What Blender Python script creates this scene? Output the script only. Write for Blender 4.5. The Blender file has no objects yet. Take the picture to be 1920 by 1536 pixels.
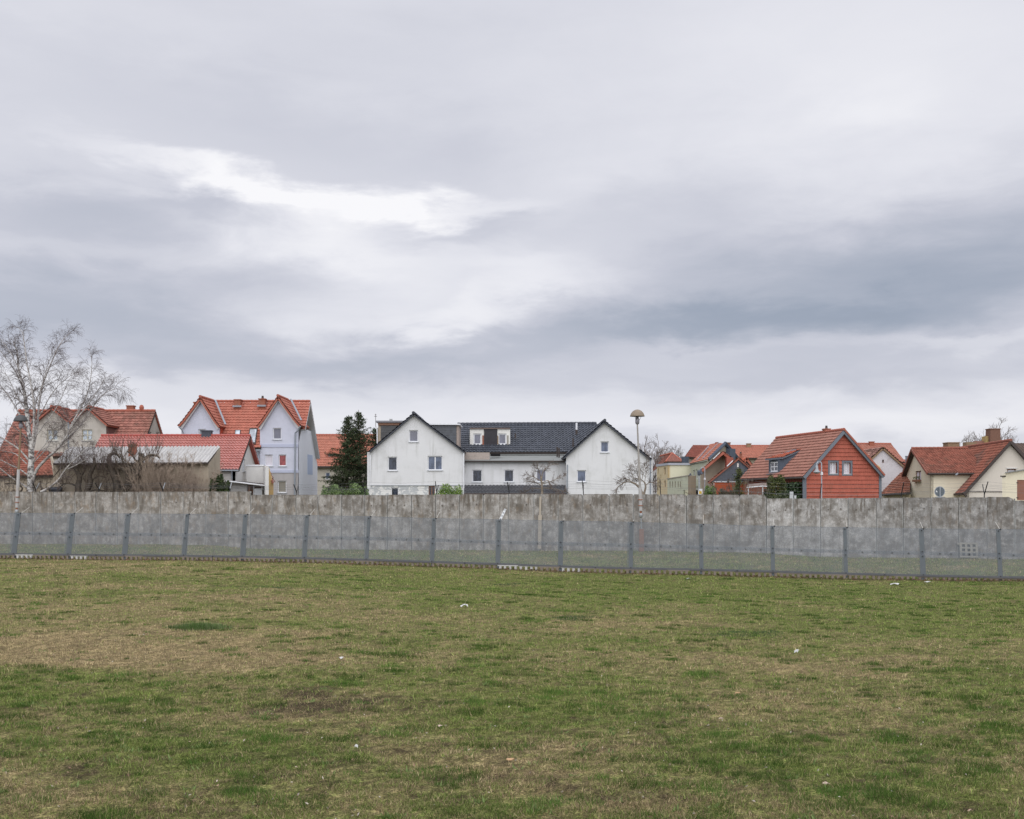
import bpy, bmesh, math, random
import numpy as np
from mathutils import Vector, Matrix
random.seed(7); rng = np.random.default_rng(11)
SC = bpy.context.scene
COL = SC.collection
R = math.radians
# ---------------------------------------------------------------- camera
F, CX, HY, CZ = 2050.0, 960.0, 927.0, 3.6      # focal length and horizon in photo pixels, eye height in metres
cam_d = bpy.data.cameras.new('camera'); cam = bpy.data.objects.new('camera', cam_d); COL.objects.link(cam)
cam.location = (0, 0, CZ); cam.rotation_euler = (R(90), 0, 0)
cam_d.sensor_width = 36; cam_d.lens = 36*F/1920; cam_d.shift_y = (HY-768)/1920
cam_d.clip_start = .1; cam_d.clip_end = 5000
SC.camera = cam
SC.view_settings.view_transform = 'Standard'; SC.view_settings.look = 'None'
SC.view_settings.exposure = 0.42; SC.view_settings.gamma = 1; SC.view_settings.use_curve_mapping = False
SC.cycles.max_bounces = 8; SC.cycles.transparent_max_bounces = 24
# ---------------------------------------------------------------- sky (overcast, layered clouds)
SUN_EL, SUN_AZ = 46.0, 182.0     # compass-like: 0 = +Y, clockwise; the sun stands behind the viewer
W = bpy.data.worlds.new('World'); SC.world = W; W.use_nodes = True
wt = W.node_tree; wt.nodes.clear()
def WN(t, **k):
    n = wt.nodes.new(t)
    for a, b in k.items(): setattr(n, a, b)
    return n
def WL(a, b): wt.links.new(a, b)
def wmath(op, a, b=None, c=None, clamp=False):
    n = WN('ShaderNodeMath', operation=op, use_clamp=clamp)
    for i, v in enumerate((a, b, c)):
        if v is None: continue
        if isinstance(v, (int, float)): n.inputs[i].default_value = v
        else: WL(v, n.inputs[i])
    return n.outputs[0]
def wcomb(x, y, z=0.0):
    n = WN('ShaderNodeCombineXYZ')
    for i, v in enumerate((x, y, z)):
        if isinstance(v, (int, float)): n.inputs[i].default_value = v
        else: WL(v, n.inputs[i])
    return n.outputs[0]
def wnoise(vec, scale, detail=5, rough=.55, dist=0.0):
    n = WN('ShaderNodeTexNoise'); WL(vec, n.inputs['Vector'])
    n.inputs['Scale'].default_value = scale; n.inputs['Detail'].default_value = detail
    n.inputs['Roughness'].default_value = rough; n.inputs['Distortion'].default_value = dist
    return n.outputs['Fac']
tc = WN('ShaderNodeTexCoord'); sep = WN('ShaderNodeSeparateXYZ'); WL(tc.outputs['Generated'], sep.inputs[0])
sx, sy, sz = sep.outputs
zc = wmath('MAXIMUM', sz, 0.0)
az = wmath('ARCTAN2', sx, sy); el = wmath('ARCSINE', zc)
den = wmath('ADD', zc, .16)
cp = wcomb(wmath('DIVIDE', sx, den), wmath('DIVIDE', sy, den))        # point where the view meets the cloud layer
big = wnoise(cp, .9, 3, .5); med = wnoise(cp, 2.6, 6, .6, .35); fine = wnoise(wcomb(wmath('MULTIPLY', az, 1.0), wmath('MULTIPLY', el, 3.2)), 9, 6, .58, .25)
wx = wmath('MULTIPLY_ADD', med, .15, -.075); wy = wmath('MULTIPLY_ADD', fine, .07, -.035)
wv = wcomb(wmath('ADD', az, wx), wmath('ADD', el, wy))
val = wmath('MULTIPLY_ADD', big, .06, -.03)
val = wmath('ADD', val, wmath('MULTIPLY_ADD', med, .08, -.04))
val = wmath('ADD', val, wmath('MULTIPLY_ADD', fine, .095, -.0475))
# cloud banks and gaps: (azimuth px, elevation py of the photo, half width, half height, tilt deg, strength)
BANKS = [
 (330, 312, 200, 22, -9, .13), (520, 350, 230, 26, -9, .17), (670, 392, 180, 34, -4, .25), (850, 392, 150, 20, 6, .12), (560, 430, 220, 60, -12, .16),
 (830, 490, 420, 95, 0, .10), (620, 590, 330, 62, 0, .09), (1040, 520, 120, 50, -10, .10), (880, 585, 170, 30, 14, .12), (790, 640, 120, 16, 10, -.08), (30, 700, 160, 50, 0, .14),
 (1780, 150, 460, 230, 0, .10), (1380, 130, 420, 200, 0, .05), (90, 60, 330, 150, 0, .03), (1640, 190, 120, 50, 0, .05), (1050, 330, 200, 60, 0, .06),
 (520, 230, 560, 70, -8, -.05), (240, 410, 280, 50, 3, -.17), (420, 385, 130, 18, -6, -.10), (150, 560, 430, 62, 4, -.22), (230, 650, 430, 42, 0, -.14), (380, 620, 240, 34, -8, -.06),
 (820, 432, 150, 30, 10, -.14), (960, 440, 120, 40, 0, -.06), (1600, 545, 600, 100, 5, -.21), (1430, 600, 400, 40, -2, -.12), (1860, 450, 400, 120, 12, -.14), (1780, 560, 260, 40, 8, -.06), (1250, 450, 260, 110, 0, -.08),
 (980, 650, 400, 34, 7, -.13), (560, 690, 520, 26, 0, -.09), (1750, 690, 420, 30, 0, -.08), (1150, 725, 620, 20, 0, -.06),
 (600, 735, 800, 22, 0, .04), (1000, 790, 1500, 40, 0, .10), (1700, 800, 420, 34, 0, .08), (1650, 645, 400, 14, 0, .06), (300, 800, 700, 34, 0, .05),
]
for (bx, by, rx, ry, tilt, amp) in BANKS:
    a0 = math.atan((bx-CX)/F); e0 = math.atan((HY-by)/F*math.cos(a0))
    m = WN('ShaderNodeMapping', vector_type='TEXTURE'); WL(wv, m.inputs['Vector'])
    m.inputs['Location'].default_value = (a0, e0, 0); m.inputs['Rotation'].default_value = (0, 0, R(tilt))
    m.inputs['Scale'].default_value = (rx/F, ry/F, 1)
    ln = WN('ShaderNodeVectorMath', operation='LENGTH'); WL(m.outputs[0], ln.inputs[0])
    mr = WN('ShaderNodeMapRange', interpolation_type='SMOOTHERSTEP'); WL(ln.outputs['Value'], mr.inputs['Value'])
    mr.inputs['From Min'].default_value = 1.75; mr.inputs['From Max'].default_value = 0.0
    mr.inputs['To Min'].default_value = 0.0; mr.inputs['To Max'].default_value = amp
    val = wmath('ADD', val, mr.outputs['Result'])
val = wmath('ADD', val, .705, clamp=True)
ramp = WN('ShaderNodeValToRGB'); WL(val, ramp.inputs[0])
ce = ramp.color_ramp.elements
ce[0].position = 0.0; ce[0].color = (.20, .235, .30, 1); ce[1].position = 1.0; ce[1].color = (.97, .965, .99, 1)
for p, c in ((.3, (.34, .385, .475, 1)), (.6, (.575, .59, .67, 1)), (.8, (.78, .785, .845, 1))):
    e = ce.new(p); e.color = c
cb = WN('ShaderNodeBackground'); WL(ramp.outputs[0], cb.inputs[0])
zb = WN('ShaderNodeMapRange'); WL(sz, zb.inputs[0]); zb.inputs[1].default_value = .40; zb.inputs[2].default_value = .95; zb.inputs[3].default_value = .75; zb.inputs[4].default_value = 1.3
WL(zb.outputs[0], cb.inputs[1])        # an overcast sky brightens towards the zenith
ns = WN('ShaderNodeTexSky', sky_type='NISHITA', sun_disc=False, sun_elevation=R(SUN_EL), sun_rotation=R(SUN_AZ))
nb = WN('ShaderNodeBackground'); WL(ns.outputs[0], nb.inputs[0]); nb.inputs[1].default_value = .07
mixw = WN('ShaderNodeMixShader'); mixw.inputs[0].default_value = .96; WL(nb.outputs[0], mixw.inputs[1]); WL(cb.outputs[0], mixw.inputs[2])
wo = WN('ShaderNodeOutputWorld'); WL(mixw.outputs[0], wo.inputs[0])
W.cycles.sampling_method = 'MANUAL'; W.cycles.sample_map_resolution = 512
sd = bpy.data.lights.new('sun', 'SUN'); sun = bpy.data.objects.new('sun', sd); COL.objects.link(sun)
sd.energy = 1.5; sd.angle = R(85); sd.color = (1, .985, .96)
_a = R(SUN_AZ); sdir = Vector((math.sin(_a)*math.cos(R(SUN_EL)), math.cos(_a)*math.cos(R(SUN_EL)), math.sin(R(SUN_EL))))
sun.rotation_euler = sdir.to_track_quat('Z', 'Y').to_euler(); sun.location = (0, -20, 60)
# ---------------------------------------------------------------- helpers
def P(px, py, D): return Vector(((px-CX)/F*D, D, CZ+(HY-py)/F*D))
def tag(o, label=None, cat=None, group=None, kind=None):
    if label: o['label'] = label
    if cat: o['category'] = cat
    if group: o['group'] = group
    if kind: o['kind'] = kind
    return o
def empty(name, loc=(0, 0, 0), rz=0.0, **k):
    o = bpy.data.objects.new(name, None); COL.objects.link(o); o.location = loc; o.rotation_euler = (0, 0, rz)
    o.empty_display_size = .2
    return tag(o, **k)
def link(name, me, parent=None, m=None, loc=None, **k):
    o = bpy.data.objects.new(name, me); COL.objects.link(o)
    if m is not None and not me.materials: me.materials.append(m)
    if parent is not None: o.parent = parent
    if loc is not None: o.location = loc
    return tag(o, **k)
class MB:
    """collects polygons of one mesh"""
    def __init__(s): s.v = []; s.f = []
    def quad(s, *p):
        n = len(s.v); s.v += [tuple(q) for q in p]; s.f.append(tuple(range(n, n+len(p)))); return s
    def box(s, x0, x1, y0, y1, z0, z1):
        n = len(s.v)
        s.v += [(x0,y0,z0),(x1,y0,z0),(x1,y1,z0),(x0,y1,z0),(x0,y0,z1),(x1,y0,z1),(x1,y1,z1),(x0,y1,z1)]
        s.f += [tuple(n+i for i in q) for q in ((0,3,2,1),(4,5,6,7),(0,1,5,4),(1,2,6,5),(2,3,7,6),(3,0,4,7))]; return s
    def bar(s, a, b, w, h=None, up=(0, 0, 1)):
        """rectangular bar from a to b"""
        a = Vector(a); b = Vector(b); d = (b-a).normalized(); up = Vector(up)
        if abs(d.dot(up)) > .98: up = Vector((0, 1, 0))
        x = d.cross(up).normalized()*w/2; y = d.cross(x).normalized()*(h or w)/2
        n = len(s.v)
        for c in (a, b):
            for q in (-x-y, x-y, x+y, -x+y): s.v.append(tuple(c+q))
        s.f += [tuple(n+i for i in q) for q in ((3,2,1,0),(4,5,6,7),(0,1,5,4),(1,2,6,5),(2,3,7,6),(3,0,4,7))]; return s
    def tube(s, pts, rad, n=8, cap=True):
        pts = [Vector(p) for p in pts]
        if not hasattr(rad, '__len__'): rad = [rad]*len(pts)
        base = len(s.v); ref = None
        for i, p in enumerate(pts):
            d = (pts[min(i+1, len(pts)-1)]-pts[max(i-1, 0)]).normalized()
            if ref is None: ref = Vector((0, 0, 1)) if abs(d.z) < .9 else Vector((1, 0, 0))
            x = d.cross(ref).normalized(); y = d.cross(x)
            ref = x.cross(d)*-1 if False else ref
            for k in range(n):
                t = 2*math.pi*k/n; s.v.append(tuple(p+(x*math.cos(t)+y*math.sin(t))*rad[i]))
        for i in range(len(pts)-1):
            for k in range(n):
                a = base+i*n+k; b = base+i*n+(k+1) % n; s.f.append((a, b, b+n, a+n))
        if cap:
            s.f.append(tuple(base+k for k in range(n))[::-1]); s.f.append(tuple(base+(len(pts)-1)*n+k for k in range(n)))
        return s
    def lathe(s, c, prof, n=20):
        """profile [(radius, z)] turned about the vertical through c"""
        base = len(s.v)
        for (r, z) in prof:
            for k in range(n):
                t = 2*math.pi*k/n; s.v.append((c[0]+r*math.cos(t), c[1]+r*math.sin(t), c[2]+z))
        for i in range(len(prof)-1):
            for k in range(n):
                a = base+i*n+k; b = base+i*n+(k+1) % n; s.f.append((a, b, b+n, a+n))
        return s
    def prism(s, poly, off):
        """polygon (3d points) extruded by the vector off"""
        n = len(s.v); m = len(poly); off = Vector(off)
        s.v += [tuple(p) for p in poly]+[tuple(Vector(p)+off) for p in poly]
        s.f.append(tuple(range(n, n+m))); s.f.append(tuple(range(n+2*m-1, n+m-1, -1)))
        for i in range(m):
            j = (i+1) % m; s.f.append((n+j, n+i, n+m+i, n+m+j))
        return s
    def mesh(s, name, m=None, smooth=False, fix=True):
        me = bpy.data.meshes.new(name); me.from_pydata(s.v, [], s.f)
        if fix:
            b = bmesh.new(); b.from_mesh(me); bmesh.ops.recalc_face_normals(b, faces=b.faces); b.to_mesh(me); b.free()
        if smooth: me.polygons.foreach_set('use_smooth', [True]*len(me.polygons))
        if m is not None: me.materials.append(m)
        return me
    def obj(s, name, m, parent=None, smooth=False, fix=True, **k):
        return link(name, s.mesh(name, m, smooth, fix), parent, **k)
def fast_mesh(name, verts, faces_n, m, col=None, smooth=False):
    """numpy mesh: verts (N,3), faces (M,k) all with k corners"""
    me = bpy.data.meshes.new(name); k = faces_n.shape[1]
    me.vertices.add(len(verts)); me.vertices.foreach_set('co', np.ascontiguousarray(verts, dtype=np.float32).ravel())
    me.loops.add(faces_n.size); me.loops.foreach_set('vertex_index', np.ascontiguousarray(faces_n, dtype=np.int32).ravel())
    me.polygons.add(len(faces_n)); me.polygons.foreach_set('loop_start', np.arange(0, faces_n.size, k, dtype=np.int32))
    me.polygons.foreach_set('use_smooth', np.full(len(faces_n), smooth))
    if col is not None:
        a = me.color_attributes.new('col', 'FLOAT_COLOR', 'POINT')
        a.data.foreach_set('color', np.concatenate([col, np.ones((len(col), 1))], 1).astype(np.float32).ravel())
    me.update(calc_edges=True); me.validate()
    if m: me.materials.append(m)
    return me
# ---- materials
class NT:
    def __init__(s, name):
        s.m = bpy.data.materials.new(name); s.m.use_nodes = True; s.t = s.m.node_tree
        s.b = s.t.nodes['Principled BSDF']; s.o = s.t.nodes['Material Output']; s._tc = None
    def n(s, t, **k):
        q = s.t.nodes.new(t)
        for a, b in k.items(): setattr(q, a, b)
        return q
    def set(s, n, i, v):
        if isinstance(v, bpy.types.NodeSocket): s.t.links.new(v, n.inputs[i])
        else: n.inputs[i].default_value = v
    def tc(s, w='Object'):
        if s._tc is None: s._tc = s.n('ShaderNodeTexCoord')
        return s._tc.outputs[w]
    def pos(s): return s.n('ShaderNodeNewGeometry').outputs['Position']
    def map(s, vec, scale=(1, 1, 1), loc=(0, 0, 0)):
        q = s.n('ShaderNodeMapping'); s.set(q, 0, vec); q.inputs['Scale'].default_value = scale; q.inputs['Location'].default_value = loc; return q.outputs[0]
    def noise(s, vec, scale, detail=4, rough=.55, dist=0.0):
        q = s.n('ShaderNodeTexNoise'); s.set(q, 'Vector', vec); q.inputs['Scale'].default_value = scale
        q.inputs['Detail'].default_value = detail; q.inputs['Roughness'].default_value = rough; q.inputs['Distortion'].default_value = dist
        return q.outputs['Fac']
    def math(s, op, a, b=None, c=None, clamp=False):
        q = s.n('ShaderNodeMath', operation=op, use_clamp=clamp)
        for i, v in enumerate((a, b, c)):
            if v is not None: s.set(q, i, v)
        return q.outputs[0]
    def ramp(s, fac, lo, hi):
        q = s.n('ShaderNodeMapRange', interpolation_type='SMOOTHSTEP'); s.set(q, 0, fac)
        q.inputs[1].default_value = lo; q.inputs[2].default_value = hi; return q.outputs[0]
    def mix(s, fac, a, b, mode='MIX'):
        q = s.n('ShaderNodeMix', data_type='RGBA', blend_type=mode); s.set(q, 0, fac)
        for i, v in ((6, a), (7, b)):
            s.set(q, i, v if isinstance(v, bpy.types.NodeSocket) else (*v, 1) if len(v) == 3 else v)
        return q.outputs[2]
    def bump(s, h, strength=.3, dist=.01):
        q = s.n('ShaderNodeBump'); q.inputs['Strength'].default_value = strength; q.inputs['Distance'].default_value = dist
        s.set(q, 'Height', h); s.set(s.b, 'Normal', q.outputs[0])
    def fin(s, col, rough=.85, spec=.3, metal=0.0):
        s.set(s.b, 'Base Color', col if isinstance(col, bpy.types.NodeSocket) else (*col, 1))
        s.set(s.b, 'Roughness', rough); s.b.inputs['Specular IOR Level'].default_value = spec; s.b.inputs['Metallic'].default_value = metal
        return s.m
def dim(c, k): return tuple(x*k for x in c)
def M(name, col, rough=.85, var=.14, scale=2.5, dirt=0.0, dirtcol=(.16, .15, .13), spec=.3, metal=0.0, bump=.25, fscale=40, streak=0.0):
    """painted/rendered surface: mottled tone, fine grain, optional vertical weather streaks"""
    t = NT(name); v = t.tc()
    c = t.mix(t.noise(v, scale, 5, .6), dim(col, 1-var), dim(col, 1+var))
    c = t.mix(t.math('MULTIPLY', t.noise(v, fscale, 3), .35), c, dim(col, .8))
    if dirt:
        c = t.mix(t.math('MULTIPLY', t.ramp(t.noise(v, scale*.6, 6, .65), .48, .75), dirt), c, dirtcol)
    if streak:
        s = t.noise(t.map(v, (1.5, 1.5, .16)), 1.5, 6, .68)
        c = t.mix(t.math('MULTIPLY', t.ramp(s, .5, .78), streak), c, dirtcol)
    if bump: t.bump(t.noise(v, fscale, 4), bump, .01)
    return t.fin(c, rough, spec, metal)
# ---- smooth value noise in numpy
_L = rng.random((256, 256))
def vn(x, y):
    xi = np.floor(x).astype(int); yi = np.floor(y).astype(int); fx = x-xi; fy = y-yi
    fx = fx*fx*(3-2*fx); fy = fy*fy*(3-2*fy); a = xi & 255; b = yi & 255; a1 = (a+1) & 255; b1 = (b+1) & 255
    return (_L[a, b]*(1-fx)+_L[a1, b]*fx)*(1-fy)+(_L[a, b1]*(1-fx)+_L[a1, b1]*fx)*fy
def fbm(x, y, o=4):
    s = 0; a = .5; t = 0
    for i in range(o):
        s = s+a*vn(x*2**i+i*17.3, y*2**i+i*9.1); t += a; a *= .55
    return s/t
# ---------------------------------------------------------------- ground
KW, KF = 30.0, 38.8
def Dwall(px): return F/(KW*(1+7e-5*(px-CX)))
def Dfen(px): return F/(KF*(1+8e-5*(px-CX)))
_fx = [-300, 28, 130, 346, 456, 572, 688, 811, 934, 1051, 1183, 1315, 1449, 1586, 1730, 1875, 2250]
_fy = [1044, 1047, 1048.5, 1050.5, 1052, 1054.5, 1058, 1062, 1066, 1071, 1075, 1078, 1081.5, 1085, 1087, 1088.5, 1094]
_wx = [-300, 0, 200, 400, 480, 780, 960, 1140, 1340, 1437, 1520, 1700, 1900, 2250]
_wy = [1020, 1020, 1020.5, 1022, 1029, 1031, 1032, 1032.5, 1035, 1037.5, 1044, 1046, 1048, 1052]
def ground_z(x, y):
    """terrain height: a meadow falling gently to the fence, a level strip, the village behind the wall"""
    x = np.asarray(x, float); y = np.asarray(y, float)
    yy = np.maximum(y, 4.0); px = np.clip(CX+F*x/yy, -290, 2240)
    Df = Dfen(px); Dw = Dwall(px)
    zf = CZ-(np.interp(px, _fx, _fy)-HY)/F*Df; zw = CZ-(np.interp(px, _wx, _wy)-HY)/F*Dw
    g = np.clip((Df-yy)/(Df-7), 0, 1.2)
    z1 = zf+(1.5-zf)*g**1.25
    h = np.clip((yy-Df)/(Dw-Df), 0, 1)
    z2 = zf+(zw-zf)*h
    z = np.where(yy < Df, z1, z2)
    z = np.where(yy > Dw+.3, np.minimum(z, zw)*np.clip(1-(yy-Dw)/6, 0, 1)-.05, z)
    amp = np.clip(1-(yy-Dw), 0, 1)*np.clip(np.abs(yy-Df)/2, .25, 1)
    return z+amp*((fbm(x*.35+3, y*.35+8, 3)-.5)*.10+(fbm(x*2.2, y*2.2, 2)-.5)*.035)
# where the turf is straw-dry (+) or lush (-): photo px, py, half sizes, amount
DRY = [(960, 1520, 1600, 150, .13), (960, 1080, 1600, 60, -.08), (330, 1222, 330, 26, .62), (560, 1236, 240, 20, .35), (30, 1212, 260, 34, .45), (180, 1140, 400, 26, .30), (430, 1115, 240, 16, .35), (1150, 1180, 130, 14, .35),
       (820, 1160, 420, 30, .12), (1550, 1245, 330, 34, .32), (1520, 1330, 300, 60, .28), (1180, 1240, 420, 26, .18), (60, 1460, 160, 60, .25), (760, 1400, 330, 50, .12),
       (950, 1445, 260, 50, .16), (260, 1500, 260, 50, .20), (1250, 1510, 400, 40, .14), (620, 1300, 230, 26, .15), (100, 1075, 400, 14, .25), (300, 1060, 700, 8, .25),
       (120, 1300, 330, 46, -.30), (430, 1395, 330, 50, -.24), (1020, 1345, 300, 60, -.24), (1100, 1275, 260, 30, -.2), (1750, 1400, 260, 90, -.16), (1500, 1110, 800, 26, -.34),
       (1750, 1160, 400, 40, -.25), (870, 1090, 500, 20, -.10), (650, 1090, 300, 14, -.10), (1330, 1190, 130, 14, -.22), (1880, 1280, 160, 60, -.15), (1750, 1500, 200, 40, -.25)]
BARE = [(960, 1500, 1600, 190, .34), (600, 1316, 170, 22, .7), (700, 1320, 90, 14, .4), (1640, 1248, 60, 8, .5), (320, 1480, 160, 16, .35), (60, 1520, 160, 20, .4), (1240, 1490, 60, 10, .3), (120,1445,120,14,.3)]  # thinner turf, darker ground; the first entry spans the whole strip nearest the viewer
def blobs(L, px, py):
    s = 0
    for (bx, by, rx, ry, a) in L:
        s = s+a*np.exp(-((px-bx)/rx)**2*1.1-((py-by)/ry)**2*1.1)
    return s
def turf(x, y, z):
    """dryness 0..1 and bareness 0..1 of the turf"""
    yy = np.maximum(y, 3); px = CX+F*x/yy; py = HY+(CZ-z)/yy*F
    wpx = px+(fbm(x*.8, y*.8)-.5)*180; wpy = py+(fbm(x*.7+40, y*.7)-.5)*50
    n = fbm(x*.45+5, y*.45)*.5+fbm(x*1.9, y*1.9+7)*.35+fbm(x*7, y*7)*.28-.56
    d = np.clip(.31+n*2.1+(fbm(x*19, y*19, 2)-.5)*.7+blobs(DRY, wpx, wpy), 0, 1)
    b = np.clip(blobs(BARE, wpx, wpy)+(fbm(x*3+30, y*3)-.62)*1.6, 0, 1)
    Df = Dfen(np.clip(px, -290, 2240))
    b = np.clip(b+np.exp(-((y-Df+.35)/.55)**2)*.75*(.4+fbm(x*2, y*2)), 0, 1)
    return d, b
STRAW = np.array([.62, .50, .30]); GREEN = np.array([.245, .315, .088]); DEEP = np.array([.085, .165, .035]); PALE = np.array([.50, .56, .19]); SOIL = np.array([.078, .062, .040]); RUST=np.array([.19,.125,.085])
def cmix(a, b, t): return a*(1-t[:, None])+b*t[:, None]
# projective grid: dense near the viewer
ts = np.concatenate([np.linspace(-6, 5, 12), np.exp(np.linspace(np.log(5.5), np.log(75), 300))])
sx_ = np.linspace(-1, 1, 330)
Yg, Sg = np.meshgrid(ts, sx_, indexing='ij'); Xg = Sg*(np.maximum(Yg, 5)*.62+3)
Zg = ground_z(Xg, Yg); xf, yf, zf_ = Xg.ravel(), Yg.ravel(), Zg.ravel()
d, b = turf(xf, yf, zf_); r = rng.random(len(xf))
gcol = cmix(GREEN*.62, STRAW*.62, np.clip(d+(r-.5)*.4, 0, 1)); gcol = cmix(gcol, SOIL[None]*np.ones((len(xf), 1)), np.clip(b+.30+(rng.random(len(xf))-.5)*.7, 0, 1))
nx, ny = len(sx_), len(ts); ii = np.arange(ny-1)[:, None]*nx+np.arange(nx-1)[None]; ii = ii.ravel()
t = NT('turf_soil')
ca = t.n('ShaderNodeVertexColor', layer_name='col').outputs[0]; pz = t.pos()
c = t.mix(t.ramp(t.noise(pz, 48, 6, .8), .40, .66), t.mix(1.0, ca, (.42, .40, .36), 'MULTIPLY'), t.mix(1.0, ca, (2.3, 2.2, 1.9), 'MULTIPLY'))
c = t.mix(t.ramp(t.noise(pz, 9, 5, .7), .44, .60), t.mix(1.0, c, (.62, .62, .58), 'MULTIPLY'), c)
t.bump(t.noise(pz, 30, 4, .7), .8, .03); m_soil = t.fin(c, 1, .1)
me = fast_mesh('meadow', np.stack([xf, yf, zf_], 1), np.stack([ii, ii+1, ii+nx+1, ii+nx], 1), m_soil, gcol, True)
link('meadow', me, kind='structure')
# village ground beyond, out to the horizon
t = NT('village_ground'); c = t.mix(t.ramp(t.noise(t.pos(), .05, 5), .4, .6), (.10, .115, .05), (.16, .14, .10)); m_vg = t.fin(c, 1, .1)
MB().quad((-2500, 74, -.06), (2500, 74, -.06), (2500, 4500, -.06), (-2500, 4500, -.06)).obj('village_ground', m_vg, kind='structure')
# ---- blades
def blades(name, x, y, h, w, col, lean=.7, seed=1, mat=None):
    g = np.random.default_rng(seed); n = len(x); z = ground_z(x, y)
    a = g.random(n)*2*np.pi; ln = (g.random(n)**.5)*lean; a2 = g.random(n)*2*np.pi
    dx, dy = np.cos(a)*w/2, np.sin(a)*w/2
    tx, ty, tz = np.sin(ln)*np.cos(a2)*h, np.sin(ln)*np.sin(a2)*h, np.cos(ln)*h
    v = np.empty((n, 3, 3)); v[:, 0] = np.stack([x-dx, y-dy, z-.006], 1); v[:, 1] = np.stack([x+dx, y+dy, z-.006], 1); v[:, 2] = np.stack([x+tx, y+ty, z+tz], 1)
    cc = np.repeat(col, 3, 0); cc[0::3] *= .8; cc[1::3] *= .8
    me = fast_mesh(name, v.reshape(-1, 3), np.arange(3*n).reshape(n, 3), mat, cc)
    return me
t = NT('grass_blade'); ca = t.n('ShaderNodeVertexColor', layer_name='col').outputs[0]
df = t.n('ShaderNodeBsdfDiffuse'); tr = t.n('ShaderNodeBsdfTranslucent'); mx = t.n('ShaderNodeMixShader'); mx.inputs[0].default_value = .3
t.set(df, 0, ca); t.set(tr, 0, ca); t.t.links.new(df.outputs[0], mx.inputs[1]); t.t.links.new(tr.outputs[0], mx.inputs[2]); t.t.links.new(mx.outputs[0], t.o.inputs[0])
m_blade = t.m
N = 1620000
D = np.exp(np.log(6.3)+(np.log(70)-np.log(6.3))*rng.random(N)**1.18); x = rng.uniform(-.60, .60, N)*D
keep = np.abs(D-Dwall(CX+F*x/D)) > .25; keep &= D < Dwall(CX+F*x/D)+.5; x, D = x[keep], D[keep]; N = len(x)
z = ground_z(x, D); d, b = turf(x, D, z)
cl = fbm(x*5.5+11, D*5.5+3, 3)*.6+fbm(x*16, D*12, 2)*.4      # the turf grows in cushions
keep = (rng.random(N) > b*.5) & (rng.random(N) < np.clip((cl-.36)*5, .12, 1)); cl = cl[keep]; x, D, d, b = x[keep], D[keep], d[keep], b[keep]; N = len(x)
r1, r2, r3 = rng.random(N), rng.random(N), rng.random(N)
isdry = r1 < np.clip(.10+d*.95, 0, .96)
lush = fbm(x*1.3+60, D*1.3)
g = cmix(np.tile(GREEN, (N, 1)), np.tile(DEEP, (N, 1)), np.clip((lush-.45)*3, 0, 1)*.8); g = cmix(g, np.tile(PALE, (N, 1)), np.clip(r2*1.3-.75, 0, .8))
s_ = cmix(np.tile(STRAW, (N, 1)), np.tile(RUST, (N, 1)), np.clip(r2*1.2-.35, 0, .8)); s_ *= (.7+.5*r3)[:, None]
col = np.where(isdry[:, None], s_, g*(.75+.5*r3)[:, None])*(.32+.98*rng.random(N)**1.35)[:, None]*np.interp(D, [7, 22], [.86, 1.0])[:, None]  # blade tone drops towards the viewer
Dd = D/7
h = (.014+.034*r3**1.5)*(1+.13*(Dd-1))*np.where(isdry, .95, 1.1); w = .0046*Dd**.82*(.6+.8*rng.random(N))
past = D > Dfen(CX+F*x/D)+.3; h = np.where(past, h*1.8, h)*np.clip(.35+cl*1.35, .5, 1.5); col = col*np.clip(.25+cl*1.5, .45, 1.45)[:, None]
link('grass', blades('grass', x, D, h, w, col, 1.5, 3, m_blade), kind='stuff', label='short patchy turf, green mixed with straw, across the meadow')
# ---- darker tufts standing out of the turf
tx, ty = [], []
gt = np.random.default_rng(5)
Dt = np.exp(gt.uniform(np.log(6.8), np.log(50), 2100)); xt = gt.uniform(-.5, .5, 2100)*Dt
dd, bb = turf(xt, Dt, ground_z(xt, Dt)); sel = gt.random(2100) > np.clip(dd*1.05, 0, .93); xt, Dt = xt[sel], Dt[sel]
X, Y, H, Wd, C = [], [], [], [], []
def tuft(cx_, cy_, rad, n, hh, tone, ell=1.0):
    a = gt.random(n)*6.283; q = np.sqrt(gt.random(n))*rad
    X.append(cx_+np.cos(a)*q*ell); Y.append(cy_+np.sin(a)*q); H.append(hh*(.5+.7*gt.random(n))*(1-.4*q/rad)); Wd.append(np.full(n, .0032*(cy_/7)**.8))
    C.append(tone[None]*(.7+.6*gt.random((n, 1))))
for cx_, cy_ in zip(xt, Dt):
    k = gt.random(); tuft(cx_, cy_, (.035+.12*k**3)*(1+cy_/30), int(50+190*k**3), .04+.05*k, DEEP*(.6+.8*gt.random()**2), 1.15)
def gp(px, py):
    lo, hi = 4.0, 60.0
    for _ in range(40):
        m_ = (lo+hi)/2; zz = float(ground_z((px-CX)/F*m_, m_)); q = HY+(CZ-zz)/m_*F
        if q > py: lo = m_
        else: hi = m_
    return Vector(((px-CX)/F*lo, lo, float(ground_z((px-CX)/F*lo, lo))))
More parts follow.
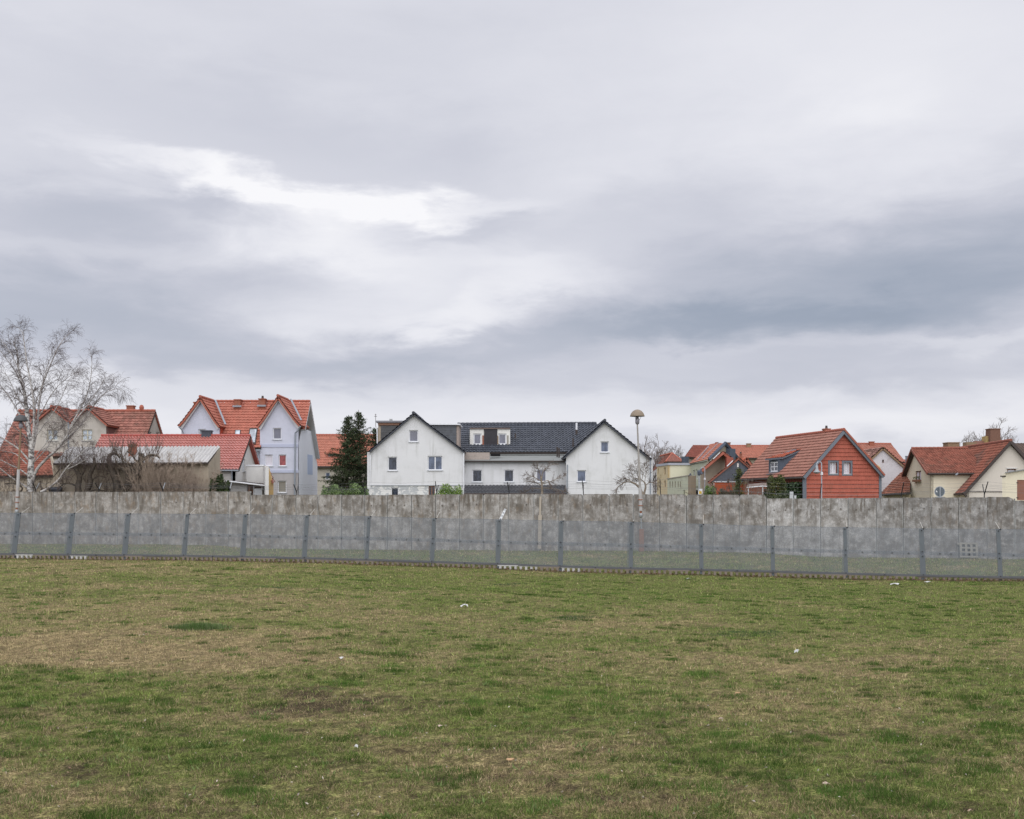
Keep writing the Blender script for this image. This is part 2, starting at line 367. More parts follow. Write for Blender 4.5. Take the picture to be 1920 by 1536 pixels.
for (px, py, rr, n, hh) in [(655, 1284, .16, 240, .10), (200, 1318, .17, 220, .09), (1132, 1304, .22, 260, .08), (520, 1388, .16, 300, .10), (1662, 1392, .15, 260, .11), (455, 1378, .12, 150, .1), (815, 1446, .13, 220, .08), (1352, 1378, .13, 200, .08), (985, 1402, .1, 150, .07), (1895, 1322, .12, 150, .08), (1640, 1500, .2, 300, .09), (60, 1500, .16, 200, .09), (1005, 1245, .2, 160, .06), (1180, 1108, .3, 100, .08), (1895, 1298, .2, 160, .08), (470, 1490, .14, 220, .08)]:
    p = gp(px, py); tuft(p.x, p.y, rr, n, hh, DEEP*1.25, 1.6)
X, Y, H, Wd, C = map(np.concatenate, (X, Y, H, Wd, C))
link('grass_tufts', blades('grass_tufts', X, Y, H, Wd, C, .9, 9, m_blade), kind='stuff', label='dark green tufts scattered through the turf')
# flat broad-leaved weeds close to the viewer
X, Y, H, Wd, C = [], [], [], [], []
for k in range(260):
    D_ = float(np.exp(gt.uniform(np.log(6.6), np.log(20)))); x_ = gt.uniform(-.5, .5)*D_; m_ = 10; a = gt.random(m_)*6.283; q = .02+.03*gt.random(m_)
    X.append(x_+np.cos(a)*q); Y.append(D_+np.sin(a)*q); H.append(.03+.03*gt.random(m_)); Wd.append(np.full(m_, .022)); C.append(np.array([[.20, .27, .10]])*(.7+.7*gt.random((m_, 1))))
X, Y, H, Wd, C = map(np.concatenate, (X, Y, H, Wd, C))
link('broad_leaved_weeds', blades('broad_leaved_weeds', X, Y, H, Wd, C, 1.45, 19, m_blade), kind='stuff', label='small broad-leaved weeds lying in the near turf')
X, Y, H, Wd, C = [], [], [], [], []
for k in range(30):
    aa = gt.random()*6.283; qq = gt.random()**.6; p = gp(373+50*qq*math.cos(aa), 1178+6*qq*math.sin(aa)); tuft(p.x, p.y, .17, 80, .18-.08*qq, (np.array([.13, .215, .065]) if gt.random() < .6 else np.array([.26, .32, .16]))*(.5+.8*gt.random()), 1.7)
X, Y, H, Wd, C = map(np.concatenate, (X, Y, H, Wd, C))
link('tall_grass_clump', blades('tall_grass_clump', X, Y, H, Wd*1.3, C, .55, 10, m_blade), label='oval patch of taller bluish green grass in the dry left half of the meadow', cat='grass clump')
X, Y, H, Wd, C = [], [], [], [], []
for (a0, a1, b0, b1, q) in ((1325, 1450, 1183, 1194, 20), (1045, 1110, 1156, 1164, 12), (400, 560, 1098, 1106, 8), (930, 985, 1094, 1098, 6)):
    for k in range(q):
        p = gp(a0+(a1-a0)*gt.random(), b0+(b1-b0)*gt.random()); tuft(p.x, p.y, .2, 90, .06, np.array([.085, .135, .065]), 1.6)
X, Y, H, Wd, C = map(np.concatenate, (X, Y, H, Wd, C))
link('grass_patches', blades('grass_patches', X, Y, H, Wd*1.2, C, 1.0, 12, m_blade), kind='stuff', label='low greyer green patches of grass in the middle of the meadow')
# ---------------------------------------------------------------- the concrete border wall
t = NT('wall_concrete'); v = t.tc(); oi = t.n('ShaderNodeObjectInfo')
ofs = t.n('ShaderNodeVectorMath', operation='ADD'); t.set(ofs, 0, v)
rc = t.n('ShaderNodeCombineXYZ'); 
for i in range(3): t.set(rc, i, t.math('MULTIPLY', oi.outputs['Random'], 37.0+13*i))
t.set(ofs, 1, rc.outputs[0]); vr = ofs.outputs[0]
sp = t.n('ShaderNodeSeparateXYZ'); t.set(sp, 0, v); spg = t.n('ShaderNodeSeparateXYZ'); t.set(spg, 0, t.tc('Generated'))
base = oi.outputs['Color']
c = t.mix(t.ramp(t.noise(vr, 1.5, 6, .68), .30, .72), t.mix(1.0, base, (.52, .49, .46), 'MULTIPLY'), t.mix(1.0, base, (1.42, 1.42, 1.45), 'MULTIPLY'))
c = t.mix(t.math('MULTIPLY', t.ramp(t.noise(vr, 3.0, 7, .74), .52, .66), .62), c, (.56, .54, .52))                      # lime bloom
stn = t.noise(t.map(vr, (3.2, 3.2, .55)), 1.4, 6, .66)
topm = t.ramp(spg.outputs[2], .55, 1.0)
c = t.mix(t.math('MULTIPLY', t.ramp(stn, .46, .66), t.math('MULTIPLY_ADD', topm, .55, .42)), c, (.115, .098, .080))       # run-off streaks
c = t.mix(t.math('MULTIPLY', t.ramp(t.noise(t.map(vr, (3, 3, 1.3), (9, 2, 4)), 1.2, 4, .6), .52, .70), t.math('MULTIPLY', oi.outputs['Alpha'], .42)), c, (.31, .215, .130))  # brown streaks
c = t.mix(t.math('MULTIPLY', t.ramp(spg.outputs[2], .975, 1.0), .35), c, (.10, .10, .09))
edge = t.math('ABSOLUTE', t.math('SUBTRACT', spg.outputs[0], .5))
em = t.math('MULTIPLY', t.ramp(edge, .455, .485), t.ramp(t.noise(t.map(vr, (1, 1, .7)), 2.2, 4, .6), .38, .62))
c = t.mix(t.math('MULTIPLY', em, .6), c, (.47, .48, .48))                                                             # mortar smeared along the joints
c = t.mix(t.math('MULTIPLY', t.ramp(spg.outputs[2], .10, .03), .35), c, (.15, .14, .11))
c = t.mix(t.math('MULTIPLY', t.ramp(t.noise(vr, 22, 4, .75), .42, .64), .5), c, (.17, .15, .13))
t.bump(t.math('ADD', t.noise(vr, 26, 5, .7), t.math('MULTIPLY', t.noise(vr, 4, 4), 2.0)), .5, .02)
m_wall = t.fin(c, .92, .2)
m_dark = M('black_steel', (.03, .03, .032), .6, bump=0)
m_hole = M('hole_dark', (.15, .135, .12), .9, bump=0)
m_mort = M('joint_mortar', (.26, .26, .26), .9, .3, 6, dirt=.6)
m_tar = M('joint_tar', (.07, .065, .06), .9, .3, 6)
joints = [-225, -184, -143, -101, -60, -19, 22, 62.5, 101.5, 141.7, 181, 221, 260.5, 302, 345, 387, 429, 471, 511, 556, 597, 641, 684, 727, 772, 817, 862, 907, 954, 1001, 1047, 1093, 1142, 1188, 1237, 1287, 1337, 1387, 1437, 1487, 1538.5, 1590, 1643, 1693, 1745, 1797, 1850, 1902, 1956, 2010, 2065, 2121]
tx_ = [-300, 0, 200, 470.9, 471.1, 700, 900, 1140, 1300, 1436.9, 1437.1, 1600, 1800, 1901, 1903, 2200]
ty_ = [922, 922, 922.4, 921.6, 927.4, 928.2, 926.8, 926.4, 927.2, 927.6, 935, 934, 932.6, 931.8, 939, 938.5]
dv = P(1200, 0, Dwall(1200))-P(700, 0, Dwall(700)); wall_ang = math.atan2(dv.y, dv.x)
wall = empty('border_wall', (0, Dwall(960), float(ground_z(0, Dwall(960)))), wall_ang, label='long weathered concrete border wall of tall upright panels behind the mesh fence', cat='wall')
wall_inv = (Matrix.Translation(wall.location) @ Matrix.Rotation(wall_ang, 4, 'Z')).inverted()
def wl(p): return wall_inv @ Vector(p)
rw = random.Random(3)
for i in range(len(joints)-1):
    a, c_ = joints[i], joints[i+1]; mid = (a+c_)/2
    pa = wl(P(a, 0, Dwall(a))); pb = wl(P(c_, 0, Dwall(c_)))
    Dm = Dwall(mid); topz = wl(P(mid, float(np.interp(mid, tx_, ty_)), Dm)).z+rw.uniform(-.012, .012)
    botz = wl(P(mid, float(np.interp(mid, _wx, _wy)), Dm)).z-.35
    w_ = pb.x-pa.x-.034; hgt = topz-botz; th = .17; off = rw.uniform(-.02, .02)
    n = 8; mb = MB(); fr = []
    prof = [(-w_/2, 0.0), (w_/2, 0.0)]
    rL = .10 if i and rw.random() < .3 else .02; rR = .10 if rw.random() < .3 else .02
    if abs(c_-1437) < 1: rR = .22
    if abs(c_-1902) < 1: rR = .34
    tops = [(w_/2, hgt-rR), (w_/2-.3*rR, hgt-.3*rR), (w_/2-rR, hgt)]
    for k in range(1, n): tops.append((w_/2-rR-(w_-rR-rL)*k/n, hgt+rw.uniform(-.012, .008)))
    tops += [(-w_/2+rL, hgt), (-w_/2+.3*rL, hgt-.3*rL), (-w_/2, hgt-rL)]
    poly = [(q[0], -th/2, q[1]) for q in prof+tops]
    mb.prism(poly, (0, th, 0))
    o = mb.obj('concrete_panel', m_wall, wall); o.location = ((pa.x+pb.x)/2, (pa.y+pb.y)/2+off, botz)
    br = np.interp(mid, [0, 300, 700, 1100, 1430, 1440, 1650, 1700, 1900], [.30, .325, .35, .32, .31, .40, .35, .30, .28])*rw.uniform(.90, 1.09)
    if 930 < mid < 1015 or 1460 < mid < 1570 or 820 < mid < 870: br *= 1.14
    warm = np.interp(mid, [0, 400, 800, 1300, 1437, 1500], [1, .8, .5, .45, .25, .18])+rw.uniform(-.1, .1)
    o.color = (br*(1+.04*warm), br*(1-.025*warm), br*(1-.11*warm), float(np.interp(mid, [0, 500, 1300, 1437, 1900], [1, .75, .65, .25, .45])))
    # joint between this panel and the next
    jb = MB().box(-.03, .03, -.05, .05, .3, hgt-.1); dark = (i in (16, 18, 22, 25, 33, 34, 37)) or rw.random() < .35
    jo = jb.obj('joint', m_tar if dark else m_mort, wall); jo.location = (pb.x, pb.y, botz)
hm = MB().lathe((0, 0, 0), [(0, -.004), (.035, -.004), (.05, .0), (.055, .002)], 10).mesh('lifting_hole', m_hole)
for i in range(len(joints)-1):
    a, c_ = joints[i], joints[i+1]
    if a < 290 or i in (18, 21, 27): continue
    for fr in (.3, .72):
        px = a+(c_-a)*(fr+rw.uniform(-.03, .03)); D_ = Dwall(px); q = wl(P(px, 0, D_)); top = wl(P(px, float(np.interp(px, tx_, ty_)), D_)).z
        o = link('lifting_hole', hm, wall); o.location = (q.x, q.y-.114, top-.68+rw.uniform(-.03, .03)); o.rotation_euler = (R(90), 0, 0)
        s = rw.uniform(.5, 1.1); o.scale = (s, s, 1)
# barbed wire holders on the wall crown
m_gal = M('galvanised', (.34, .36, .38), .5, .2, 8, metal=.3, dirt=.3, dirtcol=(.2, .15, .1))
m_wire = M('wire', (.20, .20, .21), .5, bump=0, metal=.3)
bk = [(-100, 17, 17, ''), (64.5, 17, 17, 'right beside the birch trunk'), (184, 17, 17, 'before the dark gnarled tree'), (304, 17, 17, 'before the tan brushwood shrubs'), (430, 10, 17, 'before the white lean-to'),
 (556, 19, 19, 'at the pale blue house corner'), (684, 24, 12, 'before the evergreen shrub left of the white house'), (817, 24, 17, 'before the bright yellow-green bush'), (955, 22, 18, 'below the middle window of the white house'), (1094, 24, 20, 'below the lower window of the right white gable'),
 (1239, 26, 18, 'before the ochre side of the flat-roofed building'), (1387, 26, 0, 'before the young pine and dark slate gable'), (1538, 25, 0, 'before the red tile-hung gable beside the swan-neck lamp'), (1690, 26, 0, 'before the low brown-red roof'), (1846, 26, 22, 'before the cream shingled gable'), (1990, 25, 25, '')]
tips_f, tips_b = [], []
for (px, hf, hb, where) in bk:
    D_ = Dwall(px); top = float(np.interp(px, tx_, ty_)); q = P(px, top, D_)
    if where: o = empty('wire_holder', q, wall_ang, label='dark wire holder on the wall crown '+where, cat='wire holder', group='dark barbed wire holders along the wall crown')
    s = 1/29.0; lean = rw.uniform(-.08, .08)
    if where: MB().bar((0, .12, -1.1), (lean*.4, .12, .17), .05, .05).obj('stem', m_dark, o)
    if hf and where: MB().bar((lean*.4, .12, .15), (lean, -.38*hf/20, hf*s), .045, .045).obj('arm', m_dark, o)
    if hb and where: MB().bar((lean*.4, .12, .15), (lean, .50*hb/18, hb*s), .04, .04).obj('arm', m_gal if px < 500 else m_dark, o)
    tips_f.append([q+Vector((0, .12-.5*k*hf/20, .15+(hf*s-.15)*k)) for k in (.35, .68, 1)] if hf else None)
    tips_b.append([q+Vector((0, .12+.38*k, .15+(max(hb, 8)*s-.15)*k)) for k in (.35, .68, 1)])
for nm, L in (('barbed_wire', tips_f), ('barbed_wire', tips_b)):
    for k in range(3):
        mb = MB(); pts = [q[k] for q in L if q]
        for i in range(len(pts)-1):
            mm = (pts[i]+pts[i+1])/2-Vector((0, 0, .05+.03*k)); mb.tube([pts[i], pts[i].lerp(mm, .5)-Vector((0, 0, .012)), mm, pts[i+1].lerp(mm, .5)-Vector((0, 0, .012)), pts[i+1]], .0045, 3, False)
        hw = ('lower', 'middle', 'upper')[k]; side = 'meadow' if L is tips_f else 'village'
        tag(mb.obj(nm, m_wire, fix=False), f'{hw} strand of barbed wire on the {side} side of the wall crown', 'barbed wire', 'strands of barbed wire above the wall')
# things against the wall
m_plank = M('bleached_wood', (.42, .37, .31), .85, .2, 5, streak=.5)
D_ = Dwall(1012)
o = MB().bar(P(1011.5, 1029, D_-.35), P(1012.6, 966, D_-.17), .22, .03, (0, 1, 0)).bar(P(1012.6, 966, D_-.16), P(1013.4, 931, D_-.12), .12, .03, (0, 1, 0)).obj('leaning_board', m_plank)
tag(o, 'pale narrow wooden board leaning upright against the concrete wall', 'board')
m_paver = M('paver_concrete', (.30, .285, .25), .9, .15, 5, dirt=.4)
D_ = Dwall(1815)-.35; q = P(1817, 1046, D_); n = MB(); wdt, hgt = 1.02, .90
for k in range(4):
    u = -wdt/2+.07+(wdt-.14)*k/3; n.box(u-.065, u+.065, -.05, .05, 0, hgt); 
for k in range(4):
    zz = .04+(hgt-.12)*k/3
    for j in range(3):
        u0 = -wdt/2+.07+(wdt-.14)*j/3+.065; u1 = -wdt/2+.07+(wdt-.14)*(j+1)/3-.065; n.box(u0, u1, -.045, .045, zz-.03, zz+.07)
n.box(-wdt/2-.12, -wdt/2+.01, -.04, .04, hgt-.13, hgt-.02)
o = n.obj('grid_paver', m_paver); o.location = q; o.rotation_euler = (R(-12), 0, wall_ang-R(3))
tag(o, 'square concrete grid paver with nine holes propped against the wall foot', 'paver')
# ---------------------------------------------------------------- mesh fence
t = NT('expanded_metal'); v = t.pos()
c = t.mix(t.noise(v, .6, 4, .6), (.14, .162, .190), (.235, .252, .275)); df = t.n('ShaderNodeBsdfDiffuse'); t.set(df, 0, c)
trn = t.n('ShaderNodeBsdfTransparent'); mx = t.n('ShaderNodeMixShader')
al = t.math('ADD', t.math('MULTIPLY_ADD', t.noise(v, 1.6, 5, .7), .30, .32), t.math('MULTIPLY_ADD', t.noise(t.map(v, (16, 16, 30)), 1.0, 2, .6), .40, -.20))
t.set(mx, 0, al); t.t.links.new(trn.outputs[0], mx.inputs[1]); t.t.links.new(df.outputs[0], mx.inputs[2]); t.t.links.new(mx.outputs[0], t.o.inputs[0]); m_mesh = t.m
m_post = M('post_steel', (.115, .130, .142), .6, .2, 5, metal=.2, dirt=.2)
m_rail = M('rail_steel', (.12, .125, .135), .7, .25, 4, dirt=.4)
m_slab = M('slab_concrete', (.25, .21, .175), .95, .3, 4, dirt=.7, dirtcol=(.09, .07, .05))
m_slabw = M('slab_limewash', (.54, .53, .51), .9, .15, 6, dirt=.5)
fpx = [-198, -85, 28, 130, 235, 346, 456, 572, 688, 811, 934, 1051, 1183, 1315, 1449, 1586, 1730, 1875, 2030, 2190]
f_top = ([-300, 28, 456, 572, 688, 811, 934, 1051, 1183, 1315, 1449, 1586, 1730, 1875, 2250], [961, 962, 964.5, 966, 968.5, 972, 974, 976.7, 978.8, 983, 986.5, 989, 991.5, 992.6, 998])
f_bot = ([-300, 28, 130, 346, 456, 572, 688, 811, 934, 1051, 1183, 1315, 1449, 1586, 1730, 1875, 2250], [1037, 1040.5, 1041.5, 1043.5, 1045.5, 1048, 1051, 1055, 1059, 1063.5, 1067, 1069.5, 1073, 1077, 1080.5, 1083.5, 1090])
f_mid = ([-300, 28, 346, 456, 572, 688, 811, 934, 1051, 1183, 1315, 1449, 1586, 1730, 1875, 2250], [1000, 1000.5, 1003, 1005, 1008, 1010, 1013, 1017, 1020, 1023, 1027, 1031, 1034.5, 1037.5, 1041, 1047])
dv = P(1200, 0, Dfen(1200))-P(700, 0, Dfen(700)); fen_ang = math.atan2(dv.y, dv.x)
fence = empty('mesh_fence', (0, Dfen(960), float(ground_z(0, Dfen(960)))), fen_ang, label='see-through grey expanded metal fence on steel posts in front of the concrete wall', cat='fence')
fen_inv = (Matrix.Translation(fence.location) @ Matrix.Rotation(fen_ang, 4, 'Z')).inverted()
LEAN = .17     # the fence leans a little towards the wall
def fl(px, py, extra=0.0):
    D_ = Dfen(px); q = fen_inv @ P(px, py, D_); zb = (fen_inv @ P(px, float(np.interp(px, *f_bot)), D_)).z
    q.y += (q.z-zb)*LEAN+extra; return q
def I(L, px): return float(np.interp(px, *L))
bolt_m = MB().lathe((0, 0, 0), [(0, .03), (.022, .03), (.026, 0), (.026, -.02)], 8).mesh('bolt', m_dark)
rf = random.Random(8)
def sheet(px0, px1, la, lb, da, db, y_off, name):
    mb = MB(); n = 8; up, dn = [], []
    for k in range(n+1):
        px = px0+(px1-px0)*k/n; wv_ = rf.uniform(-.008, .008)
        up.append(fl(px, I(la, px)+da, y_off+wv_)); dn.append(fl(px, I(lb, px)+db, y_off+wv_))
    for k in range(n): mb.quad(dn[k], dn[k+1], up[k+1], up[k])
    return mb.obj(name, m_mesh, fence, fix=False)
for i in range(len(fpx)-1):
    a, c_ = fpx[i], fpx[i+1]; k = (I(f_bot, a)-I(f_top, a))/83
    ov = rf.choice([2.5, 4, 4, 5, 7]); ov2 = rf.choice([3, 4, 6, 7])
    if i in (2, 3): ov, ov2 = 9, 9
    sheet(a-ov, c_+rf.choice([2.5, 4, 5]), f_top, f_mid, 0, 3.2*k, -.05-.012*(i % 2), 'mesh_sheet')
    sheet(a-ov2, c_+rf.choice([3, 4, 6]), f_mid, f_bot, -3.2*k, 0, -.08-.012*(i % 2), 'mesh_sheet')
    sheet(a, c_, f_top, f_top, 0, .9, -.06, 'top_edge')
    # bottom angle
    mb = MB(); mb.bar(fl(a, I(f_bot, a)-1.6, -.12), fl(c_, I(f_bot, c_)-1.6, -.12), .03, .095)
    mb.obj('bottom_rail', m_rail, fence)
    for j in range(4):
        px = a+(c_-a)*(.2+.2*j)+rf.uniform(-5, 5); q = fl(px, I(f_mid, px)+rf.uniform(-.6, .8), -.10); o = link('bolt', bolt_m, fence); o.location = q; o.rotation_euler = (R(90), 0, 0)
    if i % 2:
        px = a+(c_-a)*.5; o = link('bolt', bolt_m, fence); o.location = fl(px, I(f_bot, px)-1.5, -.14); o.rotation_euler = (R(90), 0, 0)
for i, px in enumerate(fpx):
    p0 = fl(px, I(f_bot, px)+7); p1 = fl(px, I(f_top, px)+.6)
    mb = MB().bar(p0, p1, .13, .10, (0, 1, 0)); mb.obj('fence_post', m_post, fence)
    w_ = rf.choice([.2, .24, .3, .34]) if px > 300 else .36
    qa = fl(px, I(f_top, px)+2, -.075); qb = fl(px, I(f_mid, px)-1.5, -.075); MB().bar(qa, qb, w_*.7, .008, (0, 1, 0)).obj('cover_strip', m_post, fence)
    qa = fl(px, I(f_mid, px)+3.5, -.10); qb = fl(px, I(f_bot, px), -.10); MB().bar(qa, qb, w_*.8, .008, (0, 1, 0)).obj('cover_strip', m_post, fence)
    for yy, e in ((I(f_top, px)+3.5, -.1), (I(f_mid, px)-3, -.1), (I(f_mid, px)+6, -.13), (I(f_bot, px)-3, -.13)):
        o = link('bolt', bolt_m, fence); o.location = fl(px+rf.uniform(-.5, .5), yy, e); o.rotation_euler = (R(90), 0, 0)
    if px == 934: continue
    # cantilever with insulators, pointing up and back to the wall
    sc = .33 if px in (1051, 1183) else (.6 if px in (1315, 1586) else 1)
    ar = MB().bar(p1+Vector((.1, 0, -.02)), p1+Vector((.1, .75*sc, .30*sc+(.25 if px in (1315, 1586) else 0))), .018, .018)
    ar.obj('wire_arm', M('arm_white', (.50, .48, .44), .6, .2, 12) if 'arm_white' not in bpy.data.materials else bpy.data.materials['arm_white'], fence)
    o = link('insulator', bolt_m, fence); o.location = p1+Vector((.1, -.03, .0)); o.scale = (1.5, 1.5, 1.5); o.rotation_euler = (R(90), 0, 0)
m_wht = M('white_enamel', (.62, .64, .66), .5, .04, bump=0)
p1 = fl(934, I(f_top, 934)+1, -.02); hd = MB().bar(p1+Vector((.04, 0, 0)), p1+Vector((.26, .25, .52)), .11, .012, (0, -1, .4)); hd.obj('perforated_bracket', m_wht, fence)
for k in range(4):
    o = link('bracket_hole', bolt_m, fence); o.location = p1+Vector((.04+.22*(.08+.28*k), .25*(.08+.28*k)-.015, .52*(.08+.28*k))); o.rotation_euler = (R(75), 0, 0); o.scale = (1.05, 1.05, .6)
# concrete slabs with square holes, half sunk under the fence
L0 = fen_inv @ P(fpx[0], 1045, Dfen(fpx[0])); L1 = fen_inv @ P(fpx[-1], 1090, Dfen(fpx[-1]))
white = [(36, 56), (124, 162), (944, 1010), (1056, 1098)]
x_ = L0.x; fen_m = fen_inv.inverted(); slab_sets = {}
while x_ < L1.x:
    w_ = 1.0; g0 = fen_m @ Vector((x_+w_/2, -.08, 0)); px = CX+F*g0.x/g0.y; D_ = Dfen(px)
    q = fen_inv @ P(px, I(f_bot, px)+8, D_); top = (fen_inv @ P(px, I(f_bot, px)-.5, D_)).z-q.z
    iw = any(a < px < b_ for a, b_ in white)
    mb = MB(); n = 4
    for k in range(n):
        u = -w_/2+.125+.25*k; j = rf.uniform(-.015, .015); mb.box(u-.055+j, u+.055+j, -.05, .05, -.35, top-.05)
    mb.box(-w_/2+.005, w_/2-.005, -.055, .055, top-.05, top-.0)
    mb.box(-w_/2+.005, w_/2-.005, -.055, .055, -.42, -.34)
    o = mb.obj('ground_slab', m_slabw if iw else m_slab, fence); o.location = (x_+w_/2, -.06+rf.uniform(-.02, .02), q.z+rf.uniform(-.02, .02))
    if iw: o['label'] = 'limewashed white ground slab'
    x_ += w_+.02
# ---------------------------------------------------------------- house kit (all coordinates in world metres)
def g2(px, D): return Vector(((px-CX)/F*D, D))
def tiles(pts, tw, tl, amp, step, base, var, seed=1, lift=.0, kind='pan', patch=0.0, patchcol=(.12, .08, .06)):
    """real tile courses over the convex polygon pts (first edge = eave), returned as a bmesh"""
    A, B = Vector(pts[0]), Vector(pts[1]); u = (B-A).normalized()
    nrm = None
    for q in pts[2:]:
        c = u.cross(Vector(q)-A)
        if c.length > 1e-3: nrm = c.normalized(); break
    if abs(nrm.z) > .05 and nrm.z < 0: nrm = -nrm
    if abs(nrm.z) <= .05 and nrm.y > 0: nrm = -nrm
    v = nrm.cross(u)
    if v.z < 0: v = -v
    uv = [((Vector(q)-A).dot(u), (Vector(q)-A).dot(v)) for q in pts]
    u0, u1 = min(q[0] for q in uv), max(q[0] for q in uv); v0, v1 = min(q[1] for q in uv), max(q[1] for q in uv)
    nu = max(1, int(round((u1-u0)/tw))); nv = max(1, int(round((v1-v0)/tl))); tw = (u1-u0)/nu; tl = (v1-v0)/nv
    seg = 4 if kind == 'pan' else 2
    g = np.random.default_rng(seed)
    tc_ = g.random((nv, nu)); wob = (g.random((nv, nu))-.5)*.012
    k = np.arange(nu*seg+1); tcol = np.minimum(k//seg, nu-1); ph = (k % seg)/seg
    uu = u0+k/seg*tw
    prof = amp*(np.sin(ph*2*np.pi)*.6+np.cos(ph*2*np.pi)*.4) if kind == 'pan' else np.where(ph == 0, -amp, 0.0)
    V, Fc, C = [], [], []
    base = np.array(base)
    for j in range(nv):
        h = prof+wob[j, tcol]; vb, vt = v0+j*tl, v0+(j+1)*tl+tl*.06
        rows = [(vb, h*.5-.01), (vb, h+step), (vt, h)]
        n0 = sum(len(q) for q in V)
        for (vv, hh) in rows:
            hh = hh*np.ones_like(uu)+lift
            V.append(np.array(A)[None]+np.outer(uu, np.array(u))+vv*np.array(v)[None]+np.outer(hh, np.array(nrm)))
            cc = base[None]*(1-var/2+var*tc_[j, tcol])[:, None]
            if patch:
                w_ = np.clip((fbm(uu*.55+seed*3, np.full_like(uu, vv*.55+seed))-.5)*5, 0, 1)*patch
                cc = cc*(1-w_[:, None])+np.array(patchcol)[None]*w_[:, None]*(.7+.6*tc_[j, tcol])[:, None]
            C.append(cc)
        m_ = len(uu); q = n0+np.arange(m_-1)
        Fc.append(np.stack([q, q+1, q+m_+1, q+m_], 1)); Fc.append(np.stack([q+m_, q+m_+1, q+2*m_+1, q+2*m_], 1))
    return np.concatenate(V), np.concatenate(Fc), np.concatenate(C), (A, u, v, nrm, uv)
def clip_me(me, frame, inv):
    A, u, v, nrm, uv = frame; b = bmesh.new(); b.from_mesh(me)
    n = len(uv); ar = sum(uv[i][0]*uv[(i+1) % n][1]-uv[(i+1) % n][0]*uv[i][1] for i in range(n))
    for i in range(n):
        p, q = uv[i], uv[(i+1) % n]; ex, ey = q[0]-p[0], q[1]-p[1]; L = math.hypot(ex, ey)
        if L < 1e-4: continue
        ox, oy = (ey/L, -ex/L) if ar > 0 else (-ey/L, ex/L)      # outward
        pc = A+u*p[0]+v*p[1]; no = (u*ox+v*oy)
        bmesh.ops.bisect_plane(b, geom=b.verts[:]+b.edges[:]+b.faces[:], plane_co=inv @ pc, plane_no=inv.to_3x3() @ no, clear_outer=True, dist=1e-4)
    b.to_mesh(me); b.free()
def mtile(name, rough=.75, spec=.3, moss=.0, mcol=(.10, .10, .06)):
    t = NT(name); ca = t.n('ShaderNodeVertexColor', layer_name='col').outputs[0]; v = t.pos()
    c = t.mix(t.noise(v, 1.1, 5, .65), t.mix(1.0, ca, (.80, .80, .80), 'MULTIPLY'), t.mix(1.0, ca, (1.18, 1.16, 1.14), 'MULTIPLY'))
    if moss: c = t.mix(t.math('MULTIPLY', t.ramp(t.noise(v, 1.8, 6, .7), .5, .72), moss), c, mcol)
    return t.fin(c, rough, spec)
mt_clay = mtile('clay_tiles', .8, .25, .25); mt_old = mtile('old_clay_tiles', .9, .15, .6, (.13, .10, .075)); mt_glaze = mtile('glazed_tiles', .32, .8, .0); mt_slate = mtile('slate_tiles', .45, .6, .2, (.10, .11, .10))
RED = (.42, .155, .112); BRICKRED = (.30, .138, .110); GLZ = (.46, .19, .165); OLD = (.27, .105, .075); SLATE = (.058, .066, .082); BLACK = (.075, .084, .105)
m_fascia = M('dark_fascia', (.075, .06, .055), .8, bump=0); m_zinc = M('zinc', (.30, .33, .37), .55, .15, 4, metal=.2); m_whitewood = M('white_wood', (.66, .66, .67), .7, .06, bump=0)
m_brick = M('chimney_brick', (.33, .12, .075), .9, .35, 7, dirt=.5); m_mix = M('old_brick', (.27, .19, .12), .95, .4, 5, dirt=.6, dirtcol=(.14, .07, .05))
m_pvc = M('window_frame', (.80, .81, .84), .45, .03, bump=0); m_sill = M('window_sill', (.52, .54, .57), .6, .1, bump=0); m_brownf = M('brown_frame', (.22, .12, .08), .7, bump=0)
def mglass(name, col, rough=.06, mixv=.4, sc=1.4):
    t = NT(name); v = t.tc(); oi = t.n('ShaderNodeObjectInfo'); a = t.n('ShaderNodeVectorMath', operation='ADD'); rc = t.n('ShaderNodeCombineXYZ')
    for i in range(3): t.set(rc, i, t.math('MULTIPLY', oi.outputs['Random'], 31.0+9*i))
    t.set(a, 0, v); t.set(a, 1, rc.outputs[0])
    c = t.mix(t.ramp(t.noise(t.map(a.outputs[0], (1, 1, .6)), sc, 5, .65), .38, .64), dim(col, 1-mixv), dim(col, 1+mixv)); return t.fin(c, rough, .9)
g_blue = mglass('glass_blue', (.105, .13, .19)); g_grey = mglass('glass_grey', (.17, .175, .22), .1, .15); g_dark = mglass('glass_dark', (.035, .042, .06), .05, .6, 4)
g_curt = mglass('curtain_white', (.62, .60, .66), .5, .1); g_red = mglass('curtain_red', (.30, .055, .06), .5, .3, 5); g_shut = M('roller_shutter', (.27, .25, .21), .7, .1); g_light = mglass('glass_pale', (.42, .47, .52), .1, .35)
m_black = M('dark_opening', (.012, .012, .013), .9, bump=0)
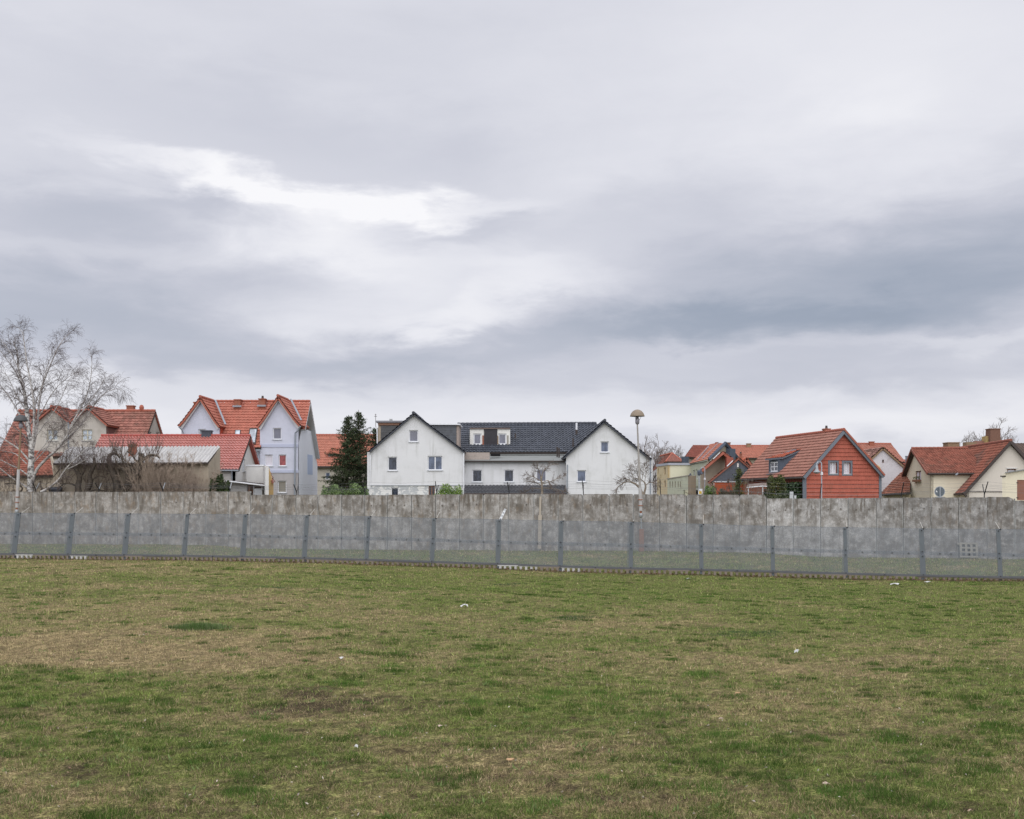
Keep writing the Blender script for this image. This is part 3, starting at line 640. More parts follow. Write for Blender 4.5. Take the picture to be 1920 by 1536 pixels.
class Plane:
    def __init__(s, H, A, B):
        s.H = H; s.A = Vector(A); B = Vector(B); s.e = (B-s.A).normalized(); s.len = (B-s.A).length
        n = Vector((-s.e.y, s.e.x)); s.n = n if n.dot(s.A) > 0 else -n     # points away from the viewer = inwards
    def a(s, px):
        dx = (px-CX)/F; d = s.e.x-s.e.y*dx
        return (s.A.y*dx-s.A.x)/d
    def D(s, px): return s.A.y+s.a(px)*s.e.y
    def z(s, px, py): return CZ+(HY-py)/F*s.D(px)
    def p3(s, a, z, d=0.0):
        q = s.A+s.e*a+s.n*d; return Vector((q.x, q.y, z))
    def pt(s, q):
        return (s.a(q[0]), -.3 if q[1] is None else s.z(q[0], q[1]))
    def rect(s, r):
        x0, x1, y0, y1 = r; mid = (x0+x1)/2; a, b = sorted((s.a(x0), s.a(x1))); return (a, b, s.z(mid, y1), s.z(mid, y0))
    def wall(s, pts, mat, holes=(), name='wall', reveal=.12, th=.25, back=True):
        P2 = [s.pt(q) if not isinstance(q, tuple) or len(q) == 2 else q[:2] for q in pts]; hs = [s.rect(h) for h in holes]
        return s.wall_m(P2, mat, hs, name, reveal)
    def wall_m(s, P2, mat, hs=(), name='wall', reveal=.12):
        A0, A1 = min(q[0] for q in P2), max(q[0] for q in P2); Z0, Z1 = min(q[1] for q in P2), max(q[1] for q in P2)
        us = sorted({A0, A1, *[h[0] for h in hs], *[h[1] for h in hs]}); zs = sorted({Z0, Z1, *[h[2] for h in hs], *[h[3] for h in hs]})
        us = [q for q in us if A0 <= q <= A1]; zs = [q for q in zs if Z0 <= q <= Z1]
        b = bmesh.new()
        for i in range(len(us)-1):
            for j in range(len(zs)-1):
                cu, cz = (us[i]+us[i+1])/2, (zs[j]+zs[j+1])/2
                if any(h[0] < cu < h[1] and h[2] < cz < h[3] for h in hs): continue
                b.faces.new([b.verts.new((x, 0, z)) for x, z in ((us[i], zs[j]), (us[i+1], zs[j]), (us[i+1], zs[j+1]), (us[i], zs[j+1]))])
        n = len(P2); ar = sum(P2[i][0]*P2[(i+1) % n][1]-P2[(i+1) % n][0]*P2[i][1] for i in range(n))
        for i in range(n):
            p, q = P2[i], P2[(i+1) % n]; ex, ez = q[0]-p[0], q[1]-p[1]; L = math.hypot(ex, ez)
            if L < 1e-4: continue
            o = (ez/L, -ex/L) if ar > 0 else (-ez/L, ex/L)
            bmesh.ops.bisect_plane(b, geom=b.verts[:]+b.edges[:]+b.faces[:], plane_co=(p[0], 0, p[1]), plane_no=(o[0], 0, o[1]), clear_outer=True, dist=1e-5)
        for h in hs:
            for (x0, z0, x1, z1) in ((h[0], h[2], h[1], h[2]), (h[1], h[2], h[1], h[3]), (h[1], h[3], h[0], h[3]), (h[0], h[3], h[0], h[2])):
                b.faces.new([b.verts.new(q) for q in ((x0, 0, z0), (x1, 0, z1), (x1, reveal+.1, z1), (x0, reveal+.1, z0))])
        # outer rim so that the wall has a thickness
        for i in range(n):
            p, q = P2[i], P2[(i+1) % n]
            b.faces.new([b.verts.new(w) for w in ((p[0], 0, p[1]), (q[0], 0, q[1]), (q[0], .24, q[1]), (p[0], .24, p[1]))])
        for v in b.verts: v.co = s.p3(v.co.x, v.co.z, v.co.y)
        me = bpy.data.meshes.new(name); me.materials.append(mat)
        bmesh.ops.remove_doubles(b, verts=b.verts[:], dist=1e-5); b.to_mesh(me); b.free()
        return s.H.put(name, me)
    def win(s, px0, px1, py0, py1, glass=None, style=1, frame=None, sill=True, dep=.10, fw=.07, lab=None, surround=None, proud=False):
        glass = glass or g_blue; frame = frame or m_pvc
        a0, a1, z0, z1 = s.rect((px0, px1, py0, py1)); d0 = -.03 if proud else dep
        if a0 > a1: a0, a1 = a1, a0
        mb = MB()
        def bx(m_, u0, u1, w0, w1, e0, e1):
            p = [s.p3(u, w, e) for (u, w, e) in ((u0, w0, e0), (u1, w0, e0), (u1, w0, e1), (u0, w0, e1), (u0, w1, e0), (u1, w1, e0), (u1, w1, e1), (u0, w1, e1))]
            n = len(m_.v); m_.v += [tuple(q) for q in p]
            m_.f += [tuple(n+i for i in q) for q in ((0,3,2,1),(4,5,6,7),(0,1,5,4),(1,2,6,5),(2,3,7,6),(3,0,4,7))]
        bx(mb, a0, a1, z0, z0+fw, d0, d0+.07); bx(mb, a0, a1, z1-fw, z1, d0, d0+.07)
        bx(mb, a0, a0+fw, z0+fw, z1-fw, d0, d0+.07); bx(mb, a1-fw, a1, z0+fw, z1-fw, d0, d0+.07)
        if style in (2, 4): am = (a0+a1)/2; bx(mb, am-fw*.6, am+fw*.6, z0+fw, z1-fw, d0-.005, d0+.065)
        if style == 4:
            zm = (z0+z1)/2; bx(mb, a0+fw, am-fw*.6, zm-fw*.4, zm+fw*.4, d0, d0+.06); bx(mb, am+fw*.6, a1-fw, zm-fw*.4, zm+fw*.4, d0, d0+.06)
        f = s.H.put('window', mb.mesh('window', frame)); 
        if lab: f['label'] = lab
        spans = [(a0+fw, a1-fw)] if style == 1 else [(a0+fw, (a0+a1)/2-fw*.6), ((a0+a1)/2+fw*.6, a1-fw)]
        for (p0, p1) in spans:
            m2 = MB(); bx(m2, p0-.01, p1+.01, z0+fw-.01, z1-fw+.01, d0+.035, d0+.05); s.H.put('pane', m2.mesh('pane', glass), f)
        if sill:
            m2 = MB(); bx(m2, a0-.06, a1+.06, z0-.06, z0-.005, -.07, d0+.02); s.H.put('sill', m2.mesh('sill', m_sill), f)
        if surround:
            m2 = MB(); w_ = .16
            bx(m2, a0-w_, a1+w_, z1, z1+w_, -.05, .02); bx(m2, a0-w_, a1+w_, z0-w_, z0, -.05, .02); bx(m2, a0-w_, a0, z0, z1, -.05, .02); bx(m2, a1, a1+w_, z0, z1, -.05, .02)
            s.H.put('surround', m2.mesh('surround', surround), f)
        return f
    def box(s, px0, px1, py0, py1, d0, d1, name, mat, parent=None, smooth=False):
        a0, a1, z0, z1 = s.rect((px0, px1, py0, py1)); p = []
        for (u, w, e) in ((a0, z0, d0), (a1, z0, d0), (a1, z0, d1), (a0, z0, d1), (a0, z1, d0), (a1, z1, d0), (a1, z1, d1), (a0, z1, d1)): p.append(s.p3(u, w, e))
        m_ = MB(); m_.v = [tuple(q) for q in p]; m_.f = [(0,3,2,1),(4,5,6,7),(0,1,5,4),(1,2,6,5),(2,3,7,6),(3,0,4,7)]
        return s.H.put(name, m_.mesh(name, mat), parent)
class House:
    def __init__(s, name, label, px, D, deg=0, cat='house', group=None):
        q = g2(px, D); s.e = empty(name, (q.x, q.y, 0), R(deg), label=label, cat=cat, group=group)
        s.inv = (Matrix.Translation((q.x, q.y, 0)) @ Matrix.Rotation(R(deg), 4, 'Z')).inverted(); s.seed = int(px)
    def put(s, name, me, parent=None, **k):
        me.transform(s.inv)
        o = link(name, me, parent or s.e, **k); return o
    def add(s, name, mb, mat, parent=None, smooth=False, **k): return s.put(name, mb.mesh(name, mat, smooth), parent, **k)
    def plane(s, a, Da, b, Db): return Plane(s, g2(a, Da), g2(b, Db))
    def roof(s, pts, col, mat=None, tw=.30, tl=.36, amp=.035, step=.065, var=.22, deck=m_fascia, th=.16, kind='pan', patch=0.0, name='roof', patchcol=(.12, .08, .06), label=None):
        raw = pts; pts = [Vector(p) if isinstance(p, Vector) else P(*p) for p in pts]; s.seed += 1
        if len(pts) > 3:      # keep every corner on the plane of the first three
            nr = (pts[1]-pts[0]).cross(pts[2]-pts[1]); o_ = Vector((0, 0, CZ))
            for i in range(3, len(pts)):
                if not isinstance(raw[i], Vector):
                    d_ = pts[i]-o_; pts[i] = o_+d_*((pts[0]-o_).dot(nr)/d_.dot(nr))
        V, Fc, C, fr = tiles(pts, tw, tl, amp, step, col, var, s.seed, kind=kind, patch=patch, patchcol=patchcol)
        me = fast_mesh('roof_tiles', V, Fc, mat or mt_clay, C); me.transform(s.inv); clip_me(me, fr, s.inv)
        nrm = fr[3]; dk = MB().prism([p-nrm*.03 for p in pts], -nrm*th)
        d_ = s.add(name, dk, deck)
        if label: d_['label'] = label
        o = link('roof_tiles', me, d_, kind='stuff'); return d_
    def ridge(s, a, b, col_m, r=.12, name='ridge_tiles'):
        a = P(*a) if not isinstance(a, Vector) else a; b = P(*b) if not isinstance(b, Vector) else b
        L = (b-a).length; n = max(2, int(L/.38)); pts, rad = [], []
        for i in range(n):
            pts += [a.lerp(b, i/n), a.lerp(b, (i+.92)/n)]; rad += [r*1.12, r*.92]
        return s.add(name, MB().tube(pts, rad, 7), col_m)
    def pipe(s, pts, r=.05, mat=None, name='downpipe', n=6):
        return s.add(name, MB().tube([P(*q) if not isinstance(q, Vector) else q for q in pts], r, n), mat or m_zinc)
    def chimney(s, px0, px1, py0, py1, D, mat=None, dep=.55, cap=True, flash=False, capm=None, pots=0):
        x0, x1 = P(px0, 0, D).x, P(px1, 0, D).x; z0, z1 = P(0, py1, D).z, P(0, py0, D).z
        o = s.add('chimney', MB().box(x0, x1, D, D+dep, z0-.8, z1), mat or m_brick)
        if cap: s.add('chimney_cap', MB().box(x0-.05, x1+.05, D-.05, D+dep+.05, z1, z1+.09), capm or mat or m_brick, o)
        if flash: s.add('flashing', MB().box(x0-.12, x1+.12, D-.16, D-.02, z0-.1, z0+.05), m_zinc, o)
        for k in range(pots): s.add('chimney_pot', MB().tube([((x0+x1)/2, D+dep/2, z1), ((x0+x1)/2, D+dep/2, z1+.35)], [.13, .09], 8), m_fascia, o)
        return o
m_redcap = M('ridge_red', (.38, .125, .085), .75, .2, 9); m_oldcap = M('ridge_old', (.27, .10, .07), .9, .3, 6, dirt=.5); m_blackcap = M('ridge_black', (.055, .06, .075), .5, .2); m_glzcap = M('ridge_glazed', (.40, .09, .07), .35, .15)
m_grey_r = M('beige_render', (.52, .485, .435), .95, .12, 1.6, dirt=.35, dirtcol=(.27, .23, .19), streak=.45); m_blue_r = M('pale_blue_render', (.60, .62, .72), .95, .12, 2.2, dirt=.3, dirtcol=(.44, .45, .52), streak=.3)
m_white_b = M('white_side_render', (.80, .82, .88), .9, .04, 1.2); m_bluepatch = M('light_blue_paint', (.50, .58, .76), .9, .05); m_band = M('blue_band', (.50, .53, .66), .9, .06); m_bare = M('bare_render', (.44, .42, .42), .95, .16, 2, streak=.3)
m_white = M('white_render', (.735, .74, .75), .93, .07, 1.1, dirt=.5, dirtcol=(.47, .475, .455), streak=.75); m_beige = M('tan_render', (.43, .365, .285), .95, .12, 1.5, dirt=.3, dirtcol=(.22, .19, .15), streak=.35)
m_whbrick = M('whitewashed_brick', (.70, .69, .67), .9, .08, 3, dirt=.35, dirtcol=(.45, .43, .41)); m_yel = M('yellow_render', (.62, .43, .20), .9, .1); m_orange = M('orange_panels', (.52, .12, .05), .7, .1)
def corr(H, pts, mat, pitch=.18, amp=.03, name='roof', deck=m_fascia):
    pts = [Vector(p) if isinstance(p, Vector) else P(*p) for p in pts]
    V, Fc, C, fr = tiles(pts, pitch, 2.2, amp, .012, (1, 1, 1), .1, 4); me = fast_mesh('corrugated_sheets', V, Fc, mat, C); me.transform(H.inv); clip_me(me, fr, H.inv)
    d = H.add(name, MB().prism([p-fr[3]*.04 for p in pts], -fr[3]*.08), deck); link('corrugated_sheets', me, d, kind='stuff'); return d
# ---------------------------------------------------------------- A: grey-beige house with twin gables behind the birch
A = House('twin_gable_house', 'beige rendered house with two gables and a weathered red roof behind the birch', 130, 95)
pl = A.plane(40, 95, 200, 95)
zr = P(0, 771, 99).z; xr = P(292, 0, 99).x; xl = P(35, 0, 99).x; ze = zr-4.25
def rake(x, y, z): return Vector((x, y, z))
wA = [(88, 108.5, 805.5, 826), (153.5, 173.5, 805.5, 826)]
pl.wall([(64, None), (128, None), (128, 790), (96, 765), (64, 790)], m_grey_r, wA[:1]); pl.wall([(128.6, None), (199, None), (199, 795), (163, 765), (128.6, 790)], m_grey_r, wA[1:])
for w_ in wA: pl.win(*w_, g_light, 4, M('cream_frame', (.62, .58, .45), .8) if 'cream_frame' not in bpy.data.materials else bpy.data.materials['cream_frame'])
A.roof([rake(xl, 94.7, ze), rake(xr, 94.7, ze), rake(xr, 99, zr), rake(xl, 99, zr)], BRICKRED, mt_old, var=.45, patch=.5)
A.roof([rake(xr, 103.3, ze), rake(xl, 103.3, ze), rake(xl, 99, zr), rake(xr, 99, zr)], BRICKRED, mt_old, deck=m_redcap)
A.ridge(rake(xl, 99, zr+.05), rake(xr, 99, zr+.05), m_redcap)
for (lx, ax, rx, ly, ay, ry) in ((60, 96, 131.5, 793, 763, 792), (127, 163, 202, 791, 763, 797)):
    D0 = 94.6; ap = P(ax, ay, D0); lf = P(lx, ly, D0); rt = P(rx, ry, D0); B_ = 3.9
    A.roof([lf+Vector((0, B_, 0)), lf, ap, ap+Vector((0, B_, 0))], BRICKRED, mt_old, th=.12, deck=m_redcap); A.roof([rt, rt+Vector((0, B_, 0)), ap+Vector((0, B_, 0)), ap], BRICKRED, mt_old, th=.12, deck=m_redcap)
    A.ridge(ap+Vector((0, 0, .05)), ap+Vector((0, B_, .05)), m_redcap)
m_cheek = M('brown_cheek', (.16, .085, .075), .9); xs_ = P(199, 0, 95).x
A.add('dormer_cheek', MB().box(xs_-.1, xs_+.02, 95.05, 98.5, ze, P(199, 797, 95).z), m_cheek)
ps = Plane(A, (xr-.12, 95.1), (xr-.12, 103.1)); g_small = (277.6, 283.4, 810, 816.5)
ps.wall_m([(0, -.3), (8, -.3), (8, ze), (3.95, zr-.12), (0, ze)], m_grey_r, [ps.rect((278, 283.5, 809.5, 818)), ps.rect((293, 299, 810.5, 818.5))])
ps.win(278, 283.5, 809.5, 818, g_dark, 1, fw=.05); ps.win(293, 299, 810.5, 818.5, g_dark, 1, fw=.05)
pl.wall_m([(pl.a(-6), -.3), (pl.a(64), -.3), (pl.a(64), ze), (pl.a(-6), ze)], m_grey_r); pl.wall_m([(pl.a(199), -.3), (pl.a(257), -.3), (pl.a(257), ze), (pl.a(199), ze)], m_grey_r)
A.chimney(98, 109, 762.5, 768, 99.5); A.chimney(237, 250, 762, 768, 99.2); A.add('clay_pot', MB().lathe(P(265.5, 769, 99), [(.12, -.1), (.2, .1), (.22, .25), (.15, .42), (.03, .48)], 10), m_redcap)
A.pipe([(128.3, 792, 94.6), (128.3, 860, 94.6)], .06)
# lower tiled shed in front of it
A2 = House('tiled_shed', 'low shed with an old red tile roof behind the birch trunk', 40, 86, cat='shed')
A2.roof([(-60, 893, 86), (100, 891, 86), (92, 848, 90), (-60, 847, 90)], OLD, mt_old, var=.5, patch=.6); A2.ridge((-60, 847, 90), (92, 848, 90), m_oldcap)
A2.plane(-60, 86.4, 98, 86.4).wall([(-60, None), (98, None), (98, 889), (-60, 891)], m_beige)
A2.plane(98, 86.4, 92, 90).wall([(98, None), (92, None), (92, 850), (98, 889)], m_beige)
# C: tan shed with a corrugated roof
C_ = House('corrugated_roof_shed', 'long tan rendered shed with pale corrugated roof behind the gnarled tree', 391, 74, cat='shed')
m_corr = M('fibre_cement', (.50, .49, .48), .85, .12, 1.2, dirt=.45, dirtcol=(.30, .29, .27), streak=.2)
pc = C_.plane(150, 74, 391, 74); pc.wall([(100, None), (391, None), (391, 867), (100, 868)], m_beige)
C_.plane(391, 74, 413, 76.97).wall([(391, None), (413, None), (413, 838.5), (391, 868)], m_beige)
corr(C_, [(100, 869, 73.7), (390, 867, 73.7), (412.5, 836.5, 77), (130, 838, 77)], m_corr, .25, .075)
C_.pipe([(100, 870.5, 73.5), (389, 868.5, 73.5)], .07, m_fascia, 'gutter'); C_.chimney(241, 252, 835, 858, 75, cap=True)
C_.plane(130, 77.2, 411, 77.2).wall([(130, None), (411, None), (411, 839), (130, 840)], m_beige)
o = MB().box(-.45, .45, -.3, .3, 0, .42).prism([(-.55, -.4, .40), (.55, -.4, .40), (.5, 0, .62), (-.5, 0, .62)], (0, .02, .03)).prism([(-.55, .4, .40), (.55, .4, .40), (.5, 0, .62), (-.5, 0, .62)], (0, .0, .03)).obj('bird_box', M('slate_grey_felt', (.07, .075, .09), .8)); 
o.location = P(105, 926.5, 74); o.scale = (.85, .85, .75); tag(o, 'small dark felt-roofed box just above the wall crown behind the birch', 'hutch')
hs = MB().box(-.05, .05, -.05, .05, -P(105, 926.5, 74).z, .02).mesh('post', m_fascia); link('post', hs, o)
# B: barn with bright glazed tiles
B_h = House('glazed_tile_barn', 'long white barn with shiny pinkish red glazed tile roof', 442, 80, cat='barn')
xe = P(442, 0, 80).x+.3; xw = P(190, 0, 83.4).x; zb_r = P(0, 817.5, 83.4).z; zb_e = P(0, 880.5, 79.7).z; zb_b = P(0, 873, 86.3).z
B_h.roof([rake(xw, 79.7, zb_e), rake(xe, 79.7, zb_e), rake(xe, 83.4, zb_r), rake(xw, 83.4, zb_r)], GLZ, mt_glaze, tw=.24, tl=.34, amp=.06, step=.08, var=.12)
B_h.roof([rake(xe, 86.4, zb_b), rake(xw, 86.4, zb_b), rake(xw, 83.4, zb_r), rake(xe, 83.4, zb_r)], GLZ, mt_glaze, deck=m_glzcap)
B_h.ridge(rake(xw, 83.4, zb_r+.04), rake(xe, 83.4, zb_r+.04), m_glzcap, .11)
B_h.plane(200, 80, 442, 80).wall([(200, None), (441.5, None), (441.5, 880), (200, 881)], m_whbrick)
pg = Plane(B_h, (xe-.3, 80), (xe-.3, 86.2)); hol = pg.rect((455, 459.5, 860, 884))
pg.wall_m([(0, -.3), (6.2, -.3), (6.2, zb_b), (3.4, zb_r-.1), (0, zb_e)], m_whbrick, [hol]); pg.win(455, 459.5, 860, 884, g_light, 1, fw=.05)
B_h.pipe([rake(xw, 79.6, zb_e-.05), rake(xe, 79.6, zb_e-.08)], .06, m_zinc, 'gutter'); B_h.pipe([(434.5, 881, 79.8), (434.8, 899, 79.8)], .05)
B_h.chimney(377.5, 395, 809, 818, 83.2, M('slate_cladding', (.07, .08, .10), .6, .3, 12), cap=True)
# white annex with lean-to, and the yellow shed
AN = House('white_annex', 'white block annex with parapet and lean-to beside the barn gable', 470, 81, cat='annex')
pa = AN.plane(462, 82, 493.5, 82); AN.plane(462, 82, 493.5, 82).wall([(462, None), (493.5, None), (493.5, 874.5), (462, 872.5)], m_whbrick)
AN.plane(493.5, 82, 492, 84).wall([(493.5, None), (497.5, None), (497.5, 875), (493.5, 874.5)], m_whbrick)
pa.box(461, 494.5, 871.5, 874, -.06, .5, 'coping', m_pvc)
m_darkcorr = M('dark_corrugated', (.15, .14, .14), .8, .3, 3)
corr(AN, [(422, 901.5, 79), (499, 910, 79), (499, 907.5, 82), (424, 899, 82)], m_darkcorr, .2, .04)
AN.pipe([(424, 902.2, 78.9), (499, 911, 78.9)], .06, m_pvc, 'gutter')
p2 = AN.plane(428, 79.6, 492, 79.6); p2.wall([(428, None), (463, None), (463, 906.5), (428, 903)], m_white)
p2.box(463, 492, 907, 930, .5, .6, 'boarded_wall', m_brownf); p2.box(474.5, 476.5, 907, 935, .0, .12, 'post', m_pvc); p2.box(463, 467, 909, 935, .3, .5, 'door_jamb', M('pink_render', (.45, .27, .21), .9)); p2.box(489.5, 493, 908, 935, .1, .4, 'pillar', m_whbrick)
q = P(484, 929, 79.2); AN.add('bench_back', MB().box(q.x-.28, q.x+.28, q.y, q.y+.05, q.z, q.z+.5), m_sill)
Y_ = House('yellow_shed', 'narrow yellow rendered outbuilding with a steep dark red roof edge', 500, 83, cat='shed')
py_ = Y_.plane(493.8, 83, 513.5, 83); py_.wall([(498.2, None), (511.5, None), (511.5, 905), (503, 876), (498.2, 876)], m_yel); py_.box(493.4, 499, 874, 940, -.02, .5, 'pilaster', M('ochre_pilaster', (.50, .33, .14), .9))
Y_.roof([(514.8, 905, 82.8), (514.8, 905, 85), (500.5, 874, 85), (500.5, 874, 82.8)], OLD, mt_old, deck=m_oldcap)
# D: pale blue house with red roof
D_h = House('pale_blue_house', 'tall pale blue house with two steep gables and bright orange-red roof', 450, 95)
pf = D_h.plane(340, 95, 559, 95); xs = P(559, 0, 95).x; wx = P(340, 0, 95).x
zR = P(0, 753.2, 99).z; sl = 1.02; yR = 99.0
def zmain(y): return zR-abs(y-yR)*sl
xo = xs+.35
wins = [(511.7, 527.6, 802.5, 824), (496.7, 511.3, 852.5, 874), (522.3, 536.8, 852.5, 874)]; low = [(520.5, 537, 901.5, 924)]
zb1, zb2 = 881.7, 886.7
pf.wall([(487.5, 882), (559, 882), (559, 799), (522, 743.5), (487.5, 799)], m_blue_r, wins); pf.wall([(487.5, None), (559, None), (559, 886.5), (487.5, 886.5)], m_bare, low)
pf.box(487.5, 559.4, 833, 838.7, -.05, .02, 'string_course', m_band); pf.box(487.5, 559.4, 881.7, 886.7, -.05, .02, 'string_course', m_band)
pf.win(*wins[0], g_grey); pf.win(*wins[1], g_curt); pf.win(*wins[2], g_red, lab='window with red curtain'); pf.win(*low[0], g_shut, lab='window with lowered roller shutter')
for w_ in low+wins[2:]: pass
wl_ = [(371.8, 386, 804.5, 830)]; pf.wall([(340, None), (411, None), (411, 799), (375, 746), (340, 797)], m_blue_r, wl_); pf.win(*wl_[0], g_light)
pm = D_h.plane(411, 95.35, 487.5, 95.35); pm.wall([(411, None), (487.4, None), (487.4, 845), (411, 845)], m_blue_r)
psd = Plane(D_h, (xs, 95), (xs, 104.4)); psd.wall_m([(.02, -.3), (9.4, -.3), (9.4, zmain(104.4)-.1), (4, zR-.15), (1.6, zmain(96.6)-.1), (.02, zmain(96.6)-.1)], m_white_b)
psd.box(576.5, 586, 853, 890, -.012, .005, 'painted_patch', m_bluepatch)
y0 = 94.75; xl_ = P(374, 0, 99).x
D_h.roof([rake(xl_, y0, zmain(y0)), rake(xs-3.2, y0, zmain(y0)), rake(xs-3.2, yR, zR), rake(xl_, yR, zR)], RED, mt_clay, var=.14, step=.062)
D_h.roof([rake(xs-3.21, 96.4, zmain(96.4)), rake(xo, 96.4, zmain(96.4)), rake(xo, yR, zR), rake(xs-3.21, yR, zR)], RED, mt_clay, var=.14, deck=m_whitewood, step=.062)
D_h.roof([rake(xo, 103.8, zmain(103.8)), rake(xl_, 103.8, zmain(103.8)), rake(xl_, yR, zR), rake(xo, yR, zR)], RED, mt_clay, deck=m_whitewood)
D_h.ridge(rake(xl_, yR, zR+.05), rake(xo, yR, zR+.05), m_redcap)
for (ax, ay, lx, ly, rx, ry) in ((375, 744.5, 333, 798.5, 412, 799.5), (520.8, 742.8, 481, 799.5, 563, 797.5)):
    D0 = 94.55; ap = P(ax, ay, D0); lf = P(lx, ly, D0); rt = P(rx, ry, D0); B_ = 4.3
    for (ft, sg) in ((lf, -1), (rt, 1)):
        knee = ft.lerp(ap, .22)+Vector((sg*-.03, 0, -.05)); bk = Vector((0, B_, 0))
        a_ = [ft+bk, ft, knee, knee+bk] if sg < 0 else [ft, ft+bk, knee+bk, knee]
        b_ = [knee+bk, knee, ap, ap+bk] if sg < 0 else [knee, knee+bk, ap+bk, ap]
        D_h.roof(a_, RED, mt_clay, th=.14, deck=m_redcap, step=.062, var=.14); D_h.roof(b_, RED, mt_clay, th=.14, deck=m_redcap, step=.062, var=.14)
        D_h.add('verge_board', MB().bar(ft+Vector((-sg*.22, .22, -.22)), knee+Vector((-sg*.12, .22, -.20)), .2, .05, (0, 1, 0)).bar(knee+Vector((-sg*.12, .22, -.20)), ap+Vector((0, .22, -.26)), .2, .05, (0, 1, 0)), m_whitewood)
    D_h.ridge(ap+Vector((0, 0, .05)), ap+Vector((0, B_, .05)), m_redcap)
xc = P(411, 0, 95).x; D_h.add('red_cheek', MB().box(xc-.12, xc+.01, 95.4, 98.2, zmain(95.4), P(411, 800, 95).z), M('red_cladding', (.48, .09, .05), .8))
zc_ = P(487, 799, 95).z; D_h.add('gable_cheek', MB().box(P(487.5, 0, 95).x, P(487.5, 0, 95).x+.2, 95.02, 98, zmain(95.1)-1, zc_), m_blue_r)
for (a_, b_) in ((P(405.5, 755.5, 98.3), P(424.5, 801, 95.6)), (P(546.5, 753.5, 98.3), P(566, 793, 95.9))): D_h.add('valley_flashing', MB().bar(a_+Vector((0, -.32, .22)), b_+Vector((0, -.32, .22)), .16, .04), m_zinc)
D_h.pipe([(563, 799.5, 94.5), (560, 806, 94.7), (553.5, 812, 94.8), (552.5, 930, 94.8)], .07); D_h.pipe([(472, 844.5, 94.7), (488, 844.5, 94.7)], .07, name='gutter'); D_h.pipe([(481, 845, 94.7), (483, 852, 94.8), (482.5, 906, 94.8)], .06)
D_h.pipe([(335, 800, 94.5), (341, 806, 94.7), (343.5, 812, 94.8), (343.5, 830, 94.8)], .06)
D_h.chimney(439, 450.5, 750.5, 761.5, 98.2, flash=True, dep=.7); D_h.chimney(485, 496.5, 749, 760.5, 98.2, flash=True, dep=.7, pots=1); D_h.chimney(363, 369, 755.5, 764, 99)
nR = Vector((0, -sl, 1)).normalized()
def rooflight(px0, px1, py0, py1, skew=0):
    def on(px, py):      # point on the main front slope
        dx, dz = (px-CX)/F, (HY-py)/F; y = (zR-yR*sl-CZ)/(dz-sl); return Vector((dx*y, y, CZ+dz*y))
    c = [on(px0, py1), on(px1-skew, py1), on(px1, py0), on(px0+skew, py0)]
    f = D_h.add('roof_window', MB().prism([p+nR*-.05 for p in c], nR*.18), m_fascia); cc = sum(c, Vector())/4
    D_h.add('pane', MB().prism([cc+(p-cc)*.8+nR*.12 for p in c], nR*.03), g_light, f)
rooflight(440.5, 451.5, 808, 820, 1); rooflight(464.5, 483.5, 804.5, 834.5, 4)
# E: orange roofed house behind the spruces
E_ = House('orange_roof_house', 'house with plain orange tile roof and small dormer between pale blue house and spruces', 610, 128)
E_.roof([(585, 874.5, 127.6), (720, 874, 127.6), (718, 816, 133), (587, 816, 133)], (.42, .175, .125), mt_clay, tw=.3, tl=.36); E_.ridge((587, 815.5, 133), (718, 815.5, 133), m_redcap)
pe = E_.plane(586, 128, 720, 128); pe.wall([(586, None), (720, None), (720, 874), (586, 874)], M('cream_render', (.46, .43, .37), .95, .08), [(610, 619, 886, 898.5)]); pe.win(610, 619, 886, 898.5, g_blue)
E_.pipe([(586, 876, 127.5), (720, 876, 127.5)], .1, m_fascia, 'gutter')
pd = E_.plane(615, 129.2, 634, 129.2); pd.wall([(615.5, 870), (633, 870), (633, 850), (615.5, 850)], M('dormer_grey', (.33, .31, .32), .9), [(620, 629, 853.5, 868.5)]); pd.win(620, 629, 853.5, 868.5, g_light)
E_.roof([(613.5, 851, 128.9), (636, 851, 128.9), (634, 838.5, 131), (623.5, 838.5, 131)], (.42, .15, .10), mt_clay)
E_.roof([(613.5, 851, 128.9), (614.5, 849.5, 131.5), (623.5, 838.5, 131)], (.42, .15, .10), mt_clay)
# G: the long white house in the middle
G = House('white_gabled_house', 'long white rendered house with two wide front gables and black tiled roof', 870, 88)
gl = G.plane(694, 88, 868.5, 88); hw = [(767, 784, 806.5, 828.5), (727.3, 744.8, 856.5, 882.5), (802, 829.5, 855, 881.8)]
gl.wall([(694, 910), (868.5, 910), (868.5, 846), (775, 777), (694, 846)], m_white, hw)
gl.win(*hw[0], g_grey); gl.win(*hw[1], g_dark); gl.win(*hw[2], g_blue, 2)
m_pl = M('flaking_plinth', (.72, .72, .70), .95, .08, 2); t = NT('flaking_plinth'); n_ = t.ramp(t.noise(t.map(t.tc(), (1, 1, 1.6)), 1.9, 5, .6), .47, .52); m_pl = t.fin(t.mix(n_, (.76, .76, .74), (.50, .52, .53)), .95, .2)
hp = [(733, 747.5, 914, 932), (803.5, 815.5, 911.5, 932)]; G.plane(694, 88.04, 868.5, 88.04).wall([(694, None), (868.5, None), (868.5, 910), (694, 910)], m_pl, hp)
gl.win(*hp[0], g_dark, 1, sill=False); gl.win(*hp[1], g_dark, 2, m_brownf, sill=False); gl.box(694, 868.5, 909.3, 910.6, -.03, .03, 'plinth_drip', m_sill)
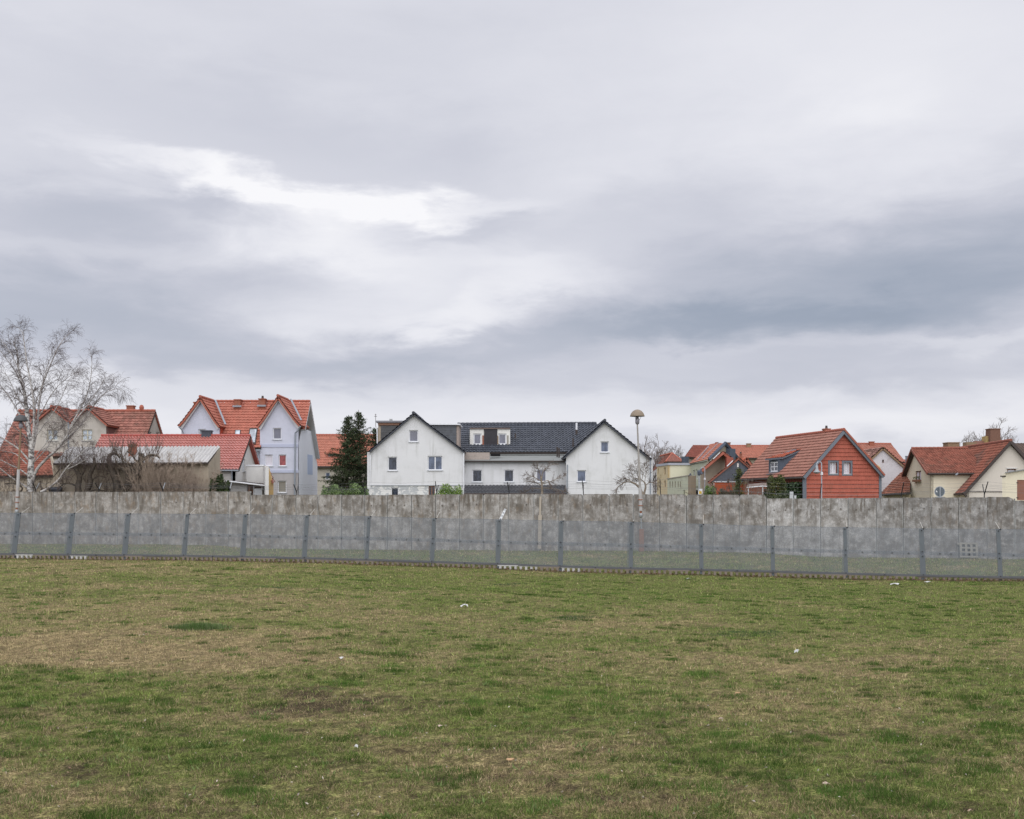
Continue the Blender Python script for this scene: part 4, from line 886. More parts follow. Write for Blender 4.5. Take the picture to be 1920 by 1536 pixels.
def wing(h, D0, ax, ay, lx, ly, rx, ry, L, col, mat, deck, tl=.36):
    ap = P(ax, ay, D0); lf = P(lx, ly, D0); rt = P(rx, ry, D0); bk = Vector((0, L, 0))
    h.roof([lf+bk, lf, ap, ap+bk], col, mat, deck=deck, th=.10); h.roof([rt, rt+bk, ap+bk, ap], col, mat, deck=deck, th=.10); h.ridge(ap+Vector((0, 0, .05)), ap+bk+Vector((0, 0, .05)), m_blackcap)
wing(G, 87.7, 775, 775.2, 690.5, 847, 871.5, 847, 9.5, BLACK, mt_slate, m_blackcap)
gr = G.plane(1061.5, 88, 1218.5, 88); hr = [(1126, 1141.6, 827.7, 848.3), (1082, 1099, 881.7, 903.5)]
gr.wall([(1061.5, None), (1218.5, None), (1218.5, 860), (1134.5, 791.5), (1061.5, 857)], m_white, hr); gr.win(*hr[0], g_blue); gr.win(*hr[1], g_blue)
wing(G, 87.7, 1134, 789.3, 1056, 858.5, 1222, 861.5, 9.5, BLACK, mt_slate, m_blackcap)
sdl = Plane(G, (P(694, 0, 88).x, 88.03), (P(694, 0, 88).x, 97)); sdl.wall_m([(0, -.3), (9, -.3), (9, 7), (0, 7)], m_white)
sdr = Plane(G, (P(1218.5, 0, 88).x, 88.03), (P(1218.5, 0, 88).x, 97)); sdr.wall_m([(0, -.3), (9, -.3), (9, 6.4), (0, 6.4)], m_white)
sdi = Plane(G, (P(868.5, 0, 88).x, 88.06), (P(868.5, 0, 88).x, 90)); sdi.wall_m([(0, -.3), (2, -.3), (2, 7), (0, 7)], m_white)
G.roof([(848, 848, 93), (1115, 847, 93), (1119, 794.5, 98), (858, 796, 98)], BLACK, mt_slate, tw=.30, tl=.40, amp=.06, step=.08, var=.3); G.ridge((858, 795.3, 98), (1119, 793.8, 98), m_blackcap, .14)
G.roof([(1105, 847, 103), (855, 848, 103), (858, 796, 98), (1119, 794.5, 98)], BLACK, mt_slate)
G.roof([(1115, 847, 93), (1150, 850, 98), (1119, 794.5, 98)], BLACK, mt_slate); G.roof([(1110, 847, 103), (1150, 850, 98), (1119, 794.5, 98)], BLACK, mt_slate)
m_felt = M('roofing_felt', (.24, .25, .245), .95, .18, 1.2, dirt=.4, dirtcol=(.16, .17, .14))
G.add('flat_roof', MB().prism([P(868, 864, 89.2), P(1063, 864, 89.2), P(1063, 853.5, 93.4), P(868, 853.5, 93.4)], (0, 0, -.16)), m_felt)
G.add('felt_upstand', MB().prism([P(868, 853.5, 93.1), P(1063, 853.5, 93.1), P(1063, 846.5, 93.2), P(868, 846.5, 93.2)], (0, .1, 0)), m_felt)
gm = G.plane(868, 89.5, 1062, 89.5); hm_ = [(885.5, 904, 880.8, 904), (945.3, 963.4, 880.8, 904), (1005.8, 1024.3, 880.3, 903.5)]
gm.wall([(868, None), (1062, None), (1062, 865), (868, 865)], m_white, hm_); gm.win(*hm_[0], g_dark); gm.win(*hm_[1], g_dark); gm.win(*hm_[2], g_grey)
G.pipe([(868, 865, 89.1), (1062, 865, 89.1)], .06, m_fascia, 'gutter')
G.roof([(870, 925.5, 86.2), (1061, 925.5, 86.2), (1060, 909.5, 89.3), (871, 909.5, 89.3)], (.06, .062, .072), mt_slate, tw=.29, tl=.5, amp=.04); G.pipe([(870, 926.5, 86), (1061, 926.5, 86)], .07, m_fascia, 'gutter')
G.plane(870, 86.6, 1061, 86.6).wall([(870, None), (1060, None), (1060, 927), (870, 927)], m_white)
G.add('brick_upstand', MB().box(P(870, 0, 90).x, P(918, 0, 90).x, 90, 90.5, P(0, 862, 90).z, P(0, 848.5, 90).z), M('pale_brick', (.42, .36, .32), .95, .3, 8, dirt=.4)); G.add('roof_opening', MB().box(P(920, 0, 91).x, P(938, 0, 91).x, 91, 91.4, P(0, 855.5, 91).z, P(0, 850.5, 91).z), m_black)
# box dormer
gd = G.plane(882, 94.2, 955.5, 94.2); hd_ = [(887.5, 902.5, 813, 833.5), (934, 949.5, 813, 833.5)]
m_cream = M('cream_cladding', (.80, .79, .75), .85, .06, 2)
gd.wall([(882, 838.5), (955.5, 838.5), (955.5, 804.5), (882, 804.5)], m_cream, hd_); gd.win(*hd_[0], g_grey, fw=.10); gd.win(*hd_[1], g_grey, fw=.10)
gd.box(907.5, 932.5, 804.7, 834.8, -.06, .02, 'felt_panel', M('bitumen_felt', (.055, .052, .058), .9, .4, 3)); gd.box(904.3, 907.2, 816.5, 834, -.03, .02, 'bare_brick', m_brick); gd.box(932.8, 934.6, 817, 834, -.03, .02, 'bare_brick', m_mix); gd.box(950.5, 953.6, 816.5, 834, -.03, .02, 'bare_brick', M('grey_block', (.33, .31, .27), .9))
gd.box(880.8, 956.5, 802.4, 804.6, -.12, 3.2, 'dormer_roof', M('dormer_roof_board', (.17, .13, .115), .9)); x0, x1 = P(882, 0, 94.2).x, P(955.5, 0, 94.2).x; z0, z1 = P(0, 838.5, 94.2).z, P(0, 804.5, 94.2).z
for x in (x0, x1): G.add('dormer_cheek', MB().box(x-.05, x+.05, 94.25, 97.3, z0, z1), m_cream)
gd.box(880.5, 957, 837.6, 839.6, -.25, .05, 'dormer_sill', m_pvc)
# side dormers on the left wing
m_slatecl = mt_slate
for (xa, xb, yt, yb, sgn) in ((709, 775, 793, 829, -1), (775, 860, 797.5, 840, 1)):
    Dd = 89.6; pa_, pb_ = P(xa, 0, Dd).x, P(xb, 0, Dd).x; zt = P(0, yt, Dd).z; zb = P(0, yb, Dd).z-.2
    G.add('side_dormer', MB().box(pa_, pb_, Dd+.05, Dd+3.6, zb, zt), m_beige if sgn < 0 else M('weathered_board', (.40, .33, .29), .9, .2, 6))
    V = [Vector((pa_+(.22 if sgn < 0 else 0), Dd, zb)), Vector((pb_-(.18 if sgn > 0 else 0), Dd, zb)), Vector((pb_-(.18 if sgn > 0 else 0), Dd, zt)), Vector((pa_+(.22 if sgn < 0 else 0), Dd, zt))]
    G.roof(V, SLATE if sgn > 0 else (.035, .036, .04), mt_slate, tw=.26, tl=.2, amp=.006, step=.02, var=.5, kind='flat', th=.04, name='slate_cladding')
    if sgn < 0: G.add('dormer_roof', MB().box(pa_-.16, pb_, Dd-.2, Dd+3.8, zt+.02, zt+.17), M('dormer_felt', (.24, .24, .26), .9)); G.add('dormer_fascia', MB().box(pa_, pb_, Dd-.1, Dd-.03, zt-.2, zt), m_brownf)
    else: G.add('dormer_roof', MB().box(pa_, pb_+.14, Dd-.2, Dd+3.8, zt+.02, zt+.12), m_pvc)
G.pipe([(703.5, 802, 89.3), (707, 806, 89.3), (707.5, 832, 89.3)], .05, m_pvc); G.pipe([(704.3, 800, 92), (704.3, 776, 92)], .02, m_fascia, 'aerial'); G.add('aerial_arm', MB().bar(P(701.5, 781, 92), P(707, 781, 92), .03).bar(P(702.5, 778, 92), P(706, 778, 92), .03), m_fascia)
G.pipe([(1060.5, 866, 88.6), (1064, 872, 88), (1063, 935, 87.9)], .055); G.pipe([(1219.5, 863, 87.8), (1219.5, 935, 87.8)], .06); G.pipe([(869.5, 848, 87.8), (869.5, 935, 87.8)], .05, m_pvc); G.pipe([(692, 849, 87.7), (694.5, 853, 87.9), (694.5, 935, 87.9)], .05, m_pvc)
G.pipe([(1081, 812, 95.4), (1081, 793, 95.4)], .09, m_pvc, 'vent_pipe'); G.pipe([(1081, 815, 95.3), (1081, 806, 95.3)], .11, m_fascia, 'vent_base')
for (px, y0, y1, D0) in ((1074.5, 838, 822, 93.6), (1044.8, 857, 838, 91.5), (1048.3, 858, 840, 91.3), (966.3, 822, 813, 94.8)): G.pipe([(px, y0, D0), (px, y1, D0)], .07, m_fascia, 'vent_pipe'); 
G.chimney(730, 734.5, 785.5, 790, 91, M('pale_chimney', (.4, .4, .4), .9), cap=False)
# ---------------------------------------------------------------- village to the right
m_infill = M('limewashed_infill', (.58, .56, .56), .95, .1, 3); m_beam = M('dark_timber', (.12, .10, .09), .9); m_ygreen = M('yellow_green_render', (.74, .72, .55), .9, .04); m_ochre = M('ochre_render', (.64, .53, .34), .95, .12, 2, dirt=.3, dirtcol=(.34, .27, .2)); m_green = M('pale_green_render', (.50, .52, .41), .95, .14, 1.3, dirt=.5, dirtcol=(.30, .26, .2), streak=.4)
m_greyband = M('grey_parapet', (.42, .44, .50), .9, .15, 2); m_stone = M('rubble_stone', (.34, .295, .225), .95, .35, 3, dirt=.4); m_brownr = M('brown_plaster', (.33, .28, .225), .95, .15, 1.0, dirt=.4, dirtcol=(.19, .165, .13))
m_slatev = M('slate_box', (.09, .11, .145), .7, .25, 9)
H1 = House('hipped_roof_cottage', 'small half-timbered cottage with red hipped roof behind the flat-roofed yellow building', 1245, 150)
H1.roof([(1248, 865.5, 148), (1281, 865.5, 148), (1260.5, 850, 151.5)], BRICKRED, mt_clay); H1.roof([(1218, 889, 172), (1248, 865.5, 148), (1260.5, 850, 151.5), (1236, 855, 165)], BRICKRED, mt_clay)
H1.ridge((1260.5, 849.5, 151.5), (1238, 855, 165), m_redcap); H1.ridge((1248, 865.5, 148), (1260.5, 850, 151.5), m_redcap); H1.ridge((1281, 865.5, 148), (1260.5, 850, 151.5), m_redcap)
H1.roof([(1281, 865.5, 148), (1268, 862, 166), (1260.5, 850, 151.5)], BRICKRED, mt_clay)
p = H1.plane(1250, 148.6, 1279, 148.6); p.wall([(1250, None), (1279, None), (1279, 865), (1250, 865)], m_infill)
for a in (1254, 1258, 1263, 1268, 1273): p.box(a, a+1.6, 865.5, 868, -.06, .02, 'window', g_dark)
p = H1.plane(1219, 170, 1249, 148.8); p.wall([(1218, None), (1249, None), (1249, 866), (1218, 889)], m_infill)
for i in range(5): p.box(1219+5*i, 1219.7+5*i, 886, 925, -.06, .02, 'beam', m_beam)
for y in (892, 901, 911, 921): p.box(1218.5, 1233, y, y+.8, -.05, .02, 'beam', m_beam)
for (a, b, c_, d_) in ((1220, 892, 1224, 901), (1229, 892, 1225, 901), (1220, 911, 1224, 901), (1230, 921, 1226, 911)):
    H1.add('brace', MB().bar(p.p3(p.a(a), p.z(a, b), -.06), p.p3(p.a(c_), p.z(c_, d_), -.06), .1, .06), m_beam)
H2 = House('flat_roofed_yellow_building', 'flat-roofed building with ochre side, pale yellow blank wall and grey parapet', 1253, 135, cat='building')
pL = H2.plane(1231.5, 147, 1253, 135); hs = [(1233.4, 1235.2, 879, 888.5), (1245, 1248, 876.5, 890), (1238.3, 1239.8, 890, 899), (1245, 1248, 901, 913.5), (1234, 1235.5, 903, 913)]
pL.wall([(1231.5, None), (1253, None), (1253, 872), (1231.5, 875)], m_ochre, hs)
for h in hs: pL.win(*h, g_light, 1, m_brownf, sill=False, fw=.06, dep=.15)
pR = H2.plane(1253, 135, 1296, 135); pR.wall([(1253, None), (1296, None), (1296, 872), (1253, 872)], m_ygreen)
H2.add('parapet', MB().prism([pL.p3(0, pL.z(1231.5, 875.3), -.1), pL.p3(pL.len+.1, pL.z(1253, 872.3), -.1), pL.p3(pL.len+.1, pL.z(1253, 868.6), -.1), pL.p3(0, pL.z(1231.5, 870.6), -.1)], (.6, .3, 0)), m_greyband)
H2.add('parapet', MB().box(P(1253, 0, 135).x, P(1296, 0, 135).x, 134.85, 135.6, P(0, 872.3, 135).z, P(0, 868.3, 135).z), m_greyband); pR.box(1252.2, 1253.8, 871, 935, -.05, .1, 'corner_pilaster', M('ochre_corner', (.46, .34, .18), .9))
H2.add('roof_tank', MB().tube([P(1285, 869, 138), P(1284.5, 856.5, 138)], [.42, .5], 10), m_slatev); H2.add('roof_post', MB().box(P(1287.8, 0, 138).x, P(1292, 0, 138).x, 138, 138.4, P(0, 870, 138).z, P(0, 858, 138).z), m_sill)
AX = House('green_annex', 'low weathered greenish annex with a row of narrow windows', 1252, 125, cat='annex')
pX = AX.plane(1251.5, 126, 1292, 122); hs = [(a, a+1.9, 903, 914) for a in (1255.2, 1260, 1265, 1270.4, 1274.8)]+[(1281.5, 1291, 919, 935)]
pX.wall([(1251.5, None), (1292, None), (1292, 891.5), (1251.5, 898)], m_green, hs)
for h in hs[:-1]: pX.win(*h, g_dark, 1, m_brownf, sill=False, fw=.05)
pX.box(1281, 1291.5, 919, 935, 1.5, 1.6, 'garage_door', m_black); AX.add('coping', MB().prism([P(1251, 898.6, 125.9), P(1292.3, 892.2, 121.9), P(1292.3, 890.6, 121.9), P(1251, 896.8, 125.9)], (0, .5, 0)), M('stone_coping', (.34, .31, .27), .9, .2))
pX.box(1291.6, 1296.6, 892, 935, -.1, .6, 'pillar', M('brown_pillar', (.30, .24, .18), .95, .2)); AX.roof([(1291, 892.5, 121.8), (1297, 892.5, 121.8), (1294.5, 886.5, 122.5)], SLATE, mt_slate, th=.05)
H4 = House('dark_red_hipped_house', 'big house with dark brownish red hipped roof farthest behind the village', 1310, 190)
H4.roof([(1285, 856, 188), (1348, 862, 188), (1345, 836.5, 195), (1299, 836, 195)], (.24, .085, .065), mt_old, tw=.4, tl=.45); H4.roof([(1282, 860, 200), (1285, 856, 188), (1299, 836, 195)], (.22, .085, .065), mt_old)
H4.plane(1287, 188.5, 1348, 188.5).wall([(1287, None), (1348, None), (1348, 858), (1287, 856)], m_brownr); H4.ridge((1299, 835.6, 195), (1345, 836, 195), m_oldcap)
H9 = House('middle_roof_house', 'house whose steep dark red roof peaks just left of the green house gable', 1340, 175)
H9.roof([(1318, 863, 170), (1355, 863, 170), (1346, 829, 178), (1341, 830, 178)], (.27, .095, .07), mt_old, tw=.4); H9.roof([(1355, 863, 170), (1374, 863, 182), (1346, 829, 178)], (.27, .095, .07), mt_old, tw=.4)
H9.plane(1318, 172.5, 1352, 168.5).wall([(1318, None), (1352, None), (1352, 859), (1318, 862)], m_brownr)
H3 = House('green_gabled_house', 'tall pale green house with orange-red roof and rubble stone gable', 1329, 120)
pE = H3.plane(1296, 134, 1330, 120); hs = [(1299.8, 1303, 881.5, 899.5), (1305, 1308, 880.5, 898.5), (1300.5, 1303, 912, 928), (1305.6, 1308.2, 911.5, 928)]
pE.wall([(1296, None), (1330, None), (1330, 861.5), (1296, 869)], m_green, hs)
for h in hs: pE.win(*h, g_dark, 1, m_pvc, sill=False, fw=.07)
pE.box(1296, 1330, 864.5, 868.5, -.12, .02, 'cornice', m_green) if False else None
H3.add('cornice', MB().prism([pE.p3(0, pE.z(1296, 870.5), -.15), pE.p3(pE.len, pE.z(1330, 864), -.15), pE.p3(pE.len, pE.z(1330, 861.5), -.15), pE.p3(0, pE.z(1296, 868.5), -.15)], (.2, .3, 0)), M('pale_cornice', (.50, .50, .42), .9))
pG = H3.plane(1329.5, 120, 1384, 126); pG.wall([(1329.5, None), (1384, None), (1384, 861), (1359.6, 832.5), (1329.5, 861)], m_stone)
E0, E1, Rn, Rf = P(1293, 869.5, 134), P(1328.5, 861.3, 119.6), P(1359.6, 831, 122.8), P(1336, 838, 138)
H3.roof([E0, E1, Rn, Rf], (.43, .175, .125), mt_clay, tw=.4, tl=.42, deck=m_slatev); H3.roof([P(1385.5, 862, 125.6), P(1362, 864, 140), Rf, Rn], (.45, .15, .09), mt_clay, deck=m_slatev)
nn = Vector((0, -.35, .25)); H3.add('verge', MB().bar(E1+nn*.3, Rn+nn*.3, .24, .1, (0, 1, 0)).bar(Rn+nn*.3, P(1385.5, 862, 125.6)+nn*.3, .24, .1, (0, 1, 0)), m_slatev)
H3.add('roof_joint', MB().bar(P(1316, 864.5, 124.8)+Vector((0, -.3, .25)), P(1347, 834, 128)+Vector((0, -.3, .25)), .06, .05), m_zinc); H3.add('fire_wall', MB().bar(P(1306, 867, 129.5)+Vector((0, -.3, .25)), P(1328, 841, 134)+Vector((0, -.3, .25)), .07, .1), m_zinc)
H3.chimney(1361, 1369.5, 831, 840, 124, m_brick, capm=m_mix); pG.box(1361, 1371.5, 841.5, 862, -.5, -.02, 'slate_box', m_slatev)
H5 = House('brown_gable_house', 'brown plastered gable house with red roof edge and flaking lower wall', 1345, 112)
p5 = H5.plane(1317, 112, 1372, 114); p5.wall([(1316.5, None), (1372, None), (1372, 858), (1355.5, 848), (1316.5, 879)], m_brownr)
a5, l5, r5 = P(1355.4, 846.2, 111.8), P(1314.5, 881, 111.6), P(1371, 857.5, 112); bk = Vector((1.05, 6, 0))
H5.roof([l5+bk*.8, l5, a5, a5+bk*.8], BRICKRED, mt_clay, th=.25, deck=m_redcap); H5.roof([r5, r5+bk*.8, a5+bk*.8, a5], BRICKRED, mt_clay, th=.25, deck=m_redcap); H5.chimney(1362.5, 1375, 858, 877, 111.4, M('red_rendered_chimney', (.36, .11, .08), .9, .2, 4), dep=.9, cap=False)
H5.add('lead_strip', MB().bar(P(1337, 861, 111.5), P(1350, 848.5, 111.5), .22, .05), m_pvc)
H6 = House('dark_slate_gable_house', 'small house with dark slate gable over orange-red boarding', 1370, 104)
p6 = H6.plane(1336, 104, 1412, 104); p6.wall([(1339, None), (1412, None), (1412, 904), (1339, 904)], m_orange)
V = [P(1332, 903.5, 103.9), P(1412, 903.5, 103.9), P(1412, 884, 103.9), P(1385, 860.5, 103.9), P(1360, 879, 103.9)]
H6.roof(V, (.060, .072, .10), mt_slate, tw=.24, tl=.2, amp=.006, step=.02, var=.35, kind='flat', th=.06, name='slate_gable')
for i in range(8): p6.box(1341.5+.01, 1412, 905.5+2.1*i, 905.9+2.1*i, -.02, .0, 'board_joint', M('orange_joint', (.30, .07, .03), .8) if 'orange_joint' not in bpy.data.materials else bpy.data.materials['orange_joint'])
p6.box(1339, 1412, 902.8, 904.3, -.12, -.02, 'fascia_strip', m_pvc)
a6, k6, l6, r6 = P(1385, 858, 103.7), P(1352, 884, 103.7), P(1327, 904.5, 103.7), P(1406, 876, 103.7); bk = Vector((1.5, 7, 0))
H6.roof([l6+bk*.6, l6, k6, k6+bk*.6], OLD, mt_old, deck=m_oldcap, th=.14); H6.roof([k6+bk*.6, k6, a6, a6+bk*.6], OLD, mt_old, deck=m_oldcap, th=.14); H6.roof([r6, r6+bk, a6+bk, a6], OLD, mt_old, deck=m_oldcap, th=.14)
H6.add('white_verge', MB().bar(P(1363, 874.5, 103.3), P(1374, 864, 103.3), .25, .06), m_pvc); p6.box(1381.5, 1384.5, 869, 876, -.12, -.05, 'gable_ornament', m_cream); p6.box(1382, 1389, 879.5, 886, -.12, -.06, 'gable_opening', m_black)
p6.box(1336.5, 1339, 906, 935, -.3, .5, 'porch_post', M('pinkish_render', (.42, .30, .26), .9)); H6.pipe([(1330, 906, 103.6), (1337, 912, 103.6), (1337, 935, 103.6)], .06, m_brownf)
H6.pipe([(1364.5, 906, 103.2), (1366, 898, 103.2)], .1, m_fascia, 'flue')
H7 = House('long_red_roof_house', 'wide house with long plain orange-red roof left of the tile-hung house', 1404, 170)
H7.roof([(1368, 858.5, 168), (1452, 858.5, 168), (1450, 836, 175), (1368, 836, 175)], (.42, .175, .125), mt_clay, tw=.4, tl=.42); H7.ridge((1368, 835.6, 175), (1450, 835.6, 175), m_redcap); H7.plane(1368, 168.5, 1452, 168.5).wall([(1368, None), (1452, None), (1452, 858), (1368, 858)], m_stone); H7.chimney(1400.5, 1408.5, 832.5, 836, 174, m_mix)
H10 = House('small_red_gable', 'tiny gable with bright red verge between the slate gable and the tile-hung house', 1400, 140, cat='outbuilding')
p = H10.plane(1391, 140, 1410, 140); p.wall([(1391, None), (1410, None), (1410, 869), (1400.3, 859.5), (1391, 869)], M('dark_gable', (.12, .10, .10), .9)); a_, l_, r_ = P(1400.3, 857.5, 139.7), P(1389, 871, 139.7), P(1411, 871, 139.7); bk = Vector((0, 5, 0))
H10.roof([l_+bk, l_, a_, a_+bk], (.5, .14, .08), mt_clay, deck=m_redcap, th=.25); H10.roof([r_, r_+bk, a_+bk, a_], (.5, .14, .08), mt_clay, deck=m_redcap, th=.25); H10.chimney(1388.3, 1391.5, 852, 858, 142, pots=1)
# H8: tile-hung red house
T = House('tile_hung_house', 'red house clad in orange-red hanging tiles with grey dormer and grey window surrounds', 1509, 90, 10)
dsd = Vector((-.18, 1)).normalized(); efr = Vector((dsd.y, -dsd.x))      # side direction, front direction
c0 = g2(1509, 90); pF = Plane(T, c0, c0+efr*6.2); LEN = 13.2
pS = Plane(T, c0, c0+dsd*LEN)
aR = pF.a(1648.5); ze8 = pF.z(1509, 887.5); apx = pF.a(1579); zr8 = pF.z(1579, 809.5); zer = pF.z(1648, 886)
gp_ = [(0, -.3), (aR, -.3), (aR, zer), (apx, zr8), (0, ze8)]
hw8 = [pF.rect((1555.5, 1569, 867, 888)), pF.rect((1581.5, 1594.5, 867.5, 888.5))]
m_slv = M('zinc_verge', (.15, .17, .20), .6, .2)
pF.wall_m(gp_, M('orange_backing', (.30, .08, .05), .9), hw8)
for (h, r_) in zip(hw8, ((1555.5, 1569, 867, 888), (1581.5, 1594.5, 867.5, 888.5))): pF.win(*r_, g_curt, 2, surround=m_slv, dep=.16)
# hanging tiles in strips that leave the windows free
def hung(poly2, nm='hanging_tiles'):
    pts = [pF.p3(a, z, -.03) for a, z in poly2]; T.seed += 1
    V, Fc, C, fr = tiles(pts, .2, .345, .012, .065, (.40, .115, .080), .14, T.seed, kind='flat')
    me = fast_mesh(nm, V, Fc, mt_clay, C); me.transform(T.inv); clip_me(me, fr, T.inv); link(nm, me, T.e, kind='stuff')
zb_, zt_ = hw8[0][2]-.17, hw8[0][3]+.17; nrow = 15; zlow = zb_-nrow*.345
def xl8(z): return max(.06, apx*(z-ze8)/(zr8-ze8)) if z > ze8 else .06
def xr8(z): return min(aR-.06, aR-(aR-apx)*(z-zer)/(zr8-zer)) if z > zer else aR-.06
hung([(.06, zlow), (aR-.06, zlow), (aR-.06, zb_), (.06, zb_)])
z8 = zb_+3*.345 if False else zt_
for (x0, x1, kind) in ((0.06, hw8[0][0]-.17, 'L'), (hw8[0][1]+.17, hw8[1][0]-.17, 'M'), (hw8[1][1]+.17, aR-.06, 'R')):
    if kind == 'L': pp = [(x0, zb_), (x1, zb_), (x1, zt_), (xl8(zt_), zt_)]+([(.06, ze8)] if ze8 > zb_ else [])
    elif kind == 'R': pp = [(x0, zb_), (x1, zb_)]+([(x1, zer)] if zer > zb_ else [])+[(xr8(zt_), zt_), (x0, zt_)]
    else: pp = [(x0, zb_), (x1, zb_), (x1, zt_), (x0, zt_)]
    if kind == 'L' and ze8 <= zb_: pp = [(xl8(zb_), zb_), (x1, zb_), (x1, zt_), (xl8(zt_), zt_)]
    if kind == 'R' and zer <= zb_: pp = [(x0, zb_), (xr8(zb_), zb_), (xr8(zt_), zt_), (x0, zt_)]
    hung(pp)
hung([(xl8(zt_), zt_), (xr8(zt_), zt_), (apx, zr8-.05)])
def p8(a, s_, z): q = c0+efr*a+dsd*s_; return Vector((q.x, q.y, z))
ov = .35
eL0, eL1 = p8(-.28, -ov, ze8-.28), p8(-.28, LEN, ze8-.28); rd0, rd1 = p8(apx, -ov, zr8+.12), p8(apx, LEN, zr8+.12); eR0, eR1 = p8(aR+.28, -ov, zer-.28), p8(aR+.28, LEN, zer-.28)
T.roof([eL1, eL0, rd0, rd1], (.32, .155, .12), mt_clay, tw=.26, tl=.34, var=.25, deck=m_slv); T.roof([eR0, eR1, rd1, rd0], (.32, .155, .12), mt_clay, deck=m_slv); T.ridge(rd0+Vector((0, 0, .05)), rd1+Vector((0, 0, .05)), m_redcap)
T.add('verge', MB().bar(eL0+Vector((.05, -.02, -.12)), rd0+Vector((0, -.02, -.14)), .26, .06, (0, 1, 0)), m_slv); T.add('verge', MB().bar(rd0+Vector((0, -.02, -.14)), eR0+Vector((-.05, -.02, -.12)), .26, .06, (0, 1, 0)), m_slv)
T.add('verge_tiles', MB().bar(rd0+Vector((0, -.05, .04)), eR0+Vector((0, -.05, .04)), .14, .14, (0, 1, 0)), m_redcap)
T.pipe([eL1+Vector((-.05, 0, -.1)), eL0+Vector((-.05, 0, -.1))], .08, m_fascia, 'gutter'); pS.wall_m([(0, -.3), (LEN, -.3), (LEN, ze8), (0, ze8)], m_brick)
T.add('corner_trim', MB().bar(p8(-.06, -.06, -.3), p8(-.06, -.06, ze8-.1), .3, .16, (0, 1, 0)), m_slv); T.add('corner_trim', MB().bar(p8(aR+.05, -.05, -.3), p8(aR+.05, -.05, zer-.2), .22, .14, (0, 1, 0)), m_slv)
mb = MB()
for i in range(30): mb.bar(p8(-.1, .5+i*.4, ze8-.62), p8(-.1, .62+i*.4, ze8-.62), .3, .06, (0, 0, 1)) if False else mb.box(0, 0, 0, 0, 0, 0) if False else mb.bar(p8(-.09, .5+i*.4, ze8-.85), p8(-.09, .5+i*.4, ze8-.5), .13, .1)
T.add('dentil_course', mb, M('dentil_brick', (.22, .07, .05), .9)); T.chimney(1545.5, 1557, 805.5, 812, 93.5, m_brick, pots=1)
# shed dormer
n8 = (rd0-eL0).cross(eL1-eL0).normalized(); n8 = n8 if n8.z > 0 else -n8
def on8(px, py):
    d = Vector(((px-CX)/F, 1, (HY-py)/F)); o_ = Vector((0, 0, CZ)); tt = (eL0-o_).dot(n8)/d.dot(n8); return o_+d*tt
bl, br2 = on8(1441.5, 888.5), on8(1461, 886.5); upz = Vector((0, 0, (887.5-860)/F*bl.y)); tl_, tr_ = bl+upz, br2+upz
def onray(px, py, y): return P(px, py, y)
pk_l, pk_r = on8(1497, 843.5), on8(1504, 842)
pD = Plane(T, (bl.x, bl.y), (br2.x, br2.y)); pD.wall_m([(-.02, bl.z-.3), (pD.len+.02, bl.z-.3), (pD.len+.02, tr_.z), (-.02, tl_.z)], m_slatev, [pD.rect((1444.3, 1458.2, 866, 884.5))])
pD.win(1444.3, 1458.2, 866, 884.5, g_dark, 4, dep=.03, fw=.1)
T.add('dormer_cheek', MB().prism([br2, tr_, pk_r-Vector((0, 0, .12))], (-.06, 0, 0)), m_slatev)
T.roof([tl_+Vector((-.3, -.25, .04)), tr_+Vector((.22, -.25, .04)), pk_r+Vector((.1, 0, .05)), pk_l+Vector((-.5, 0, .05))], (.40, .12, .075), mt_clay, tw=.26, tl=.34, deck=m_slv, name='dormer_roof', th=.12)
T.add('dormer_flashing', MB().bar(bl+Vector((-.2, -.15, -.05)), br2+Vector((.1, -.15, -.05)), .16, .05).bar(br2+Vector((.05, -.1, 0)), pk_r+Vector((.05, -.1, 0)), .14, .05), m_zinc)
T.add('dormer_gutter', MB().bar(tl_+Vector((-.35, -.32, -.05)), tr_+Vector((.2, -.32, -.05)), .14, .14), m_slv)
# I: white house behind, and the far red roof
I1 = House('far_red_roof_house', 'house with broad faded red roof behind the tile-hung house', 1640, 150)
I1.roof([(1590, 866, 148), (1697, 866, 148), (1671, 832.5, 156), (1604, 832, 156)], (.38, .17, .125), mt_clay, tw=.4, tl=.42); I1.ridge((1604, 831.6, 156), (1671, 832, 156), m_redcap); I1.chimney(1631, 1639.5, 829, 834, 155)
I1.plane(1595, 149, 1692, 149).wall([(1595, None), (1692, None), (1692, 864), (1595, 864)], m_beige)
I3 = House('low_red_roof_house', 'low distant house with faded red roof peeking out beside the white gable', 1700, 160)
I3.roof([(1690, 880, 158), (1722, 880, 158), (1722, 861.5, 163), (1690, 861.5, 163)], (.40, .15, .11), mt_old, tw=.4); I3.plane(1690, 158.5, 1722, 158.5).wall([(1690, None), (1722, None), (1722, 878), (1690, 878)], m_beige); I3.chimney(1700, 1707, 856, 862, 160, M('grey_chimney', (.25, .28, .32), .9))
I2 = House('whitewashed_gable_house', 'whitewashed gable house with broken old roof tiles right of the tile-hung house', 1660, 115)
p = I2.plane(1625, 115, 1705, 115); m_wsh = M('stained_whitewash', (.64, .63, .66), .95, .08, 2, dirt=.5, dirtcol=(.36, .33, .32), streak=.6)
p.wall([(1625, None), (1703, None), (1703, 880), (1656, 840), (1625, 867)], m_wsh, [(1654, 1657.5, 862, 868)]); p.win(1654, 1657.5, 862, 868, g_dark, 1, m_brownf, sill=False, fw=.05)
a_, l_, r_ = P(1656, 838.5, 114.8), P(1624, 868, 114.8), P(1704, 881, 114.8); bk = Vector((0, 6, 0))
